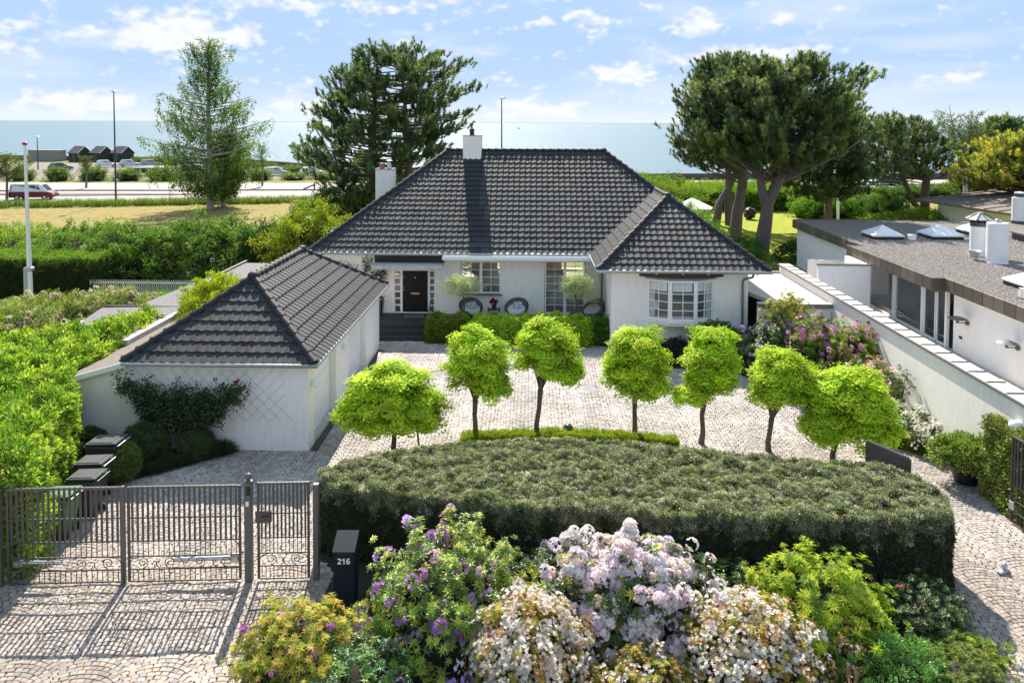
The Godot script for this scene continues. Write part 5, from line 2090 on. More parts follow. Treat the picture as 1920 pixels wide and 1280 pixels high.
func front_planting() -> void:
	var big := [Vector2(-4.75, 16.75), Vector2(-4.9, 17.2), Vector2(-4.5, 17.7), Vector2(-3.5, 18.25), Vector2(-2.0, 18.8), Vector2(0.1, 19.2), Vector2(2.8, 19.05), Vector2(5.3, 18.4), Vector2(7.2, 18.15), Vector2(8.3, 18.0), Vector2(8.95, 17.4), Vector2(9.1, 16.5), Vector2(8.8, 15.7), Vector2(7.9, 15.5), Vector2(5.5, 15.45), Vector2(3.0, 15.5), Vector2(0.5, 15.65), Vector2(-1.5, 15.9), Vector2(-3.4, 16.3), Vector2(-4.3, 16.45)]
	hedge("dark_hedge", "broad dark grey-green clipped hedge bowed across the whole front of the courtyard", "hedge", big, 1.68, L.flat, M.leaf_hedge, DARK_LIT, 600.0, 0.9, 0.08, "", 0.0, null, 0.16, DARK_SHADED)
	bush("rhododendron", "golden-leaved rhododendron at the left end beside the cobbles below the letter box", "shrub", Vector3(-4.05, 0.26, -12.9), Vector3(1.05, 0.84, 0.95), L.whorl, M.leaf, GOLD, 130.0, 0.85, 0.3, [[L.truss, M.petal, PINK, 0.02, 1.0]])
	bush("rhododendron", "large yellow-green rhododendron with scattered lilac flowers right of the letter box", "shrub", Vector3(-1.5, 0.30, -14.0), Vector3(1.42, 1.47, 1.2), L.whorl, M.leaf_gloss, RHODO, 130.0, 1.0, 0.38, [[L.truss, M.petal, PURPLE, 0.075, 1.3]])
	bush("rhododendron", "low rhododendron with dark green leaves at the bottom left between gold and lilac bushes", "shrub", Vector3(-2.9, 0.15, -12.4), Vector3(0.85, 0.63, 0.7), L.whorl, M.leaf_gloss, [Color(0.05, 0.16, 0.035), Color(0.09, 0.24, 0.05), Color(0.2, 0.3, 0.05)], 100.0, 0.95, 0.3, [[L.truss, M.petal, PURPLE, 0.015, 1.0]])
	bush("azalea", "white azalea with rust-brown faded petals left of the big pale pink rhododendron", "shrub", Vector3(-0.05, 0.38, -12.9), Vector3(0.98, 0.94, 0.95), L.whorl, M.leaf, GOLD, 150.0, 0.7, 0.28, [[L.azalea, M.petal, CREAM, 0.52, 1.35], [L.azalea, M.petal, RUST, 0.13, 1.1]])
	bush("rhododendron", "biggest rhododendron smothered in pale pink-white flower heads in front of the dark hedge", "shrub", Vector3(1.88, 0.41, -14.25), Vector3(1.55, 1.28, 1.15), L.whorl, M.leaf_gloss, RHODO_DARK + [Color(0.44, 0.48, 0.06)], 110.0, 1.05, 0.3, [[L.truss, M.petal, WHITE, 0.56, 1.5]])
	bush("azalea", "cream and rust azalea right of the big pale pink rhododendron", "shrub", Vector3(3.95, 0.34, -13.0), Vector3(1.1, 0.92, 1.0), L.whorl, M.leaf, GOLD, 150.0, 0.7, 0.28, [[L.azalea, M.petal, CREAM, 0.42, 1.3], [L.azalea, M.petal, RUST, 0.12, 1.1]])
	bush("rhododendron", "bright lime-green rhododendron without flowers in front of the hedge's right half", "shrub", Vector3(5.35, 0.26, -14.1), Vector3(1.35, 1.08, 1.1), L.whorl, M.leaf, [Color(0.56, 0.62, 0.06), Color(0.42, 0.52, 0.05), Color(0.20, 0.30, 0.04), Color(0.64, 0.66, 0.09)], 110.0, 1.05, 0.35)
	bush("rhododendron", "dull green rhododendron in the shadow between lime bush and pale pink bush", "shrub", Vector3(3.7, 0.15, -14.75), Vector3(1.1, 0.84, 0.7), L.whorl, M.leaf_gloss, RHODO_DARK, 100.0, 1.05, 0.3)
	bush("azalea", "small yellow-tinged azalea in the middle of the picture's bottom edge", "shrub", Vector3(1.9, 0.11, -12.25), Vector3(0.88, 0.76, 0.7), L.whorl, M.leaf, GOLD, 150.0, 0.65, 0.25, [[L.azalea, M.petal, CREAM, 0.12, 1.2], [L.azalea, M.petal, RUST, 0.14, 1.0]])
	bush("shrub", "fresh green small-leaved shrub low at the right beside the azaleas", "shrub", Vector3(6.3, 0.08, -12.9), Vector3(1.0, 0.63, 0.8), L.small, M.leaf_gloss, [Color(0.14, 0.32, 0.05), Color(0.22, 0.42, 0.08), Color(0.10, 0.24, 0.04)], 150.0, 1.0, 0.3)
	bush("rhododendron", "green rhododendron with faded pink buds behind the fresh green shrub", "shrub", Vector3(5.6, 0.08, -13.2), Vector3(0.85, 0.63, 0.7), L.whorl, M.leaf, [Color(0.12, 0.19, 0.03), Color(0.22, 0.26, 0.05)], 110.0, 0.85, 0.3, [[L.azalea, M.petal, [Color(0.75, 0.50, 0.42), Color(0.6, 0.35, 0.2)], 0.16, 1.2]])
	bush("shrub", "pale olive-leaved shrub at the right end of the bed by the cobbled drive", "shrub", Vector3(7.45, 0.04, -12.75), Vector3(0.85, 0.59, 0.8), L.whorl, M.leaf, [Color(0.26, 0.30, 0.07), Color(0.34, 0.36, 0.12), Color(0.16, 0.20, 0.05)], 140.0, 0.6, 0.3)
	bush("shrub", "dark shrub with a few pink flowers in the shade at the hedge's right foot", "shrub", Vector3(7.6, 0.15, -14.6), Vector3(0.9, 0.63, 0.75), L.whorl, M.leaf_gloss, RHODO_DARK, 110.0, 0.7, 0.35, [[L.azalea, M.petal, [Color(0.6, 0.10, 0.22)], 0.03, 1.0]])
	bush("shrub", "low olive-green shrub spilling over the cobbles at the bed's right edge", "shrub", Vector3(8.15, 0.00, -13.7), Vector3(0.6, 0.35, 0.5), L.whorl, M.leaf, RHODO, 110.0, 0.75, 0.35)
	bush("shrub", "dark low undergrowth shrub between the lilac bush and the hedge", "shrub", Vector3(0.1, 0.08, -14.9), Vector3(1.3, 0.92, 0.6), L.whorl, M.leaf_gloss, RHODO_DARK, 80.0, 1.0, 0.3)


func maple(label: String, at: Vector2, trunk: float, c: Vector3, r: Vector3, lumps: Array, fork := false) -> void:
	var o := thing("maple_tree", label, "tree", W(at.x, 0, at.y), 0.0, "round clipped maple trees along the courtyard hedge")
	var s := Shape.new()
	var bend := Vector3(rng.randf_range(-0.05, 0.05), 0, rng.randf_range(-0.05, 0.05))
	var top := Vector3(c.x, trunk, c.z) * Vector3(0.25, 1, 0.25)
	s.tube([Vector3.ZERO, Vector3(0, trunk * 0.3, 0) + bend, Vector3(0, trunk * 0.65, 0) - bend * 0.4 + top * Vector3(0.4, 0, 0.4), top], [0.10, 0.078, 0.072, 0.085], 9, false)
	s.ball(Vector3(0.02, trunk * 0.72, 0.06), Vector3(0.05, 0.05, 0.04), 5, 7)
	part("trunk", s, M.bark, o)
	s = Shape.new()
	for i in 9:
		var a := TAU * i / 9.0 + rng.randf_range(-0.3, 0.3)
		var e := c + Vector3(cos(a) * r.x, rng.randf_range(-0.5, 0.6) * r.y, sin(a) * r.z) * 0.75
		var m := top.lerp(e, 0.5) + Vector3(0, 0.1, 0)
		s.tube([top - Vector3(0, 0.05, 0), m, e], [0.045, 0.026, 0.008], 6, false)
	part("limb", s, M.bark, o)
	var where := []
	var tints := []
	var balls := [[c, r, 1.0]]
	for q in lumps:
		balls.append([c + q[0], q[1], q[2]])
	s = Shape.new()
	for b in balls:
		s.ball(b[0] + Vector3(0, 0.04, 0), b[1] * 0.54, 7, 11, 0.1, at.x)
	part("core_or_twigs", s, M.crown_core, o)  # solid dark balls added inside the crown to block light
	for b in balls:
		var br: Vector3 = b[1]
		var pads := int(118 * b[2] * pow(br.x * br.y * br.z, 0.5) + 8)
		for i in pads:
			var d := rdir()
			if d.y < -0.75:
				d.y = -d.y
			var f := 0.93 + 0.22 * noise.get_noise_3dv(d * 2.2 + Vector3(at.x, 0, at.y)) + rng.randf_range(-0.12, 0.08) + (rng.randf_range(0.05, 0.2) if rng.randf() < 0.12 else 0.0)
			var pc: Vector3 = b[0] + d * br * f
			var out := Vector3(d.x, 0.0, d.z) * 0.5 + Vector3.UP
			var tone := rng.randf_range(0.78, 1.18)
			for k in 9:
				var a := rng.randf() * TAU
				var rr := 0.165 * sqrt(rng.randf())
				var p := pc + Vector3(cos(a) * rr, rng.randfn(0.0, 0.05) - rr * 0.35, sin(a) * rr) + Vector3(d.x, 0, d.z) * 0.05
				where.append(put(p, out + rdir() * 0.28, rng.randf_range(0.75, 1.25)))
				tints.append(vary(pick(LIME), 0.2, 0.08) * tone)
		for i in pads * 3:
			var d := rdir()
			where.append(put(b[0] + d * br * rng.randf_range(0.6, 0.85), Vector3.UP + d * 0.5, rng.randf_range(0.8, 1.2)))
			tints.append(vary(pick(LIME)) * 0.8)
	many("crown", L.maple, M.leaf_thin, where, tints, o)


func court_planting() -> void:
	maple("lowest and widest round maple at the left end, beside the garage doors", Vector2(-4.05, 21.9), 0.75, Vector3(-0.02, 1.72, 0.00), Vector3(1.23, 0.96, 1.07), [[Vector3(-0.79, -0.30, 0.1), Vector3(0.68, 0.47, 0.68), 0.8], [Vector3(0.79, -0.26, 0.2), Vector3(0.64, 0.51, 0.68), 0.8]])
	maple("ball-headed maple second from the garage, in front of the terrace hedge's left piece", Vector2(-1.72, 22.7), 1.35, Vector3(0.05, 2.65, 0.00), Vector3(0.80, 0.87, 0.76), [[Vector3(0.48, -0.64, 0.2), Vector3(0.36, 0.42, 0.34), 1.0]])
	maple("tallest ball-headed maple, third from the garage", Vector2(0.2, 23.0), 1.6, Vector3(0.32, 2.92, 0.00), Vector3(0.80, 0.90, 0.76), [[Vector3(0.66, -0.64, 0.1), Vector3(0.30, 0.26, 0.30), 1.0]])
	maple("ball-headed maple in the middle of the row, below the bay window's left side", Vector2(3.22, 23.28), 1.4, Vector3(0.03, 2.60, 0.00), Vector3(0.89, 0.87, 0.80), [[Vector3(0.09, -0.72, 0.3), Vector3(0.81, 0.24, 0.51), 0.8]])
	maple("narrow tall-headed maple with one low left spray, below the bay window", Vector2(5.22, 22.96), 1.35, Vector3(0.30, 2.72, 0.00), Vector3(0.66, 0.87, 0.64), [[Vector3(0.00, -0.64, 0.0), Vector3(0.53, 0.38, 0.51), 1.0], [Vector3(-0.66, -1.02, 0.2), Vector3(0.36, 0.21, 0.34), 1.0]])
	maple("maple with several bare stems under its head, second from the right wall", Vector2(7.12, 22.5), 1.0, Vector3(0.30, 2.40, 0.00), Vector3(0.76, 0.72, 0.72), [[Vector3(-0.31, -0.42, 0.2), Vector3(0.51, 0.38, 0.51), 0.9], [Vector3(0.48, -0.34, -0.2), Vector3(0.51, 0.42, 0.51), 0.8]])
	maple("round low-headed maple at the right end of the row, nearest the right wall", Vector2(8.8, 21.9), 0.7, Vector3(0.45, 1.72, 0.00), Vector3(1.00, 1.00, 0.92), [[Vector3(-0.88, -0.51, 0.2), Vector3(0.51, 0.34, 0.51), 1.0], [Vector3(0.44, -0.26, 0.3), Vector3(0.77, 0.59, 0.68), 0.7]])
	var st := thing("tree_stake", "slim wooden stake standing right of the leftmost maple trunk", "stake", W(-3.32, 0, 22.1))
	var s := Shape.new()
	s.rod(Vector3.ZERO, Vector3(-0.12, 1.1, 0), 0.03, 0.028, 8)
	part("pole", s, M.bark, st)
	# low box strip behind the trees, globe lamp on a spike
	var arc := []
	for i in 13:
		var t := i / 12.0
		arc.append(Vector2(lerpf(-2.1, 4.4, t), 22.75 + 0.42 * sin(PI * t)))
	for i in 13:
		var t := 1.0 - i / 12.0
		arc.append(Vector2(lerpf(-2.1, 4.4, t), 22.3 + 0.40 * sin(PI * t)))
	hedge("box_edging", "low lime-green box edging curving behind the dark hedge", "hedge", arc, 0.34, L.tiny, M.leaf, BOXLIME, 420.0, 1.0, 0.05, "", 0.0, null, 0.08)
	var lp := thing("garden_lamp", "small dark blue-green ball lamp standing by the low box edging", "lamp", W(1.15, 0, 23.2))
	s = Shape.new()
	s.rod(Vector3.ZERO, Vector3(0, 0.16, 0), 0.05, 0.06, 10)
	part("foot", s, M.iron, lp)
	s = Shape.new()
	s.ball(Vector3(0, 0.30, 0), Vector3.ONE * 0.17, 10, 14)
	part("ball", s, mat(Color(0.03, 0.06, 0.07), 0.25), lp)
	# along the garage front
	var balls := [[-11.15, 21.15, 0.66, 0.55, "larger dark clipped box ball left of the climbing rose on the garage front", BOX], [-9.72, 21.4, 0.48, 0.42, "smaller dark clipped box ball right of the climbing rose on the garage front", BOX], [-11.15, 19.95, 0.46, 0.52, "yellowish clipped ball shrub beside the largest black bin", [Color(0.14, 0.20, 0.03), Color(0.20, 0.26, 0.035), Color(0.09, 0.15, 0.03)]], [-13.0, 21.3, 0.6, 0.42, "dark clipped ball half hidden behind the bins at the lean-to wall", BOX]]
	for b in balls:
		bush("box_ball", b[4], "shrub", Vector3(b[0], b[3], -b[1]), Vector3(b[2], b[3], b[2]), L.tiny, M.leaf_gloss, b[5], 420.0, 1.0, 0.06, [], "", -0.95)
	hedge("lavender_edging", "low dark lavender edging between garage shrubs and cobbles", "hedge", [Vector2(-11.15, 19.95), Vector2(-10.3, 20.45), Vector2(-9.4, 21.2), Vector2(-8.75, 21.75), Vector2(-9.1, 21.9), Vector2(-10.2, 21.2), Vector2(-11.2, 20.5)], 0.3, L.olive, M.leaf, [Color(0.05, 0.075, 0.03), Color(0.08, 0.11, 0.05), Color(0.10, 0.10, 0.06)], 300.0, 1.0, 0.12, "", 0.0, null, 0.12)
	var rose := thing("climbing_rose", "dark-leaved climbing rose with a few red flowers on the garage front", "climber", W(-10.3, 0, 21.7))
	s = Shape.new()
	var where := []
	var tints := []
	var heads := [[], []]
	for i in 15:
		var a := lerpf(-1.75, 2.05, (i + rng.randf()) / 15.0)
		var topy := 1.45 + 0.75 * rng.randf() + absf(a) * 0.18
		var e := Vector3(a, minf(topy, 2.32), 0.08)
		var p := [Vector3(rng.randf_range(-0.08, 0.08), 0, 0), Vector3(a * 0.12, 0.6, 0.08), Vector3(a * 0.5, 1.15, 0.12), e]
		s.tube(p, [0.028, 0.022, 0.014, 0.006], 6, false)
		for k in 64:
			var t := 0.34 + 0.66 * rng.randf()
			var q: Vector3 = (p[1] as Vector3).lerp(p[2], t * 2.0) if t < 0.5 else (p[2] as Vector3).lerp(p[3], t * 2.0 - 1.0)
			q += Vector3(rng.randfn(0, 0.17), rng.randfn(0, 0.13), absf(rng.randfn(0.02, 0.1)))
			if q.y < 0.75:
				continue
			where.append(put(q, Vector3(0, 0.6, 0.8) + rdir() * 0.6, rng.randf_range(0.7, 1.2)))
			tints.append(vary(pick([Color(0.035, 0.065, 0.025), Color(0.05, 0.09, 0.03), Color(0.075, 0.11, 0.035)])))
	for q in [Vector3(1.75, 2.27, 0.2), Vector3(1.1, 2.3, 0.2), Vector3(1.68, 2.2, 0.22), Vector3(-0.9, 2.1, 0.2)]:
		heads[0].append(put(q, Vector3(0, 0.5, 1), 0.75))
		heads[1].append(Color(0.30, 0.01, 0.015))
	part("stem", s, M.bark, rose)
	many("foliage", L.rose, M.leaf_gloss, where, tints, rose)
	many("blossoms", L.truss, M.petal, heads[0], heads[1], rose)
	# terrace hedges
	hedge("terrace_hedge", "small darker yellowish hedge block left of the steps' end of the terrace", "hedge", [Vector2(-4.62, 33.1), Vector2(-2.85, 33.1), Vector2(-2.85, 34.0), Vector2(-4.62, 34.0)], 0.94, L.laurel, M.leaf, [Color(0.22, 0.30, 0.03), Color(0.14, 0.22, 0.03), Color(0.30, 0.34, 0.05)], 150.0, 1.1, 0.2)
	hedge("terrace_hedge", "long bright green laurel hedge in front of the terrace chairs", "hedge", [Vector2(-2.55, 32.9), Vector2(2.55, 32.9), Vector2(2.55, 33.85), Vector2(-2.55, 33.85)], 1.0, L.laurel, M.leaf_thin, [Color(0.40, 0.62, 0.05), Color(0.54, 0.74, 0.07), Color(0.30, 0.50, 0.04), Color(0.64, 0.76, 0.10)], 150.0, 1.1, 0.2)
	hedge("terrace_hedge", "deeper green hedge block at the villa wing's corner", "hedge", [Vector2(2.55, 33.0), Vector2(4.9, 33.0), Vector2(4.9, 33.95), Vector2(2.55, 33.95)], 0.92, L.laurel, M.leaf_gloss, [Color(0.09, 0.22, 0.025), Color(0.14, 0.30, 0.03), Color(0.06, 0.15, 0.02)], 150.0, 1.1, 0.2)
	bush("shrub", "dark green shrub under the bay window's right end", "shrub", Vector3(7.7, 0.6, -31.2), Vector3(1.0, 0.85, 0.7), L.laurel, M.leaf_gloss, RHODO_DARK, 90.0, 1.0, 0.3)
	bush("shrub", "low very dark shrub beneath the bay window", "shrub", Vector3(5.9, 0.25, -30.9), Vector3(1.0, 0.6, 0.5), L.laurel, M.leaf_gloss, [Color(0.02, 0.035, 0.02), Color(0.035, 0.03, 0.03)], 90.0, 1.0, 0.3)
	# bed along the right-hand wall
	bush("rhododendron", "dark purple-flowered rhododendron against the carport wall beside the villa", "shrub", Vector3(9.4, 0.7, -29.6), Vector3(1.1, 1.2, 0.9), L.whorl, M.leaf_gloss, RHODO_DARK, 75.0, 1.3, 0.35, [[L.truss, M.petal, [Color(0.62, 0.42, 0.66), Color(0.76, 0.60, 0.76)], 0.10, 1.3]])
	bush("rhododendron", "tall magenta and pink rhododendron in the middle of the right-hand bed", "shrub", Vector3(10.9, 0.8, -28.6), Vector3(0.95, 1.35, 1.0), L.whorl, M.leaf, RHODO, 80.0, 1.3, 0.45, [[L.truss, M.petal, PINK, 0.17, 1.3], [L.azalea, M.petal, [Color(0.8, 0.6, 0.5)], 0.08, 1.6]])
	bush("rhododendron", "yellow-leaved airy rhododendron rising in front of the carport roof edge", "shrub", Vector3(10.2, 2.0, -30.1), Vector3(0.75, 0.85, 0.6), L.whorl, M.leaf, GOLD, 55.0, 1.2, 0.5)
	bush("rhododendron", "dusty pink rhododendron against the white garden wall", "shrub", Vector3(11.75, 1.1, -27.4), Vector3(0.75, 1.25, 0.9), L.whorl, M.leaf, RHODO, 80.0, 1.2, 0.45, [[L.truss, M.petal, [Color(0.74, 0.46, 0.56), Color(0.72, 0.38, 0.5)], 0.22, 1.3]])
	bush("azalea", "cream and peach azalea low against the white garden wall", "shrub", Vector3(11.6, 0.75, -25.9), Vector3(0.75, 0.85, 0.8), L.whorl, M.leaf, RHODO, 110.0, 0.9, 0.3, [[L.azalea, M.petal, [Color(0.86, 0.72, 0.60), Color(0.85, 0.78, 0.68), Color(0.75, 0.5, 0.35)], 0.42, 1.5]])
	bush("shrub", "dark glossy shrub in the bed behind the second maple from the right", "shrub", Vector3(10.3, 0.3, -26.6), Vector3(1.1, 0.75, 0.9), L.laurel, M.leaf_gloss, RHODO_DARK, 85.0, 1.0, 0.3)
	bush("azalea", "white azalea at the foot of the wall beside the box edging", "shrub", Vector3(11.85, 0.35, -23.3), Vector3(0.55, 0.55, 1.25), L.whorl, M.leaf, RHODO_DARK, 120.0, 0.8, 0.3, [[L.azalea, M.petal, [Color(0.86, 0.84, 0.74), Color(0.8, 0.8, 0.66)], 0.48, 1.4]])
	bush("shrub", "sparse leggy young shrub against the white wall above the white azalea", "shrub", Vector3(11.9, 1.2, -24.4), Vector3(0.35, 0.6, 0.5), L.whorl, M.leaf, [Color(0.16, 0.22, 0.05), Color(0.10, 0.16, 0.04)], 34.0, 0.9, 0.6)
	hedge("box_edging", "low yellow-green box edging along the right-hand bed by the pot", "hedge", [Vector2(12.2, 21.9), Vector2(11.7, 22.2), Vector2(10.75, 23.3), Vector2(10.0, 25.0), Vector2(9.6, 26.4), Vector2(9.95, 26.5), Vector2(10.35, 25.2), Vector2(11.1, 23.6), Vector2(11.9, 22.7), Vector2(12.25, 22.5)], 0.45, L.tiny, M.leaf, BOXLIME, 420.0, 1.0, 0.06, "", 0.0, null, 0.1)
	hedge("ivy_pillar", "upright clipped ivy hedge against the white wall beside the open gate leaf", "hedge", [Vector2(11.95, 19.95), Vector2(12.6, 19.95), Vector2(12.6, 17.4), Vector2(12.1, 17.4)], 2.12, L.laurel, M.leaf_gloss, [Color(0.24, 0.32, 0.04), Color(0.32, 0.38, 0.06), Color(0.16, 0.24, 0.03), Color(0.42, 0.34, 0.10)], 170.0, 0.85, 0.12)
	var pot := thing("plant_pot", "large dark glazed pot on the cobbles at the foot of the white wall", "pot", W(11.95, 0.01, 20.75))
	s = Shape.new()
	s.lathe(Vector3.ZERO, [Vector2(0, 0), Vector2(0.27, 0), Vector2(0.30, 0.05), Vector2(0.44, 0.52), Vector2(0.47, 0.56), Vector2(0.44, 0.58), Vector2(0.40, 0.54), Vector2(0, 0.5)], 28)
	part("vessel", s, M.pot, pot)
	bush("potted_shrub", "rounded glossy yellow-green shrub growing in the large dark pot", "shrub", Vector3(11.95, 0.72, -20.75), Vector3(0.82, 0.45, 0.72), L.laurel, M.leaf_gloss, [Color(0.20, 0.30, 0.03), Color(0.30, 0.38, 0.05), Color(0.12, 0.20, 0.025), Color(0.40, 0.44, 0.08)], 200.0, 0.85, 0.2)


func left_planting() -> void:
	hedge("laurel_hedge", "tall bright green laurel hedge from the left gate post back along the garage", "hedge", [Vector2(-10.8, 15.6), Vector2(-11.15, 16.5), Vector2(-11.85, 17.4), Vector2(-12.2, 18.4), Vector2(-12.5, 19.4), Vector2(-12.95, 20.5), Vector2(-13.6, 21.5), Vector2(-14.25, 22.2), Vector2(-14.3, 28.3), Vector2(-15.2, 28.6), Vector2(-16.4, 25.6), Vector2(-19.5, 23.4), Vector2(-19.0, 16.5), Vector2(-14.5, 15.5)], 2.28, L.laurel, M.leaf_thin, LAUREL, 112.0, 1.3, 0.36, "", 0.0, M.twig_core)
	hedge("clipped_hedge", "tall dark clipped hedge with shade painted into its sides behind the flagpole", "hedge", [Vector2(-46, 39.2), Vector2(-24.2, 41.0), Vector2(-24.2, 43.6), Vector2(-46, 42.0)], 2.25, L.broad, M.leaf, [Color(0.24, 0.34, 0.05), Color(0.32, 0.40, 0.07), Color(0.18, 0.27, 0.04)], 70.0, 0.42, 0.08, "", 0.0, null, 0.16, [Color(0.06, 0.10, 0.025), Color(0.08, 0.13, 0.03)])  # pale top leaves and dark side leaves paint a lit top, shaded front
	var shrubs := [
		[Vector3(-40, 0.6, -52), Vector3(9.0, 1.5, 4.0), [Color(0.24, 0.34, 0.04), Color(0.32, 0.40, 0.06)], "long bright green shrub bank at the left edge below the dry field"],
		[Vector3(-26.5, 1.0, -46), Vector3(4.6, 2.1, 3.0), [Color(0.14, 0.24, 0.04), Color(0.20, 0.32, 0.06), Color(0.30, 0.36, 0.10)], "big rounded green shrub right of the dark clipped hedge"],
		[Vector3(-20.5, 1.0, -47), Vector3(4.0, 2.4, 3.0), [Color(0.12, 0.22, 0.035), Color(0.18, 0.30, 0.05), Color(0.28, 0.34, 0.10)], "tall green shrub in front of the dry field, left of the dark ivy tree"],
		[Vector3(-16.6, 1.1, -46), Vector3(1.5, 2.1, 1.6), [Color(0.05, 0.10, 0.03), Color(0.08, 0.14, 0.04)], "narrow dark ivy-covered tree between green and yellow shrubs"],
		[Vector3(-13.3, 1.3, -45), Vector3(2.9, 2.9, 2.4), [Color(0.36, 0.38, 0.04), Color(0.46, 0.42, 0.05), Color(0.26, 0.32, 0.04)], "tall yellow-leaved shrub left of the villa roof"],
		[Vector3(-16.5, 0.7, -54), Vector3(3.2, 1.9, 2.4), [Color(0.18, 0.28, 0.06), Color(0.26, 0.32, 0.12), Color(0.12, 0.2, 0.04)], "grey-green shrub behind the yellow-leaved shrub at the field's edge"],
		[Vector3(-10.6, 1.0, -52), Vector3(2.6, 1.8, 2.2), [Color(0.06, 0.11, 0.03), Color(0.10, 0.16, 0.04)], "dark green shrub close to the villa's left roof corner"],
		[Vector3(-15.0, 1.5, -62), Vector3(4.4, 2.6, 3.0), [Color(0.20, 0.30, 0.05), Color(0.14, 0.22, 0.04), Color(0.32, 0.30, 0.12)], "light green shrub thicket behind the villa chimney and under the left pine"],
	]
	for q in shrubs:
		bush("garden_shrub", q[3], "shrub", q[0], q[1], L.broad, M.leaf, q[2], 13.0 if q[1].x > 5 else 20.0, 1.0, 0.35, [[L.truss, M.petal, [Color(0.75, 0.74, 0.6)], 0.02, 1.8]], "shrubs between garden and dry field")
	var rh := [
		[Vector3(-19.9, 0.5, -35.0), Vector3(2.7, 1.1, 1.9), "large cream-flecked rhododendron in front of the white picket fence"],
		[Vector3(-22.6, 0.7, -33.0), Vector3(2.2, 1.1, 1.8), "pale yellowish rhododendron right of the flagpole foot"],
		[Vector3(-21.8, 0.8, -29.6), Vector3(2.4, 1.3, 1.8), "dense yellowish rhododendron at the left picture edge above the laurel hedge"],
		[Vector3(-18.2, 0.5, -29.6), Vector3(1.7, 1.0, 1.5), "darker rhododendron with peach tips beside the felt-roofed outbuilding"],
	]
	for q in rh:
		bush("rhododendron", q[2], "shrub", q[0], q[1], L.broad, M.leaf, [Color(0.30, 0.34, 0.06), Color(0.38, 0.38, 0.12), Color(0.16, 0.24, 0.05), Color(0.42, 0.40, 0.18)], 32.0, 0.7, 0.4, [[L.truss, M.petal, [Color(0.80, 0.74, 0.58), Color(0.75, 0.6, 0.5)], 0.12, 1.4]], "rhododendrons left of the outbuildings")
	bush("garden_shrub", "golden-green shrub growing behind the garage roof's left slope", "shrub", Vector3(-12.75, 2.0, -30.2), Vector3(1.15, 1.25, 1.9), L.laurel, M.leaf_thin, [Color(0.42, 0.48, 0.03), Color(0.50, 0.50, 0.05), Color(0.34, 0.42, 0.03)], 60.0, 1.2, 0.35)
	var where := []
	var tints := []
	for i in 2600:
		where.append(put(W(rng.randf_range(-20.5, -15.5), 0, rng.randf_range(37.2, 40.6)), Vector3.UP + rdir() * 0.25, rng.randf_range(0.5, 0.9)))
		tints.append(vary(pick([Color(0.16, 0.40, 0.03), Color(0.24, 0.46, 0.04)])))
	tag(many("long_grass", L.grass, M.grass, where, tints, self), "bright green long grass below the white picket fence", "grass")
	# picket fence
	var f := thing("picket_fence", "pale white picket fence in front of the dark garden shrubs", "fence", W(-19.5, 0, 41.0))
	for i in 84:
		part("picket", box(Vector3(-5.0 + i * 0.12, 0.52, 0), Vector3(0.07, 1.0, 0.025), 0.008), M.gutter, f)
	for y in [0.25, 0.85]:
		part("rail", box(Vector3(0, y, -0.035), Vector3(10.1, 0.07, 0.04)), M.white, f)
	# flagpole
	var p := thing("flagpole", "white tapering flagpole with a red knob by the dark clipped hedge", "flagpole", W(-26.15, 0, 38.4))
	var s := Shape.new()
	s.tube([Vector3(0.0, 0.3, 0), Vector3(-0.02, 2.2, 0), Vector3(-0.12, 8.55, 0)], [0.13, 0.12, 0.06], 14)
	part("pole", s, M.plastic_white, p)
	s = Shape.new()
	s.ball(Vector3(-0.12, 8.62, 0), Vector3(0.13, 0.09, 0.13), 8, 12)
	part("knob", s, M.red, p)
	part("hinge_box", box(Vector3(-0.16, 1.1, 0.02), Vector3(0.18, 2.2, 0.3), 0.03), M.gutter, p)
	part("hinge_band", box(Vector3(-0.02, 2.1, 0.0), Vector3(0.4, 0.22, 0.36), 0.05), M.gutter, p)
	# climber left of the front door
	var c := thing("climbing_plant", "dark climbing plant on the villa wall left of the door canopy", "climber", W(-8.4, 0, 36.0))
	s = Shape.new()
	where = []
	tints = []
	for i in 7:
		var a := -1.2 + i * 0.42
		var q := [Vector3(0, 0, 0.05), Vector3(a * 0.4, 1.5, 0.08), Vector3(a, 2.3 + 0.9 * rng.randf(), 0.08)]
		s.tube(q, [0.025, 0.018, 0.006], 6, false)
		for k in 26:
			var e: Vector3 = (q[1] as Vector3).lerp(q[2], 0.2 + 0.8 * rng.randf()) + Vector3(rng.randfn(0, 0.14), rng.randfn(0, 0.14), absf(rng.randfn(0, 0.07)))
			where.append(put(e, Vector3(0, 0.6, 0.8) + rdir() * 0.6, rng.randf_range(0.7, 1.3)))
			tints.append(vary(pick([Color(0.03, 0.05, 0.025), Color(0.05, 0.08, 0.03), Color(0.09, 0.05, 0.03)])))
	part("stem", s, M.bark, c)
	many("foliage", L.rose, M.leaf_gloss, where, tints, c)


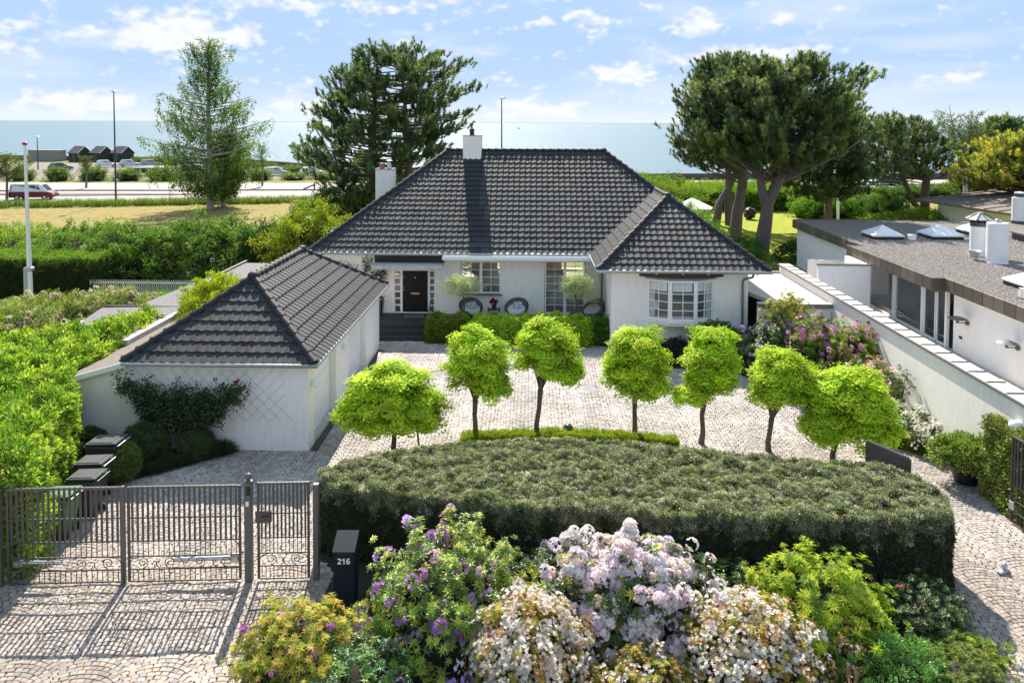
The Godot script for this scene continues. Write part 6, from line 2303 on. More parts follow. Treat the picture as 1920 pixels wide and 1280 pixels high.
# ------------------------------------------------------------------ terrace furniture
func tub_chair(at: Vector3, turn: float, label: String) -> Node3D:
	var o := thing("tub_chair", label, "chair", at, turn, "round rattan tub chairs on the terrace")
	var s := Shape.new()
	var tilt := Basis(Vector3.RIGHT, 0.62)
	var rings := []
	for i in 7:
		var a := 0.25 + 1.35 * i / 6.0
		rings.append(Vector2(0.56 * sin(a), -0.40 * cos(a)))
	s.lathe(Vector3(0, 0.56, -0.05), rings, 22, tilt)
	var inner := []
	for i in 7:
		var q: Vector2 = rings[6 - i]
		inner.append(Vector2(q.x * 0.93, q.y + 0.03))
	s.lathe(Vector3(0, 0.56, -0.05), inner, 22, tilt)
	part("basket", s, M.rattan, o)
	s = Shape.new()
	var ring := []
	for i in 25:
		var a := TAU * i / 24.0
		ring.append(Vector3(0, 0.56, -0.05) + tilt * Vector3(cos(a) * 0.565, 0.02, sin(a) * 0.565))
	s.tube(ring, [0.024], 8, false)
	part("rim", s, M.iron_grey, o)
	s = Shape.new()
	s.lathe(Vector3(0, 0.44, 0.0), [Vector2(0, 0.0), Vector2(0.38, -0.02), Vector2(0.43, 0.03), Vector2(0.40, 0.09), Vector2(0, 0.11)], 20, Basis(Vector3.RIGHT, 0.38))
	part("seat_cushion", s, M.cushion, o)
	for i in 4:
		var a := TAU * (i + 0.5) / 4.0
		s = Shape.new()
		s.rod(Vector3(cos(a) * 0.30, 0, sin(a) * 0.30), Vector3(cos(a) * 0.18, 0.3, sin(a) * 0.18), 0.018)
		part("leg", s, M.iron, o)
	return o


func cushion(at: Vector3, turn: Vector3, label: String) -> void:
	var o := thing("scatter_cushion", label, "cushion", at, 0.0, "patterned cushions on the terrace chairs")
	var s := Shape.new()
	var n := 8
	for sd in [-1.0, 1.0]:
		for i in n:
			for j in n:
				var q := []
				for k in [[0, 0], [1, 0], [1, 1], [0, 1]]:
					var u: float = float(i + k[0]) / n * 2.0 - 1.0
					var v: float = float(j + k[1]) / n * 2.0 - 1.0
					var b: float = sqrt(maxf(0.0, (1.0 - u * u) * (1.0 - v * v)))
					q.append(Vector3(u * 0.21 * (1.0 - 0.06 * (1.0 - v * v)), v * 0.21 * (1.0 - 0.06 * (1.0 - u * u)), sd * (0.005 + 0.075 * pow(b, 0.7))))
				s.colour = Color(0.72, 0.72, 0.72) if noise.get_noise_2d(i * 0.55 + at.x * 9.0, j * 0.55 + sd * 7.0) > -0.1 else Color(0.30, 0.31, 0.33)
				face(s, q, Vector3(0, 0, sd))
	var c := part("cover", s, M.curtain, o)
	c.rotation = turn


func terrace_things() -> void:
	var y := 0.6
	tub_chair(W(-2.85, y, 35.15), 0.35, "round rattan tub chair with a grey cushion under the casement window")
	tub_chair(W(-0.72, y, 35.15), -0.25, "round rattan tub chair standing between the casement window and the garden door")
	tub_chair(W(2.85, y, 35.2), -0.9, "round rattan tub chair at the wing wall right of the garden door")
	cushion(W(-2.78, 1.22, 35.15), Vector3(-0.6, 0.3, 0.2), "patterned grey and white cushion on the chair under the window")
	cushion(W(-0.66, 1.24, 35.15), Vector3(-0.6, -0.2, 0.1), "patterned grey and white cushion on the middle terrace chair")
	cushion(W(2.92, 1.12, 35.15), Vector3(-0.6, -0.7, 0.5), "pale cushion on the chair at the wing wall")
	var t := thing("side_table", "low dark side table between the two left terrace chairs", "table", W(-1.78, y, 35.3))
	part("table_top", box(Vector3(0, 0.42, 0), Vector3(0.6, 0.04, 0.5), 0.008), M.iron, t)
	part("shelf", box(Vector3(0, 0.2, 0), Vector3(0.54, 0.03, 0.44), 0.006), M.iron, t)
	for x in [-0.26, 0.26]:
		for z in [-0.21, 0.21]:
			part("leg", box(Vector3(x, 0.2, z), Vector3(0.04, 0.4, 0.04)), M.iron, t)
	for q in [[W(-1.78, y + 0.44, 35.3), 0.11, 0.2, "small potted red flower on the dark side table", [Color(0.20, 0.02, 0.04), Color(0.30, 0.04, 0.08)]], [W(-7.25, y, 35.55), 0.17, 0.62, "tall dark planter with crimson flowers at the landing's garage end", [Color(0.22, 0.02, 0.05), Color(0.14, 0.02, 0.03)]]]:
		var o := thing("flower_pot", q[3], "flower pot", q[0])
		var s := Shape.new()
		s.lathe(Vector3.ZERO, [Vector2(0, 0), Vector2(q[1] * 0.75, 0), Vector2(q[1], q[2]), Vector2(q[1] * 0.88, q[2]), Vector2(0, q[2] * 0.92)], 16)
		part("vessel", s, M.pot, o)
		var where := []
		var tints := []
		for i in 22:
			var d := rdir()
			where.append(put(Vector3(0, q[2] + 0.13, 0) + d * Vector3(0.17, 0.13, 0.17), d + Vector3.UP, rng.randf_range(0.7, 1.0)))
			tints.append(vary(pick(q[4])))
		many("blossoms", L.truss, M.petal, where, tints, o)
	# two standard olive trees
	for q in [[-3.15, 34.5, 1.62, Vector3(-0.1, 2.05, 0), Vector3(0.98, 0.48, 0.6), "pale olive tree with a flat cloud of leaves before the casement window"], [2.0, 34.55, 1.45, Vector3(0.1, 2.1, 0), Vector3(0.85, 0.62, 0.6), "pale olive tree with a ragged round head before the garden door"]]:
		var o := thing("olive_tree", q[5], "tree", W(q[0], y, q[1]))
		var s := Shape.new()
		var c: Vector3 = q[3]
		var r: Vector3 = q[4]
		c.y -= 0.32
		s.tube([Vector3(0, 0.4, 0), Vector3(0.05, 0.9, 0), Vector3(-0.02, c.y - r.y * 0.6, 0)], [0.05, 0.04, 0.035], 8, false)
		for i in 7:
			var a := TAU * i / 7.0
			s.tube([Vector3(-0.02, c.y - r.y * 0.65, 0), c + Vector3(cos(a) * r.x * 0.7, 0.1, sin(a) * r.z * 0.7)], [0.022, 0.006], 5, false)
		part("trunk", s, M.bark_grey, o)
		s = Shape.new()
		s.lathe(Vector3.ZERO, [Vector2(0, 0), Vector2(0.2, 0), Vector2(0.27, 0.45), Vector2(0.24, 0.45), Vector2(0, 0.42)], 18)
		part("planter", s, M.pot, o)
		var where := []
		var tints := []
		for i in 330:
			var d := rdir()
			var p := c + d * r * (0.45 + 0.6 * rng.randf()) * (1.0 + 0.3 * noise.get_noise_3dv(d * 2.0 + c))
			where.append(put(p, d + Vector3.UP * 0.6 + rdir() * 0.5, rng.randf_range(1.0, 1.6)))
			tints.append(vary(pick(OLIVE)))
		if q[0] > 0:
			for i in 60:
				where.append(put(c + Vector3(0.72 + rng.randfn(0, 0.16), -0.62 + rng.randfn(0, 0.16), rng.randfn(0, 0.15)), Vector3.UP + rdir(), rng.randf_range(0.6, 1.0)))
				tints.append(vary(pick(OLIVE)))
		many("crown", L.olive, M.leaf, where, tints, o)


# ------------------------------------------------------------------ big trees
# outline rows: [height, reach left, reach right, reach in depth]
func branchy(called: String, label: String, at: Vector2, trunks: Array, rows: Array, branches: int, tufts: float, mesh: Mesh, m: Material, palette: Array, size: float, rise: float, spread: float, bark: Material, start := 0.3, lean := 0.0, group := "") -> void:
	var o := thing(called, label, "tree", W(at.x, 0, at.y), 0.0, group)
	for q in trunks:
		var s := Shape.new()
		s.tube(q[0], q[1], 10, false)
		part("trunk", s, bark, o)
	var limbs := Shape.new()
	var where := []
	var tints := []
	var lo: float = rows[0][0]
	var hi: float = rows[-1][0]
	for b in branches:
		var h := lerpf(lo, hi, pow((b + rng.randf()) / branches, 1.3 if mesh == L.birch else 0.9))
		var az := b * 2.39996 + rng.randf_range(-0.4, 0.4)
		var k := 0
		while k < rows.size() - 2 and rows[k + 1][0] < h:
			k += 1
		var f := clampf((h - rows[k][0]) / maxf(rows[k + 1][0] - rows[k][0], 0.01), 0.0, 1.0)
		var side: float = lerpf(rows[k][1], rows[k + 1][1], f) if cos(az) < 0.0 else lerpf(rows[k][2], rows[k + 1][2], f)
		var depth: float = lerpf(rows[k][3], rows[k + 1][3], f)
		var out := Vector3(cos(az) * side, 0, sin(az) * depth) * rng.randf_range(0.62, 1.08) * (1.0 + 0.28 * noise.get_noise_3d(h * 0.45, cos(az) * 0.9 + at.x, sin(az) * 0.9))
		var reach := out.length()
		var tr: Array = trunks[b % trunks.size()][0]
		var from_y := maxf(h - reach * rise - 0.2, lo * 0.75)
		var top: Vector3 = tr[-1]
		var from := top
		for i in tr.size() - 1:
			if tr[i + 1].y >= from_y:
				from = (tr[i] as Vector3).lerp(tr[i + 1], clampf((from_y - tr[i].y) / maxf(tr[i + 1].y - tr[i].y, 0.01), 0.0, 1.0))
				break
		var ax := Vector3(top.x * clampf(h / hi, 0.0, 1.0) + lean, 0, top.z)
		var e := Vector3(ax.x, h, ax.z) + out
		var mid := from.lerp(e, 0.55) + Vector3(0, -reach * 0.06 + 0.1, 0)
		limbs.tube([from, mid, e], [0.02 + 0.014 * reach, 0.015 + 0.007 * reach, 0.012], 5, false)
		for i in int(tufts * (0.6 + 0.25 * reach)):
			var t := 1.0 - pow(rng.randf(), 1.5) * (1.0 - start)
			var p := mid.lerp(e, t * 2.0 - 1.0) if t > 0.5 else from.lerp(mid, t * 2.0)
			var w := spread * (0.35 + 0.65 * t)
			p += Vector3(rng.randfn(0, w), rng.randfn(0, w * 0.45) + w * 0.25, rng.randfn(0, w))
			var up := Vector3.UP * 1.0 + out.normalized() * 0.55 + rdir() * 0.5
			where.append(put(p, up, size * rng.randf_range(0.75, 1.25)))
			tints.append(vary(pick(palette), 0.3))
	part("limbs", limbs, bark, o, true)
	many("crown", mesh, m, where, tints, o)


func trees() -> void:
	# left of the roof: a broad spreading pine
	branchy("pine_tree", "broad dark pine left of the villa chimneys, trunk rising behind the roof", Vector2(-13.4, 62), [[[Vector3(0, 0, 0), Vector3(0.1, 4, 0), Vector3(0.2, 9, 0), Vector3(0.6, 14.5, 0)], [0.48, 0.42, 0.30, 0.06]], [[Vector3(3.6, 0, 2), Vector3(3.5, 4, 1.4), Vector3(3.2, 9, 0.5), Vector3(2.6, 14, 0)], [0.40, 0.34, 0.24, 0.05]]],
		[[3.9, 4.2, 1.8, 3.0], [5.4, 7.4, 2.8, 4.5], [6.7, 7.8, 4.2, 5.0], [8.0, 7.4, 6.2, 5.6], [10.2, 6.2, 6.2, 5.6], [12.4, 5.6, 5.8, 5.0], [14.0, 4.9, 4.9, 4.4], [15.1, 3.6, 3.8, 3.4], [15.9, 1.8, 2.2, 1.8]], 190, 11.0, L.pine, M.needle, PINE, 1.5, 0.12, 0.30, M.bark, 0.38, 0.6)
	# right behind the wing: three stems under one head
	var uprows := [[7.0, 3.2, 3.0, 3.2], [8.6, 5.0, 5.0, 4.6], [10.0, 5.4, 7.6, 5.0], [11.2, 5.4, 5.8, 5.0], [12.4, 5.0, 5.4, 4.6], [13.6, 3.8, 4.4, 3.6], [14.5, 1.6, 2.0, 1.6]]
	branchy("pine_tree", "tall umbrella pine with forked grey trunk behind the wing's right hip", Vector2(17.25, 57.2), [[[Vector3(0, 0, 0), Vector3(0.35, 2.6, 0), Vector3(0.5, 3.9, 0), Vector3(1.5, 6.2, 0), Vector3(1.9, 8.4, 0), Vector3(1.6, 13.6, 0)], [0.62, 0.48, 0.42, 0.36, 0.28, 0.06]], [[Vector3(0.45, 3.3, 0), Vector3(0.05, 4.6, 0.1), Vector3(-0.3, 6.6, 0.1), Vector3(0.2, 12.5, 0)], [0.40, 0.33, 0.27, 0.06]]],
		uprows, 190, 12.0, L.pine, M.needle, [Color(0.134, 0.198, 0.088), Color(0.194, 0.269, 0.109), Color(0.299, 0.373, 0.143), Color(0.101, 0.150, 0.078), Color(0.389, 0.448, 0.156)], 1.5, 0.55, 0.36, M.bark_grey, 0.45, 0.9)
	branchy("pine_tree", "umbrella pine with single straight grey trunk left of the forked one", Vector2(16.6, 61.8), [[[Vector3(-0.1, 0, 0), Vector3(0.1, 2.6, 0), Vector3(0.5, 5.0, 0), Vector3(0.2, 7.2, 0), Vector3(-0.8, 12.8, 0)], [0.52, 0.44, 0.38, 0.30, 0.05]]],
		[[6.6, 4.4, 2.6, 3.0], [8.2, 6.0, 3.6, 4.4], [10.5, 4.6, 4.6, 4.4], [12.8, 4.0, 4.4, 4.0], [14.6, 2.2, 2.6, 2.2], [15.2, 0.8, 1.0, 0.8]], 140, 12.0, L.pine, M.needle, [Color(0.134, 0.198, 0.088), Color(0.194, 0.269, 0.109), Color(0.299, 0.373, 0.143), Color(0.101, 0.150, 0.078)], 1.5, 0.5, 0.36, M.bark_grey, 0.45)
	branchy("pine_tree", "double-stemmed pine with a curved trunk farthest back in the group", Vector2(18.4, 73.5), [[[Vector3(0.7, 0, 0), Vector3(0.6, 3, 0), Vector3(0.5, 6, 0), Vector3(0.3, 10, 0)], [0.42, 0.36, 0.28, 0.05]], [[Vector3(-0.6, 0, 0), Vector3(-0.3, 2.0, 0), Vector3(0.8, 4.0, 0), Vector3(1.7, 6.4, 0), Vector3(1.8, 9, 0)], [0.42, 0.38, 0.3, 0.22, 0.05]]],
		[[5.4, 2.4, 1.8, 2.0], [7.6, 4.6, 3.0, 3.0], [10.0, 2.6, 3.0, 3.0]], 50, 13.0, L.pine, M.needle, PINE, 1.5, 0.3, 0.36, M.bark_grey, 0.4)
	branchy("fir_tree", "dark dense evergreen behind the umbrella pines with branches near the ground", Vector2(27.2, 70), [[[Vector3(0, 0, 0), Vector3(0, 5, 0), Vector3(0, 10, 0)], [0.4, 0.3, 0.05]]],
		[[2.8, 3.4, 2.0, 3.0], [4.2, 5.0, 2.8, 4.2], [6.4, 5.0, 2.8, 4.2], [8.5, 4.0, 2.2, 3.6], [11.0, 1.8, 1.4, 2.0]], 120, 12.0, L.pine, M.needle, [Color(0.090, 0.134, 0.068), Color(0.134, 0.186, 0.083), Color(0.179, 0.224, 0.094)], 1.6, 0.05, 0.4, M.bark, 0.4, 0.0)
	branchy("pine_tree", "spreading pine with a low curved fork behind the gravel roof", Vector2(40.0, 78), [[[Vector3(0, 0, 0), Vector3(0.05, 2.2, 0), Vector3(0.15, 4.6, 0), Vector3(-0.4, 8.6, 0)], [0.55, 0.45, 0.34, 0.05]], [[Vector3(-0.1, 0.9, 0), Vector3(-1.1, 1.8, 0), Vector3(-1.7, 3.2, 0), Vector3(-2.3, 4.6, 0), Vector3(-3.4, 8.0, 0)], [0.3, 0.26, 0.24, 0.2, 0.05]]],
		[[4.6, 4.4, 2.4, 3.0], [5.8, 6.2, 4.2, 4.2], [7.2, 6.0, 4.2, 4.2], [8.8, 4.4, 3.0, 3.4], [10.2, 1.6, 1.4, 1.6]], 105, 10.0, L.pine, M.needle, [Color(0.165, 0.233, 0.104), Color(0.239, 0.313, 0.130), Color(0.329, 0.389, 0.156), Color(0.120, 0.173, 0.088)], 1.6, 0.25, 0.36, M.bark, 0.42, -1.5)
	branchy("pine_tree", "dark pine behind the spreading pine near the right edge", Vector2(58.5, 96), [[[Vector3(0, 0, 0), Vector3(0, 5, 0), Vector3(0.2, 10, 0)], [0.4, 0.3, 0.05]]],
		[[4.0, 3.4, 2.8, 3.0], [6.5, 4.6, 3.6, 3.6], [8.6, 3.6, 3.4, 3.0], [10.2, 1.2, 1.4, 1.2]], 110, 14.0, L.pine, M.needle, PINE, 1.8, 0.2, 0.4, M.bark, 0.4)
	branchy("yellow_pine", "yellow-green flat-topped pine at the right picture edge above the brown roof", Vector2(46.8, 72), [[[Vector3(0, 0, 0), Vector3(-0.1, 3.2, 0), Vector3(-0.4, 4.6, 0), Vector3(-1.2, 7.2, 0)], [0.5, 0.42, 0.3, 0.05]], [[Vector3(0, 2.8, 0), Vector3(0.6, 4.4, 0), Vector3(1.4, 7.2, 0)], [0.36, 0.26, 0.05]]],
		[[4.2, 6.6, 4.0, 4.4], [5.4, 6.4, 5.0, 4.6], [6.6, 5.0, 5.0, 4.2], [8.0, 2.4, 4.0, 3.0], [8.7, 0.8, 2.0, 1.6]], 160, 14.0, L.pine, M.needle, [Color(0.598, 0.568, 0.091), Color(0.478, 0.508, 0.104), Color(0.777, 0.688, 0.130), Color(0.299, 0.359, 0.091)], 1.4, 0.2, 0.34, M.bark, 0.4)
	var bg := [Color(0.12, 0.20, 0.05), Color(0.17, 0.26, 0.06), Color(0.24, 0.31, 0.07), Color(0.08, 0.14, 0.04)]
	branchy("birch_tree", "tall weeping birch beside the road at the left of the dry field", Vector2(-36.1, 83.5), [[[Vector3(0, 0, 0), Vector3(0.05, 5, 0), Vector3(-0.1, 11, 0), Vector3(0.1, 19.2, 0)], [0.40, 0.33, 0.22, 0.03]]],
		[[2.6, 2.8, 2.6, 2.4], [4.6, 5.8, 4.6, 4.2], [7.4, 6.8, 6.0, 5.0], [10.2, 6.8, 6.6, 5.0], [12.2, 5.2, 5.2, 4.2], [14.0, 4.8, 3.6, 3.4], [15.4, 3.0, 2.6, 2.2], [17.0, 2.0, 2.2, 1.6], [18.4, 3.0, 3.0, 2.0], [19.3, 2.4, 1.8, 0.8]], 150, 7.0, L.birch, M.leaf, bg, 1.0, 0.2, 0.42, M.birch_bark, 0.42)
	branchy("birch_tree", "shorter bushy birch stem just right of the tall weeping birch", Vector2(-35.9, 86.5), [[[Vector3(0, 0, 0), Vector3(0.1, 4, 0), Vector3(0.3, 9, 0)], [0.3, 0.24, 0.04]]],
		[[2.2, 1.6, 2.2, 2.0], [4.0, 2.6, 3.6, 3.0], [7.0, 2.8, 4.0, 3.0], [9.6, 1.2, 2.0, 1.4]], 80, 7.0, L.birch, M.leaf, [Color(0.05, 0.09, 0.028), Color(0.075, 0.12, 0.03)], 1.0, 0.35, 0.45, M.birch_bark, 0.4)
	branchy("weeping_birch", "thin weeping birch showing above the pines at the right", Vector2(52.0, 92), [[[Vector3(0, 0, 0), Vector3(0, 6, 0), Vector3(0.6, 11.6, 0)], [0.3, 0.22, 0.03]], [[Vector3(0, 3, 0), Vector3(-1.2, 7, 0), Vector3(-2.2, 12.2, 0)], [0.2, 0.14, 0.02]]],
		[[8.0, 3.6, 2.4, 2.0], [9.8, 3.6, 2.8, 2.0], [11.8, 1.6, 2.4, 1.2]], 44, 5.0, L.birch, M.leaf, [Color(0.22, 0.24, 0.09), Color(0.16, 0.19, 0.06)], 1.0, 0.4, 0.4, M.birch_bark, 0.5)
	# young street trees
	var young := [[-64.6, 90.9, 5.6, 2.9, "small pollarded street tree in front of the red and white van", [Color(0.16, 0.17, 0.05), Color(0.10, 0.14, 0.04), Color(0.24, 0.20, 0.08)], 46], [-65.7, 109.3, 4.6, 1.1, "thin brownish street tree beyond the kerb right of the van", [Color(0.20, 0.17, 0.09), Color(0.14, 0.15, 0.06)], 14], [-41.5, 114.8, 6.2, 1.0, "thin young street tree right of the birches beyond the road", [Color(0.14, 0.19, 0.06), Color(0.18, 0.2, 0.1)], 14]]
	for q in young:
		branchy("street_tree", q[4], Vector2(q[0], q[1]), [[[Vector3.ZERO, Vector3(0.1, q[2] * 0.5, 0), Vector3(-0.05, q[2] * 0.9, 0)], [0.16, 0.12, 0.04]]], [[q[2] * 0.55, q[3] * 0.6, q[3] * 0.6, q[3] * 0.6], [q[2] * 0.8, q[3], q[3], q[3]], [q[2], q[3] * 0.4, q[3] * 0.4, q[3] * 0.4]], q[6], 5.0, L.far, M.leaf, q[5], 0.8, 0.5, 0.3, M.bark, 0.4)
	# hedges and shrubs of the gardens behind the villa
	var lime := [Color(0.24, 0.34, 0.03), Color(0.32, 0.40, 0.05), Color(0.18, 0.28, 0.03)]
	var deep := [Color(0.08, 0.15, 0.03), Color(0.12, 0.20, 0.04), Color(0.06, 0.11, 0.025)]
	hedge("garden_hedge", "broad lime-topped garden hedge with deep shade beside the pine trunks", "hedge", [Vector2(12.5, 86), Vector2(34.5, 86), Vector2(34.5, 91), Vector2(12.5, 92)], 2.2, L.far, M.leaf, lime, 9.0, 0.8, 0.4)
	hedge("garden_hedge", "low green hedge between the dry lawn and the road at the right", "hedge", [Vector2(35, 92), Vector2(62, 103.5), Vector2(95, 112), Vector2(95, 115), Vector2(61, 107), Vector2(34, 95.5)], 1.3, L.far, M.leaf, deep + [Color(0.2, 0.26, 0.05)], 8.0, 0.8, 0.4)
	hedge("garden_hedge", "grassy lime bank hedge along the road above the villa's right hip", "hedge", [Vector2(9, 96), Vector2(36, 101), Vector2(36, 105), Vector2(9, 101)], 1.7, L.far, M.leaf, [Color(0.34, 0.40, 0.07), Color(0.26, 0.34, 0.05), Color(0.42, 0.42, 0.10)], 8.0, 0.8, 0.4)
	var round_ones := [
		[Vector3(12.2, 1.0, -80), Vector3(5.6, 2.8, 4.6), [Color(0.22, 0.32, 0.04), Color(0.30, 0.36, 0.07)], "mounded bright green shrub behind the wing's ridge"],
		[Vector3(11.6, 1.2, -93), Vector3(3.2, 2.2, 2.4), [Color(0.08, 0.12, 0.05), Color(0.12, 0.16, 0.07)], "dark rounded shrub at the road above the villa's right hip"],
		[Vector3(12.6, 0.8, -68), Vector3(3.0, 1.7, 3.0), [Color(0.20, 0.32, 0.05), Color(0.28, 0.36, 0.08)], "feathery light green shrub in front of the white parasol"],
		[Vector3(12.8, 0.7, -60), Vector3(2.3, 1.4, 2.6), [Color(0.14, 0.28, 0.03), Color(0.22, 0.36, 0.04)], "bright green shrub right beside the wing's hip tiles"],
		[Vector3(13.4, 0.4, -51.0), Vector3(2.3, 1.2, 2.0), [Color(0.10, 0.22, 0.03), Color(0.16, 0.30, 0.04)], "fresh green shrub at the foot of the forked pine"],
		[Vector3(15.2, 0.4, -55.5), Vector3(1.5, 0.9, 1.4), RHODO_DARK, "dark shrub between the foot of the forked and straight pines"],
		[Vector3(18.9, 0.3, -54.5), Vector3(1.4, 0.9, 1.2), RHODO_DARK, "dark shrub right of the forked pine's foot by the neighbour's corner"],
		[Vector3(29.4, 0.7, -80.5), Vector3(2.2, 1.5, 2.0), [Color(0.20, 0.36, 0.04), Color(0.28, 0.42, 0.06), Color(0.14, 0.26, 0.03)], "bright glossy round shrub at the right side of the lawn"],
		[Vector3(32.4, 0.7, -81), Vector3(2.0, 1.4, 2.0), [Color(0.16, 0.30, 0.04), Color(0.22, 0.36, 0.05)], "green shrub with pale flowers behind the white garden post"],
		[Vector3(36.0, 0.7, -84), Vector3(3.0, 1.5, 2.4), [Color(0.16, 0.24, 0.06), Color(0.24, 0.32, 0.10)], "wide pale-flowering shrub at the left end of the dry lawn"],
		[Vector3(36.2, 0.8, -78), Vector3(2.2, 1.5, 1.8), deep, "dark domed shrub just beyond the gravel roof"],
		[Vector3(34.8, 0.4, -73), Vector3(2.6, 0.8, 1.8), [Color(0.20, 0.28, 0.03), Color(0.26, 0.32, 0.05)], "low olive-green domed shrub at the gravel roof's far edge"],
		[Vector3(38.0, 0.5, -74), Vector3(2.4, 1.0, 1.8), [Color(0.26, 0.40, 0.03), Color(0.34, 0.46, 0.05)], "vivid lime shrub left of the forked roof-edge pine"],
		[Vector3(41.5, 0.5, -72), Vector3(2.2, 1.0, 1.6), [Color(0.22, 0.26, 0.07), Color(0.16, 0.22, 0.05)], "rough green shrub right of the forked roof-edge pine"],
		[Vector3(60.0, 1.0, -101), Vector3(5.0, 2.0, 3.0), [Color(0.22, 0.26, 0.06), Color(0.30, 0.30, 0.10)], "olive-green shrub bank at the road behind the brown roof"],
	]
	for q in round_ones:
		bush("garden_shrub", q[3], "shrub", q[0], q[1], L.far, M.leaf, q[2], 11.0, 0.7, 0.35, [], "shrubs in the gardens behind the villa")


# ------------------------------------------------------------------ road and beach
func lamp_post(at: Vector3, h: float, label: String) -> void:
	var o := thing("street_lamp", label, "street lamp", at, 0.0, "tall street lamps along the coast road")
	var s := Shape.new()
	s.tube([Vector3(0, 0, 0), Vector3(0, 1.2, 0), Vector3(-0.05, h - 0.4, 0), Vector3(0.02, h, 0.1)], [0.14, 0.12, 0.065, 0.05], 10)
	part("pole", s, mat(Color(0.035, 0.06, 0.085), 0.4), o)
	s = Shape.new()
	s.lathe(Vector3(0.08, h - 0.05, 0.1), [Vector2(0.10, -0.1), Vector2(0.38, -0.06), Vector2(0.34, 0.06), Vector2(0.1, 0.2), Vector2(0, 0.22)], 14)
	part("lamp_head", s, M.gutter, o)


func car(label: String, at: Vector3, turn: float, ln: float, wd: float, h: float, upper: Color, lower: Color, van: bool, group := "") -> Node3D:
	var o := thing("van" if van else "car", label, "van" if van else "car", at, turn, group)
	var s := Shape.new()
	var hw := wd * 0.5
	# side outline from the tail along the roof to the nose: x, y
	var belt := h * (0.52 if van else 0.58)
	var low := [Vector2(-0.5, 0.16), Vector2(-0.5, 0.50), Vector2(-0.49, belt / h)]
	var nose := [Vector2(0.36, belt / h), Vector2(0.46, belt / h * 0.86), Vector2(0.5, belt / h * 0.66), Vector2(0.5, 0.16)] if van else [Vector2(0.22, belt / h), Vector2(0.42, belt / h * 0.90), Vector2(0.49, belt / h * 0.72), Vector2(0.5, 0.17)]
	var body := low + nose
	loft(s, body, ln, h, hw, hw * 0.97)
	part("body", s, mat(lower, 0.3, 0.1), o)
	s = Shape.new()
	var cab := [Vector2(-0.49, belt / h), Vector2(-0.475, 0.93), Vector2(-0.45, 1.0), Vector2(0.17, 1.0), Vector2(0.22, 0.96), Vector2(0.385, belt / h)] if van else [Vector2(-0.47, belt / h), Vector2(-0.40, 0.92), Vector2(-0.32, 0.99), Vector2(0.02, 1.0), Vector2(0.07, 0.97), Vector2(0.25, belt / h)]
	loft(s, cab, ln, h, hw * 0.98, hw * 0.80)
	part("cabin", s, mat(upper, 0.3, 0.1), o)
	var spans := [[-0.46, -0.30], [-0.28, -0.06], [-0.04, 0.10], [0.12, 0.24]] if van else [[-0.36, -0.16], [-0.14, 0.02], [0.035, 0.14]]
	for sd in [-1.0, 1.0]:
		for q in spans:
			s = Shape.new()
			var y0 := belt + 0.03 * h
			var y1 := h * 0.91
			var f := func(x: float, y: float) -> Vector3:
				var t := (y - belt) / (h - belt)
				return Vector3(x * ln, y, sd * (lerpf(hw * 0.98, hw * 0.80, t) + 0.012))
			var x1: float = q[1]
			var xt: float = q[1] - (0.10 if q == spans[-1] else 0.0)
			face(s, [f.call(q[0], y0), f.call(x1, y0), f.call(xt, y1), f.call(q[0] + 0.005, y1)], Vector3(0, 0, sd))
			part("window", s, M.car_glass, o)
	s = Shape.new()
	var a := Vector2(0.37, belt / h + 0.03) if van else Vector2(0.235, belt / h + 0.03)
	var b := Vector2(0.225, 0.95) if van else Vector2(0.08, 0.95)
	face(s, [Vector3(a.x * ln + 0.02, a.y * h, -hw * 0.85), Vector3(a.x * ln + 0.02, a.y * h, hw * 0.85), Vector3(b.x * ln + 0.02, b.y * h, hw * 0.74), Vector3(b.x * ln + 0.02, b.y * h, -hw * 0.74)], Vector3(1, 0.5, 0))
	part("windscreen", s, M.car_glass, o)
	for x in [-0.31 * ln, 0.31 * ln]:
		for z in [-hw + 0.09, hw - 0.09]:
			s = Shape.new()
			s.rod(Vector3(x, 0.33, z - 0.11), Vector3(x, 0.33, z + 0.11), 0.33, 0.33, 18)
			var wh := part("wheel", s, M.tyre, o)
			s = Shape.new()
			s.rod(Vector3(x, 0.33, z - 0.115), Vector3(x, 0.33, z + 0.115), 0.2, 0.2, 14)
			part("rim", s, M.steel, wh)
	for z in [-hw * 0.72, hw * 0.72]:
		part("headlight", box(Vector3(ln * 0.49, belt * 0.74, z), Vector3(0.1, 0.16, 0.34), 0.03), M.lamp, o)
		part("tail_light", box(Vector3(-ln * 0.497, belt * 0.8, z), Vector3(0.04, 0.34, 0.14), 0.015), M.red, o)
	return o


func loft(s: Shape, prof: Array, ln: float, h: float, w0: float, w1: float) -> void:
	var lo := 9.0
	var hi := -9.0
	for p in prof:
		lo = minf(lo, p.y)
		hi = maxf(hi, p.y)
	var pts := []
	for p in prof:
		var t: float = (p.y - lo) / maxf(hi - lo, 0.01)
		pts.append(Vector3(p.x * ln, p.y * h, lerpf(w0, w1, t)))
	var c := Vector3.ZERO
	for p in pts:
		c += Vector3(p.x, p.y, 0) / pts.size()
	for i in pts.size():
		var a: Vector3 = pts[i]
		var b: Vector3 = pts[(i + 1) % pts.size()]
		face(s, [a, b, Vector3(b.x, b.y, -b.z), Vector3(a.x, a.y, -a.z)], (a + b) * 0.5 * Vector3(1, 1, 0) - c)
		s.tri(c + Vector3(0, 0, a.z), a, b) if (a - c).cross(b - c).z > 0.0 else s.tri(c + Vector3(0, 0, a.z), b, a)
		var am := Vector3(a.x, a.y, -a.z)
		var bm := Vector3(b.x, b.y, -b.z)
		s.tri(c + Vector3(0, 0, -a.z), bm, am) if (a - c).cross(b - c).z > 0.0 else s.tri(c + Vector3(0, 0, -a.z), am, bm)


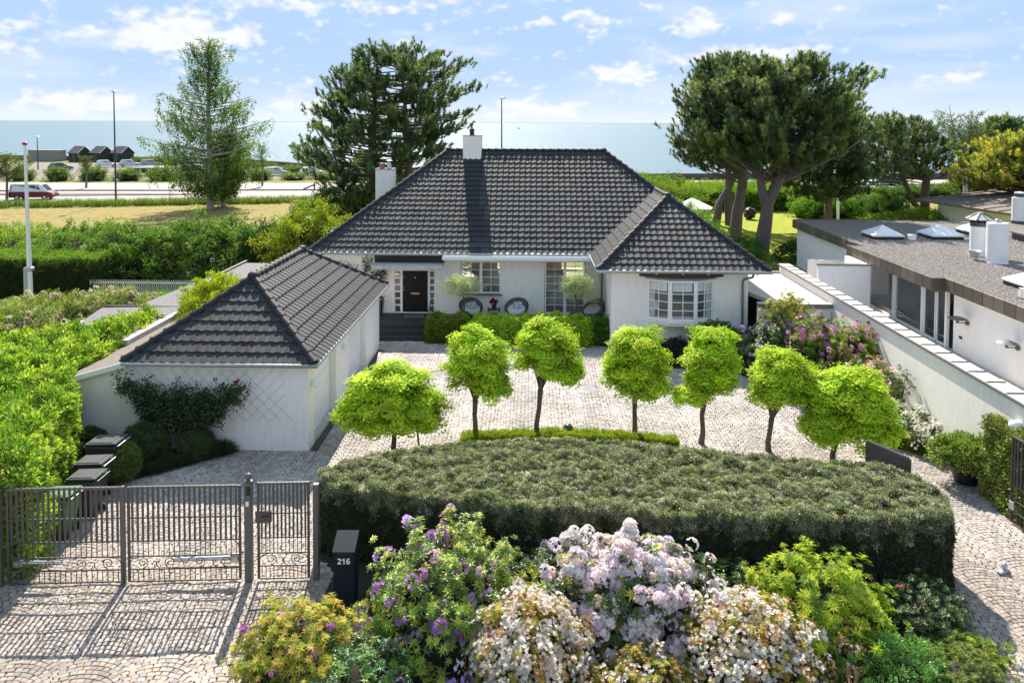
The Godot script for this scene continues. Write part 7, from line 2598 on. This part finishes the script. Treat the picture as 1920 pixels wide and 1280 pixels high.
func roadside() -> void:
	lamp_post(W(-50.75, 0, 90.5), 13.4, "tall dark street lamp rising left of the birches")
	lamp_post(W(-3.9, 0, 96), 13.0, "tall dark street lamp rising above the villa ridge")
	lamp_post(W(-100, 0, 150), 6.6, "short distant street lamp at the left picture edge")
	car("white and dark red minibus driving on the near lane at the left", W(-62.3, 0, 92.6), 0.2, 5.0, 1.95, 1.98, Color(0.74, 0.75, 0.77), Color(0.16, 0.015, 0.022), true)
	car("white hatchback half hidden behind the birch trunks", W(-42.6, 0, 102.6), PI + 0.2, 4.3, 1.82, 1.6, Color(0.75, 0.76, 0.78), Color(0.75, 0.76, 0.78), false)
	car("dark blue estate car on the road behind the spreading pine", W(57.0, 0, 123.6), PI + 0.12, 4.8, 1.9, 1.65, Color(0.03, 0.06, 0.085), Color(0.035, 0.07, 0.10), false)
	var parked := [[-90.5, 158.0, Color(0.7, 0.72, 0.75), "white car with its tail to the sea parked left of the huts"], [-86.5, 160.0, Color(0.55, 0.58, 0.6), "silver car second in the row left of the huts"], [-94.0, 148.0, Color(0.10, 0.12, 0.15), "dark car parked at the far left behind the street tree"], [-83.0, 162.0, Color(0.35, 0.37, 0.38), "grey car third in the row left of the huts"], [-40.5, 138.0, Color(0.72, 0.72, 0.74), "white car parked on gravel right of the birches"], [-33.0, 135.0, Color(0.68, 0.68, 0.7), "white car parked near the left pine's low branches"], [-47.0, 137.0, Color(0.5, 0.52, 0.54), "silver car parked just right of the birch crown"]]
	for q in parked:
		car(q[3], W(q[0], 0, q[1]), 0.5, 4.4, 1.8, 1.55, q[2], q[2], false, "cars parked on the beach car park")
	var bar := thing("road_barrier", "dark slanted barrier arm on a short post beside the road", "barrier", W(-31.9, 0, 107.9))
	var s := Shape.new()
	s.rod(Vector3(0.5, 0, 0), Vector3(0.5, 1.1, 0), 0.12, 0.10, 8)
	part("post", s, M.iron, bar)
	s = Shape.new()
	s.rod(Vector3(-1.1, 0.12, 0), Vector3(0.6, 0.85, 0), 0.14, 0.08, 8)
	part("arm", s, M.iron, bar)
	var sign := thing("island_sign", "small blue keep-side marker at the end of the traffic island", "sign", W(-48.0, 0.13, 99.4))
	s = Shape.new()
	s.rod(Vector3.ZERO, Vector3(0, 0.8, 0), 0.04)
	part("post", s, M.gutter, sign)
	s = Shape.new()
	s.rod(Vector3(0, 0.95, -0.03), Vector3(0, 0.95, 0.03), 0.22, 0.22, 14)
	part("disc", s, mat(Color(0.03, 0.08, 0.3), 0.4), sign)
	# bushes along the far side of the road
	var row := [[-78, 122], [-72.5, 122.6], [-67, 123.2], [-61.5, 123.8], [-56.5, 124.6], [-51, 125.4], [-46, 126.0], [-40.5, 127.0], [-35, 128.0], [-29.5, 129.0], [-24, 130.0], [-18, 130.6], [-12, 131.5], [-84, 122]]
	var notes := ["round green bush right above the minibus, beyond the coast road", "round bush above the minibus's nose, beyond the kerb", "round bush just left of the thin brownish street tree", "round bush just right of the thin brownish street tree", "round bush left of the tall street lamp's pole, beyond the road", "round bush right of the tall street lamp's pole, beyond the road", "round bush seen through the left edge of the weeping birch crown", "low bush behind the two birch trunks beyond the road", "low bush behind the white hatchback", "low bush left of the thin young street tree beyond the road", "low bush right of the thin young street tree beyond the road", "low bush beyond the road above the slanted barrier arm", "low bush farthest right, behind the left pine's lowest branches", "round green bush at the left edge behind the pollarded street tree"]
	for i in row.size():
		var hh := 1.15 if i < 7 or i == 13 else 0.7
		bush("roadside_bush", notes[i], "shrub", Vector3(row[i][0], 0.5 * hh, -row[i][1]), Vector3(rng.randf_range(1.7, 2.8), hh * rng.randf_range(0.8, 1.3), 1.5), L.far, M.leaf, [Color(0.16, 0.24, 0.07), Color(0.24, 0.32, 0.09), Color(0.34, 0.38, 0.12), Color(0.12, 0.18, 0.05)], 7.0, 0.9, 0.4, [], "bushes along the far side of the coast road")
	# garden pieces behind the villa
	var ps := thing("parasol", "open white parasol showing behind the wing's right hip", "parasol", W(15.4, 0, 73.0))
	s = Shape.new()
	s.rod(Vector3.ZERO, Vector3(0, 2.75, 0), 0.04)
	part("pole", s, M.gutter, ps)
	for k in 8:
		var a := TAU * k / 8.0
		var b := TAU * (k + 1) / 8.0
		s = Shape.new()
		var p := Vector3(cos(a) * 2.0, 1.75, sin(a) * 2.0)
		var q := Vector3(cos(b) * 2.0, 1.75, sin(b) * 2.0)
		face(s, [Vector3(0, 2.7, 0), p, q, Vector3(0, 2.7, 0.001)], Vector3.UP)
		face(s, [p, q, q - Vector3(0, 0.12, 0), p - Vector3(0, 0.12, 0)], p + q)
		part("canopy_panel", s, M.curtain, ps)
	s = Shape.new()
	s.rod(Vector3(0, 2.7, 0), Vector3(0, 2.95, 0), 0.05, 0.02)
	part("finial", s, M.iron, ps)
	var bs := thing("ball_sculpture", "dark round ball sculpture on the lawn between the pine trunks", "sculpture", W(22.4, 0, 78.2))
	s = Shape.new()
	s.ball(Vector3(0, 0.62, 0), Vector3.ONE * 0.6, 10, 14)
	part("ball", s, M.black, bs)
	s = Shape.new()
	for i in 60:
		var d := rdir()
		s.box(Vector3(0, 0.62, 0) + d * 0.6, Vector3(0.2, 0.09, 0.16), 0.02, Basis.looking_at(d, Vector3.UP if absf(d.y) < 0.9 else Vector3.RIGHT))
	part("plates", s, M.iron, bs, true)
	var wp := thing("garden_post", "white square post among the shrubs beyond the gravel roof's corner", "post", W(31.3, 0, 78))
	part("shaft", box(Vector3(0, 1.1, 0), Vector3(0.24, 2.2, 0.24), 0.02), M.white, wp)


func seaside() -> void:
	# sea wall
	var o := thing("sea_wall", "long dark stone sea wall between the shore road and the water", "sea wall")
	var line := [Vector2(-260, 213), Vector2(-121, 186), Vector2(-91, 181.6), Vector2(-64, 172.4), Vector2(-44, 154.4), Vector2(-5, 135.6), Vector2(20, 132.2), Vector2(62, 138.0), Vector2(88, 140.2), Vector2(300, 157.5)]
	for i in line.size() - 1:
		var a: Vector2 = line[i]
		var b: Vector2 = line[i + 1]
		var mid := (a + b) * 0.5
		part("wall_section", box(W(mid.x, 0.35, mid.y), Vector3(a.distance_to(b) + 0.4, 1.5, 0.9), 0.05, Basis(Vector3.UP, atan2((b - a).y, (b - a).x))), M.stone, o)
	rebase(o, W(0, 0, 136))
	for q in [[-109.6, 180.0, "left one of three dark beach huts with pitched roofs"], [-104.6, 180.6, "middle one of three dark beach huts with pitched roofs"], [-99.6, 181.0, "right one of three dark beach huts with pitched roofs"]]:
		var h := thing("beach_hut", q[2], "hut", W(q[0], 0, q[1]), -0.45, "three dark beach huts by the sea wall")
		var s := Shape.new()
		var w := 1.75
		var d := 1.7
		s.box(Vector3(0, 1.15, 0), Vector3(w * 2, 2.3, d * 2))
		for x in [-w, w]:
			face(s, [Vector3(x, 2.3, -d), Vector3(x, 2.3, d), Vector3(x, 3.7, 0), Vector3(x, 3.7, 0.001)], Vector3(x, 0, 0))
		part("wall", s, M.hut, h)
		for sd in [-1.0, 1.0]:
			s = Shape.new()
			var p := [Vector3(-w - 0.25, 2.12, sd * (d + 0.22)), Vector3(w + 0.25, 2.12, sd * (d + 0.22)), Vector3(w + 0.25, 3.78, 0), Vector3(-w - 0.25, 3.78, 0)]
			face(s, p, Vector3(0, 1, sd))
			var dn := []
			for v in p:
				dn.append(v - Vector3(0, 0.1, 0))
			face(s, dn, Vector3(0, -1, -sd))
			face(s, [p[0], p[1], dn[1], dn[0]], Vector3(0, 0, sd))
			part("roof", s, M.hut_roof, h)
			for x in [-w - 0.26, w + 0.26]:
				s = Shape.new()
				s.rod(Vector3(x, 2.1, sd * (d + 0.22)), Vector3(x, 3.76, 0), 0.08, 0.08, 4)
				part("barge_board", s, M.paint, h)
		part("door", box(Vector3(0.2, 1.0, d + 0.02), Vector3(0.85, 1.9, 0.05), 0.01), M.hut_roof, h)
	var sh := thing("flat_shed", "long low grey flat-roofed shed left of the beach huts", "shed", W(-119, 0, 182))
	part("wall", box(Vector3(0, 1.3, 0), Vector3(7.6, 2.6, 3.0), 0.02), M.concrete, sh)
	part("roof", box(Vector3(0, 2.65, 0), Vector3(7.9, 0.14, 3.3), 0.02), M.zinc, sh)
	var boats := [[-74.0, 143.0, 0.25, 7.0, M.zinc, "grey tarpaulin-covered boat lying left on the car park"], [-68.0, 149.0, 0.2, 6.0, M.plastic_white, "white boat hull upturned in front of the beach huts"], [-60.0, 139.0, 0.1, 6.5, M.slab, "pale covered boat on the grass right of the street lamp"], [-49.0, 141.5, 0.0, 3.6, M.plastic_white, "small white dinghy on the grass left of the birch crown"]]
	for q in boats:
		var b := thing("boat", q[5], "boat", W(q[0], 0.1, q[1]), q[2], "boats laid up on the beach car park")
		var s := Shape.new()
		var ln: float = q[3]
		var n := 10
		var rows := []
		for i in n + 1:
			var t := float(i) / n
			var w := ln * 0.15 * sqrt(maxf(sin(PI * (0.12 + 0.88 * t)), 0.0)) if i < n else 0.02
			rows.append([Vector3((t - 0.5) * ln, 0.75 + 0.15 * t, -w), Vector3((t - 0.5) * ln, 1.15 + 0.1 * sin(PI * t), 0), Vector3((t - 0.5) * ln, 0.75 + 0.15 * t, w), Vector3((t - 0.5) * ln, 0.0 + 0.35 * t * t, 0)])
		for i in n:
			for k in 4:
				var a: Vector3 = rows[i][k]
				var c: Vector3 = rows[i][(k + 1) % 4]
				var d: Vector3 = rows[i + 1][(k + 1) % 4]
				var e: Vector3 = rows[i + 1][k]
				face(s, [a, c, d, e], (a + c) * 0.5 - Vector3(a.x, 0.6, 0))
		part("hull", s, q[4], b)
		part("keel", box(Vector3(0, 0.0, 0), Vector3(ln * 0.7, 0.2, 0.12), 0.02), M.iron, b)
	for q in [[-88.0, 172.0, 4.0, 1.2, "low brown-green scrub beside the flat grey shed"], [-79.0, 168.0, 4.0, 1.3, "low green scrub in front of the right beach hut"], [-60.0, 158.0, 6.0, 0.8, "flat bright grass mound right of the beach huts"], [-46.0, 147.0, 6.0, 0.8, "flat bright grass mound left of the birch crown by the sea wall"], [-28.0, 140.0, 6.0, 0.8, "low green scrub along the sea wall right of the birch"], [-16.0, 136.0, 4.0, 0.7, "low green scrub along the sea wall behind the left pine"]]:
		bush("shore_scrub", q[4], "shrub", Vector3(q[0], 0.3, -q[1]), Vector3(q[2], q[3], 2.0), L.far, M.leaf, [Color(0.20, 0.26, 0.07), Color(0.28, 0.32, 0.08), Color(0.16, 0.16, 0.07)], 6.0, 0.8, 0.4, [], "scrub along the sea wall")
	var bt := thing("motor_boat", "tiny dark boat out on the sea right of the villa chimney", "boat", W(-28.0, -1.5, 1500.0))
	part("hull", box(Vector3(0, 0.6, 0), Vector3(5.0, 1.4, 2.0), 0.4), M.iron, bt)
	part("wheelhouse", box(Vector3(-0.4, 1.7, 0), Vector3(1.8, 1.2, 1.6), 0.3), M.iron, bt)
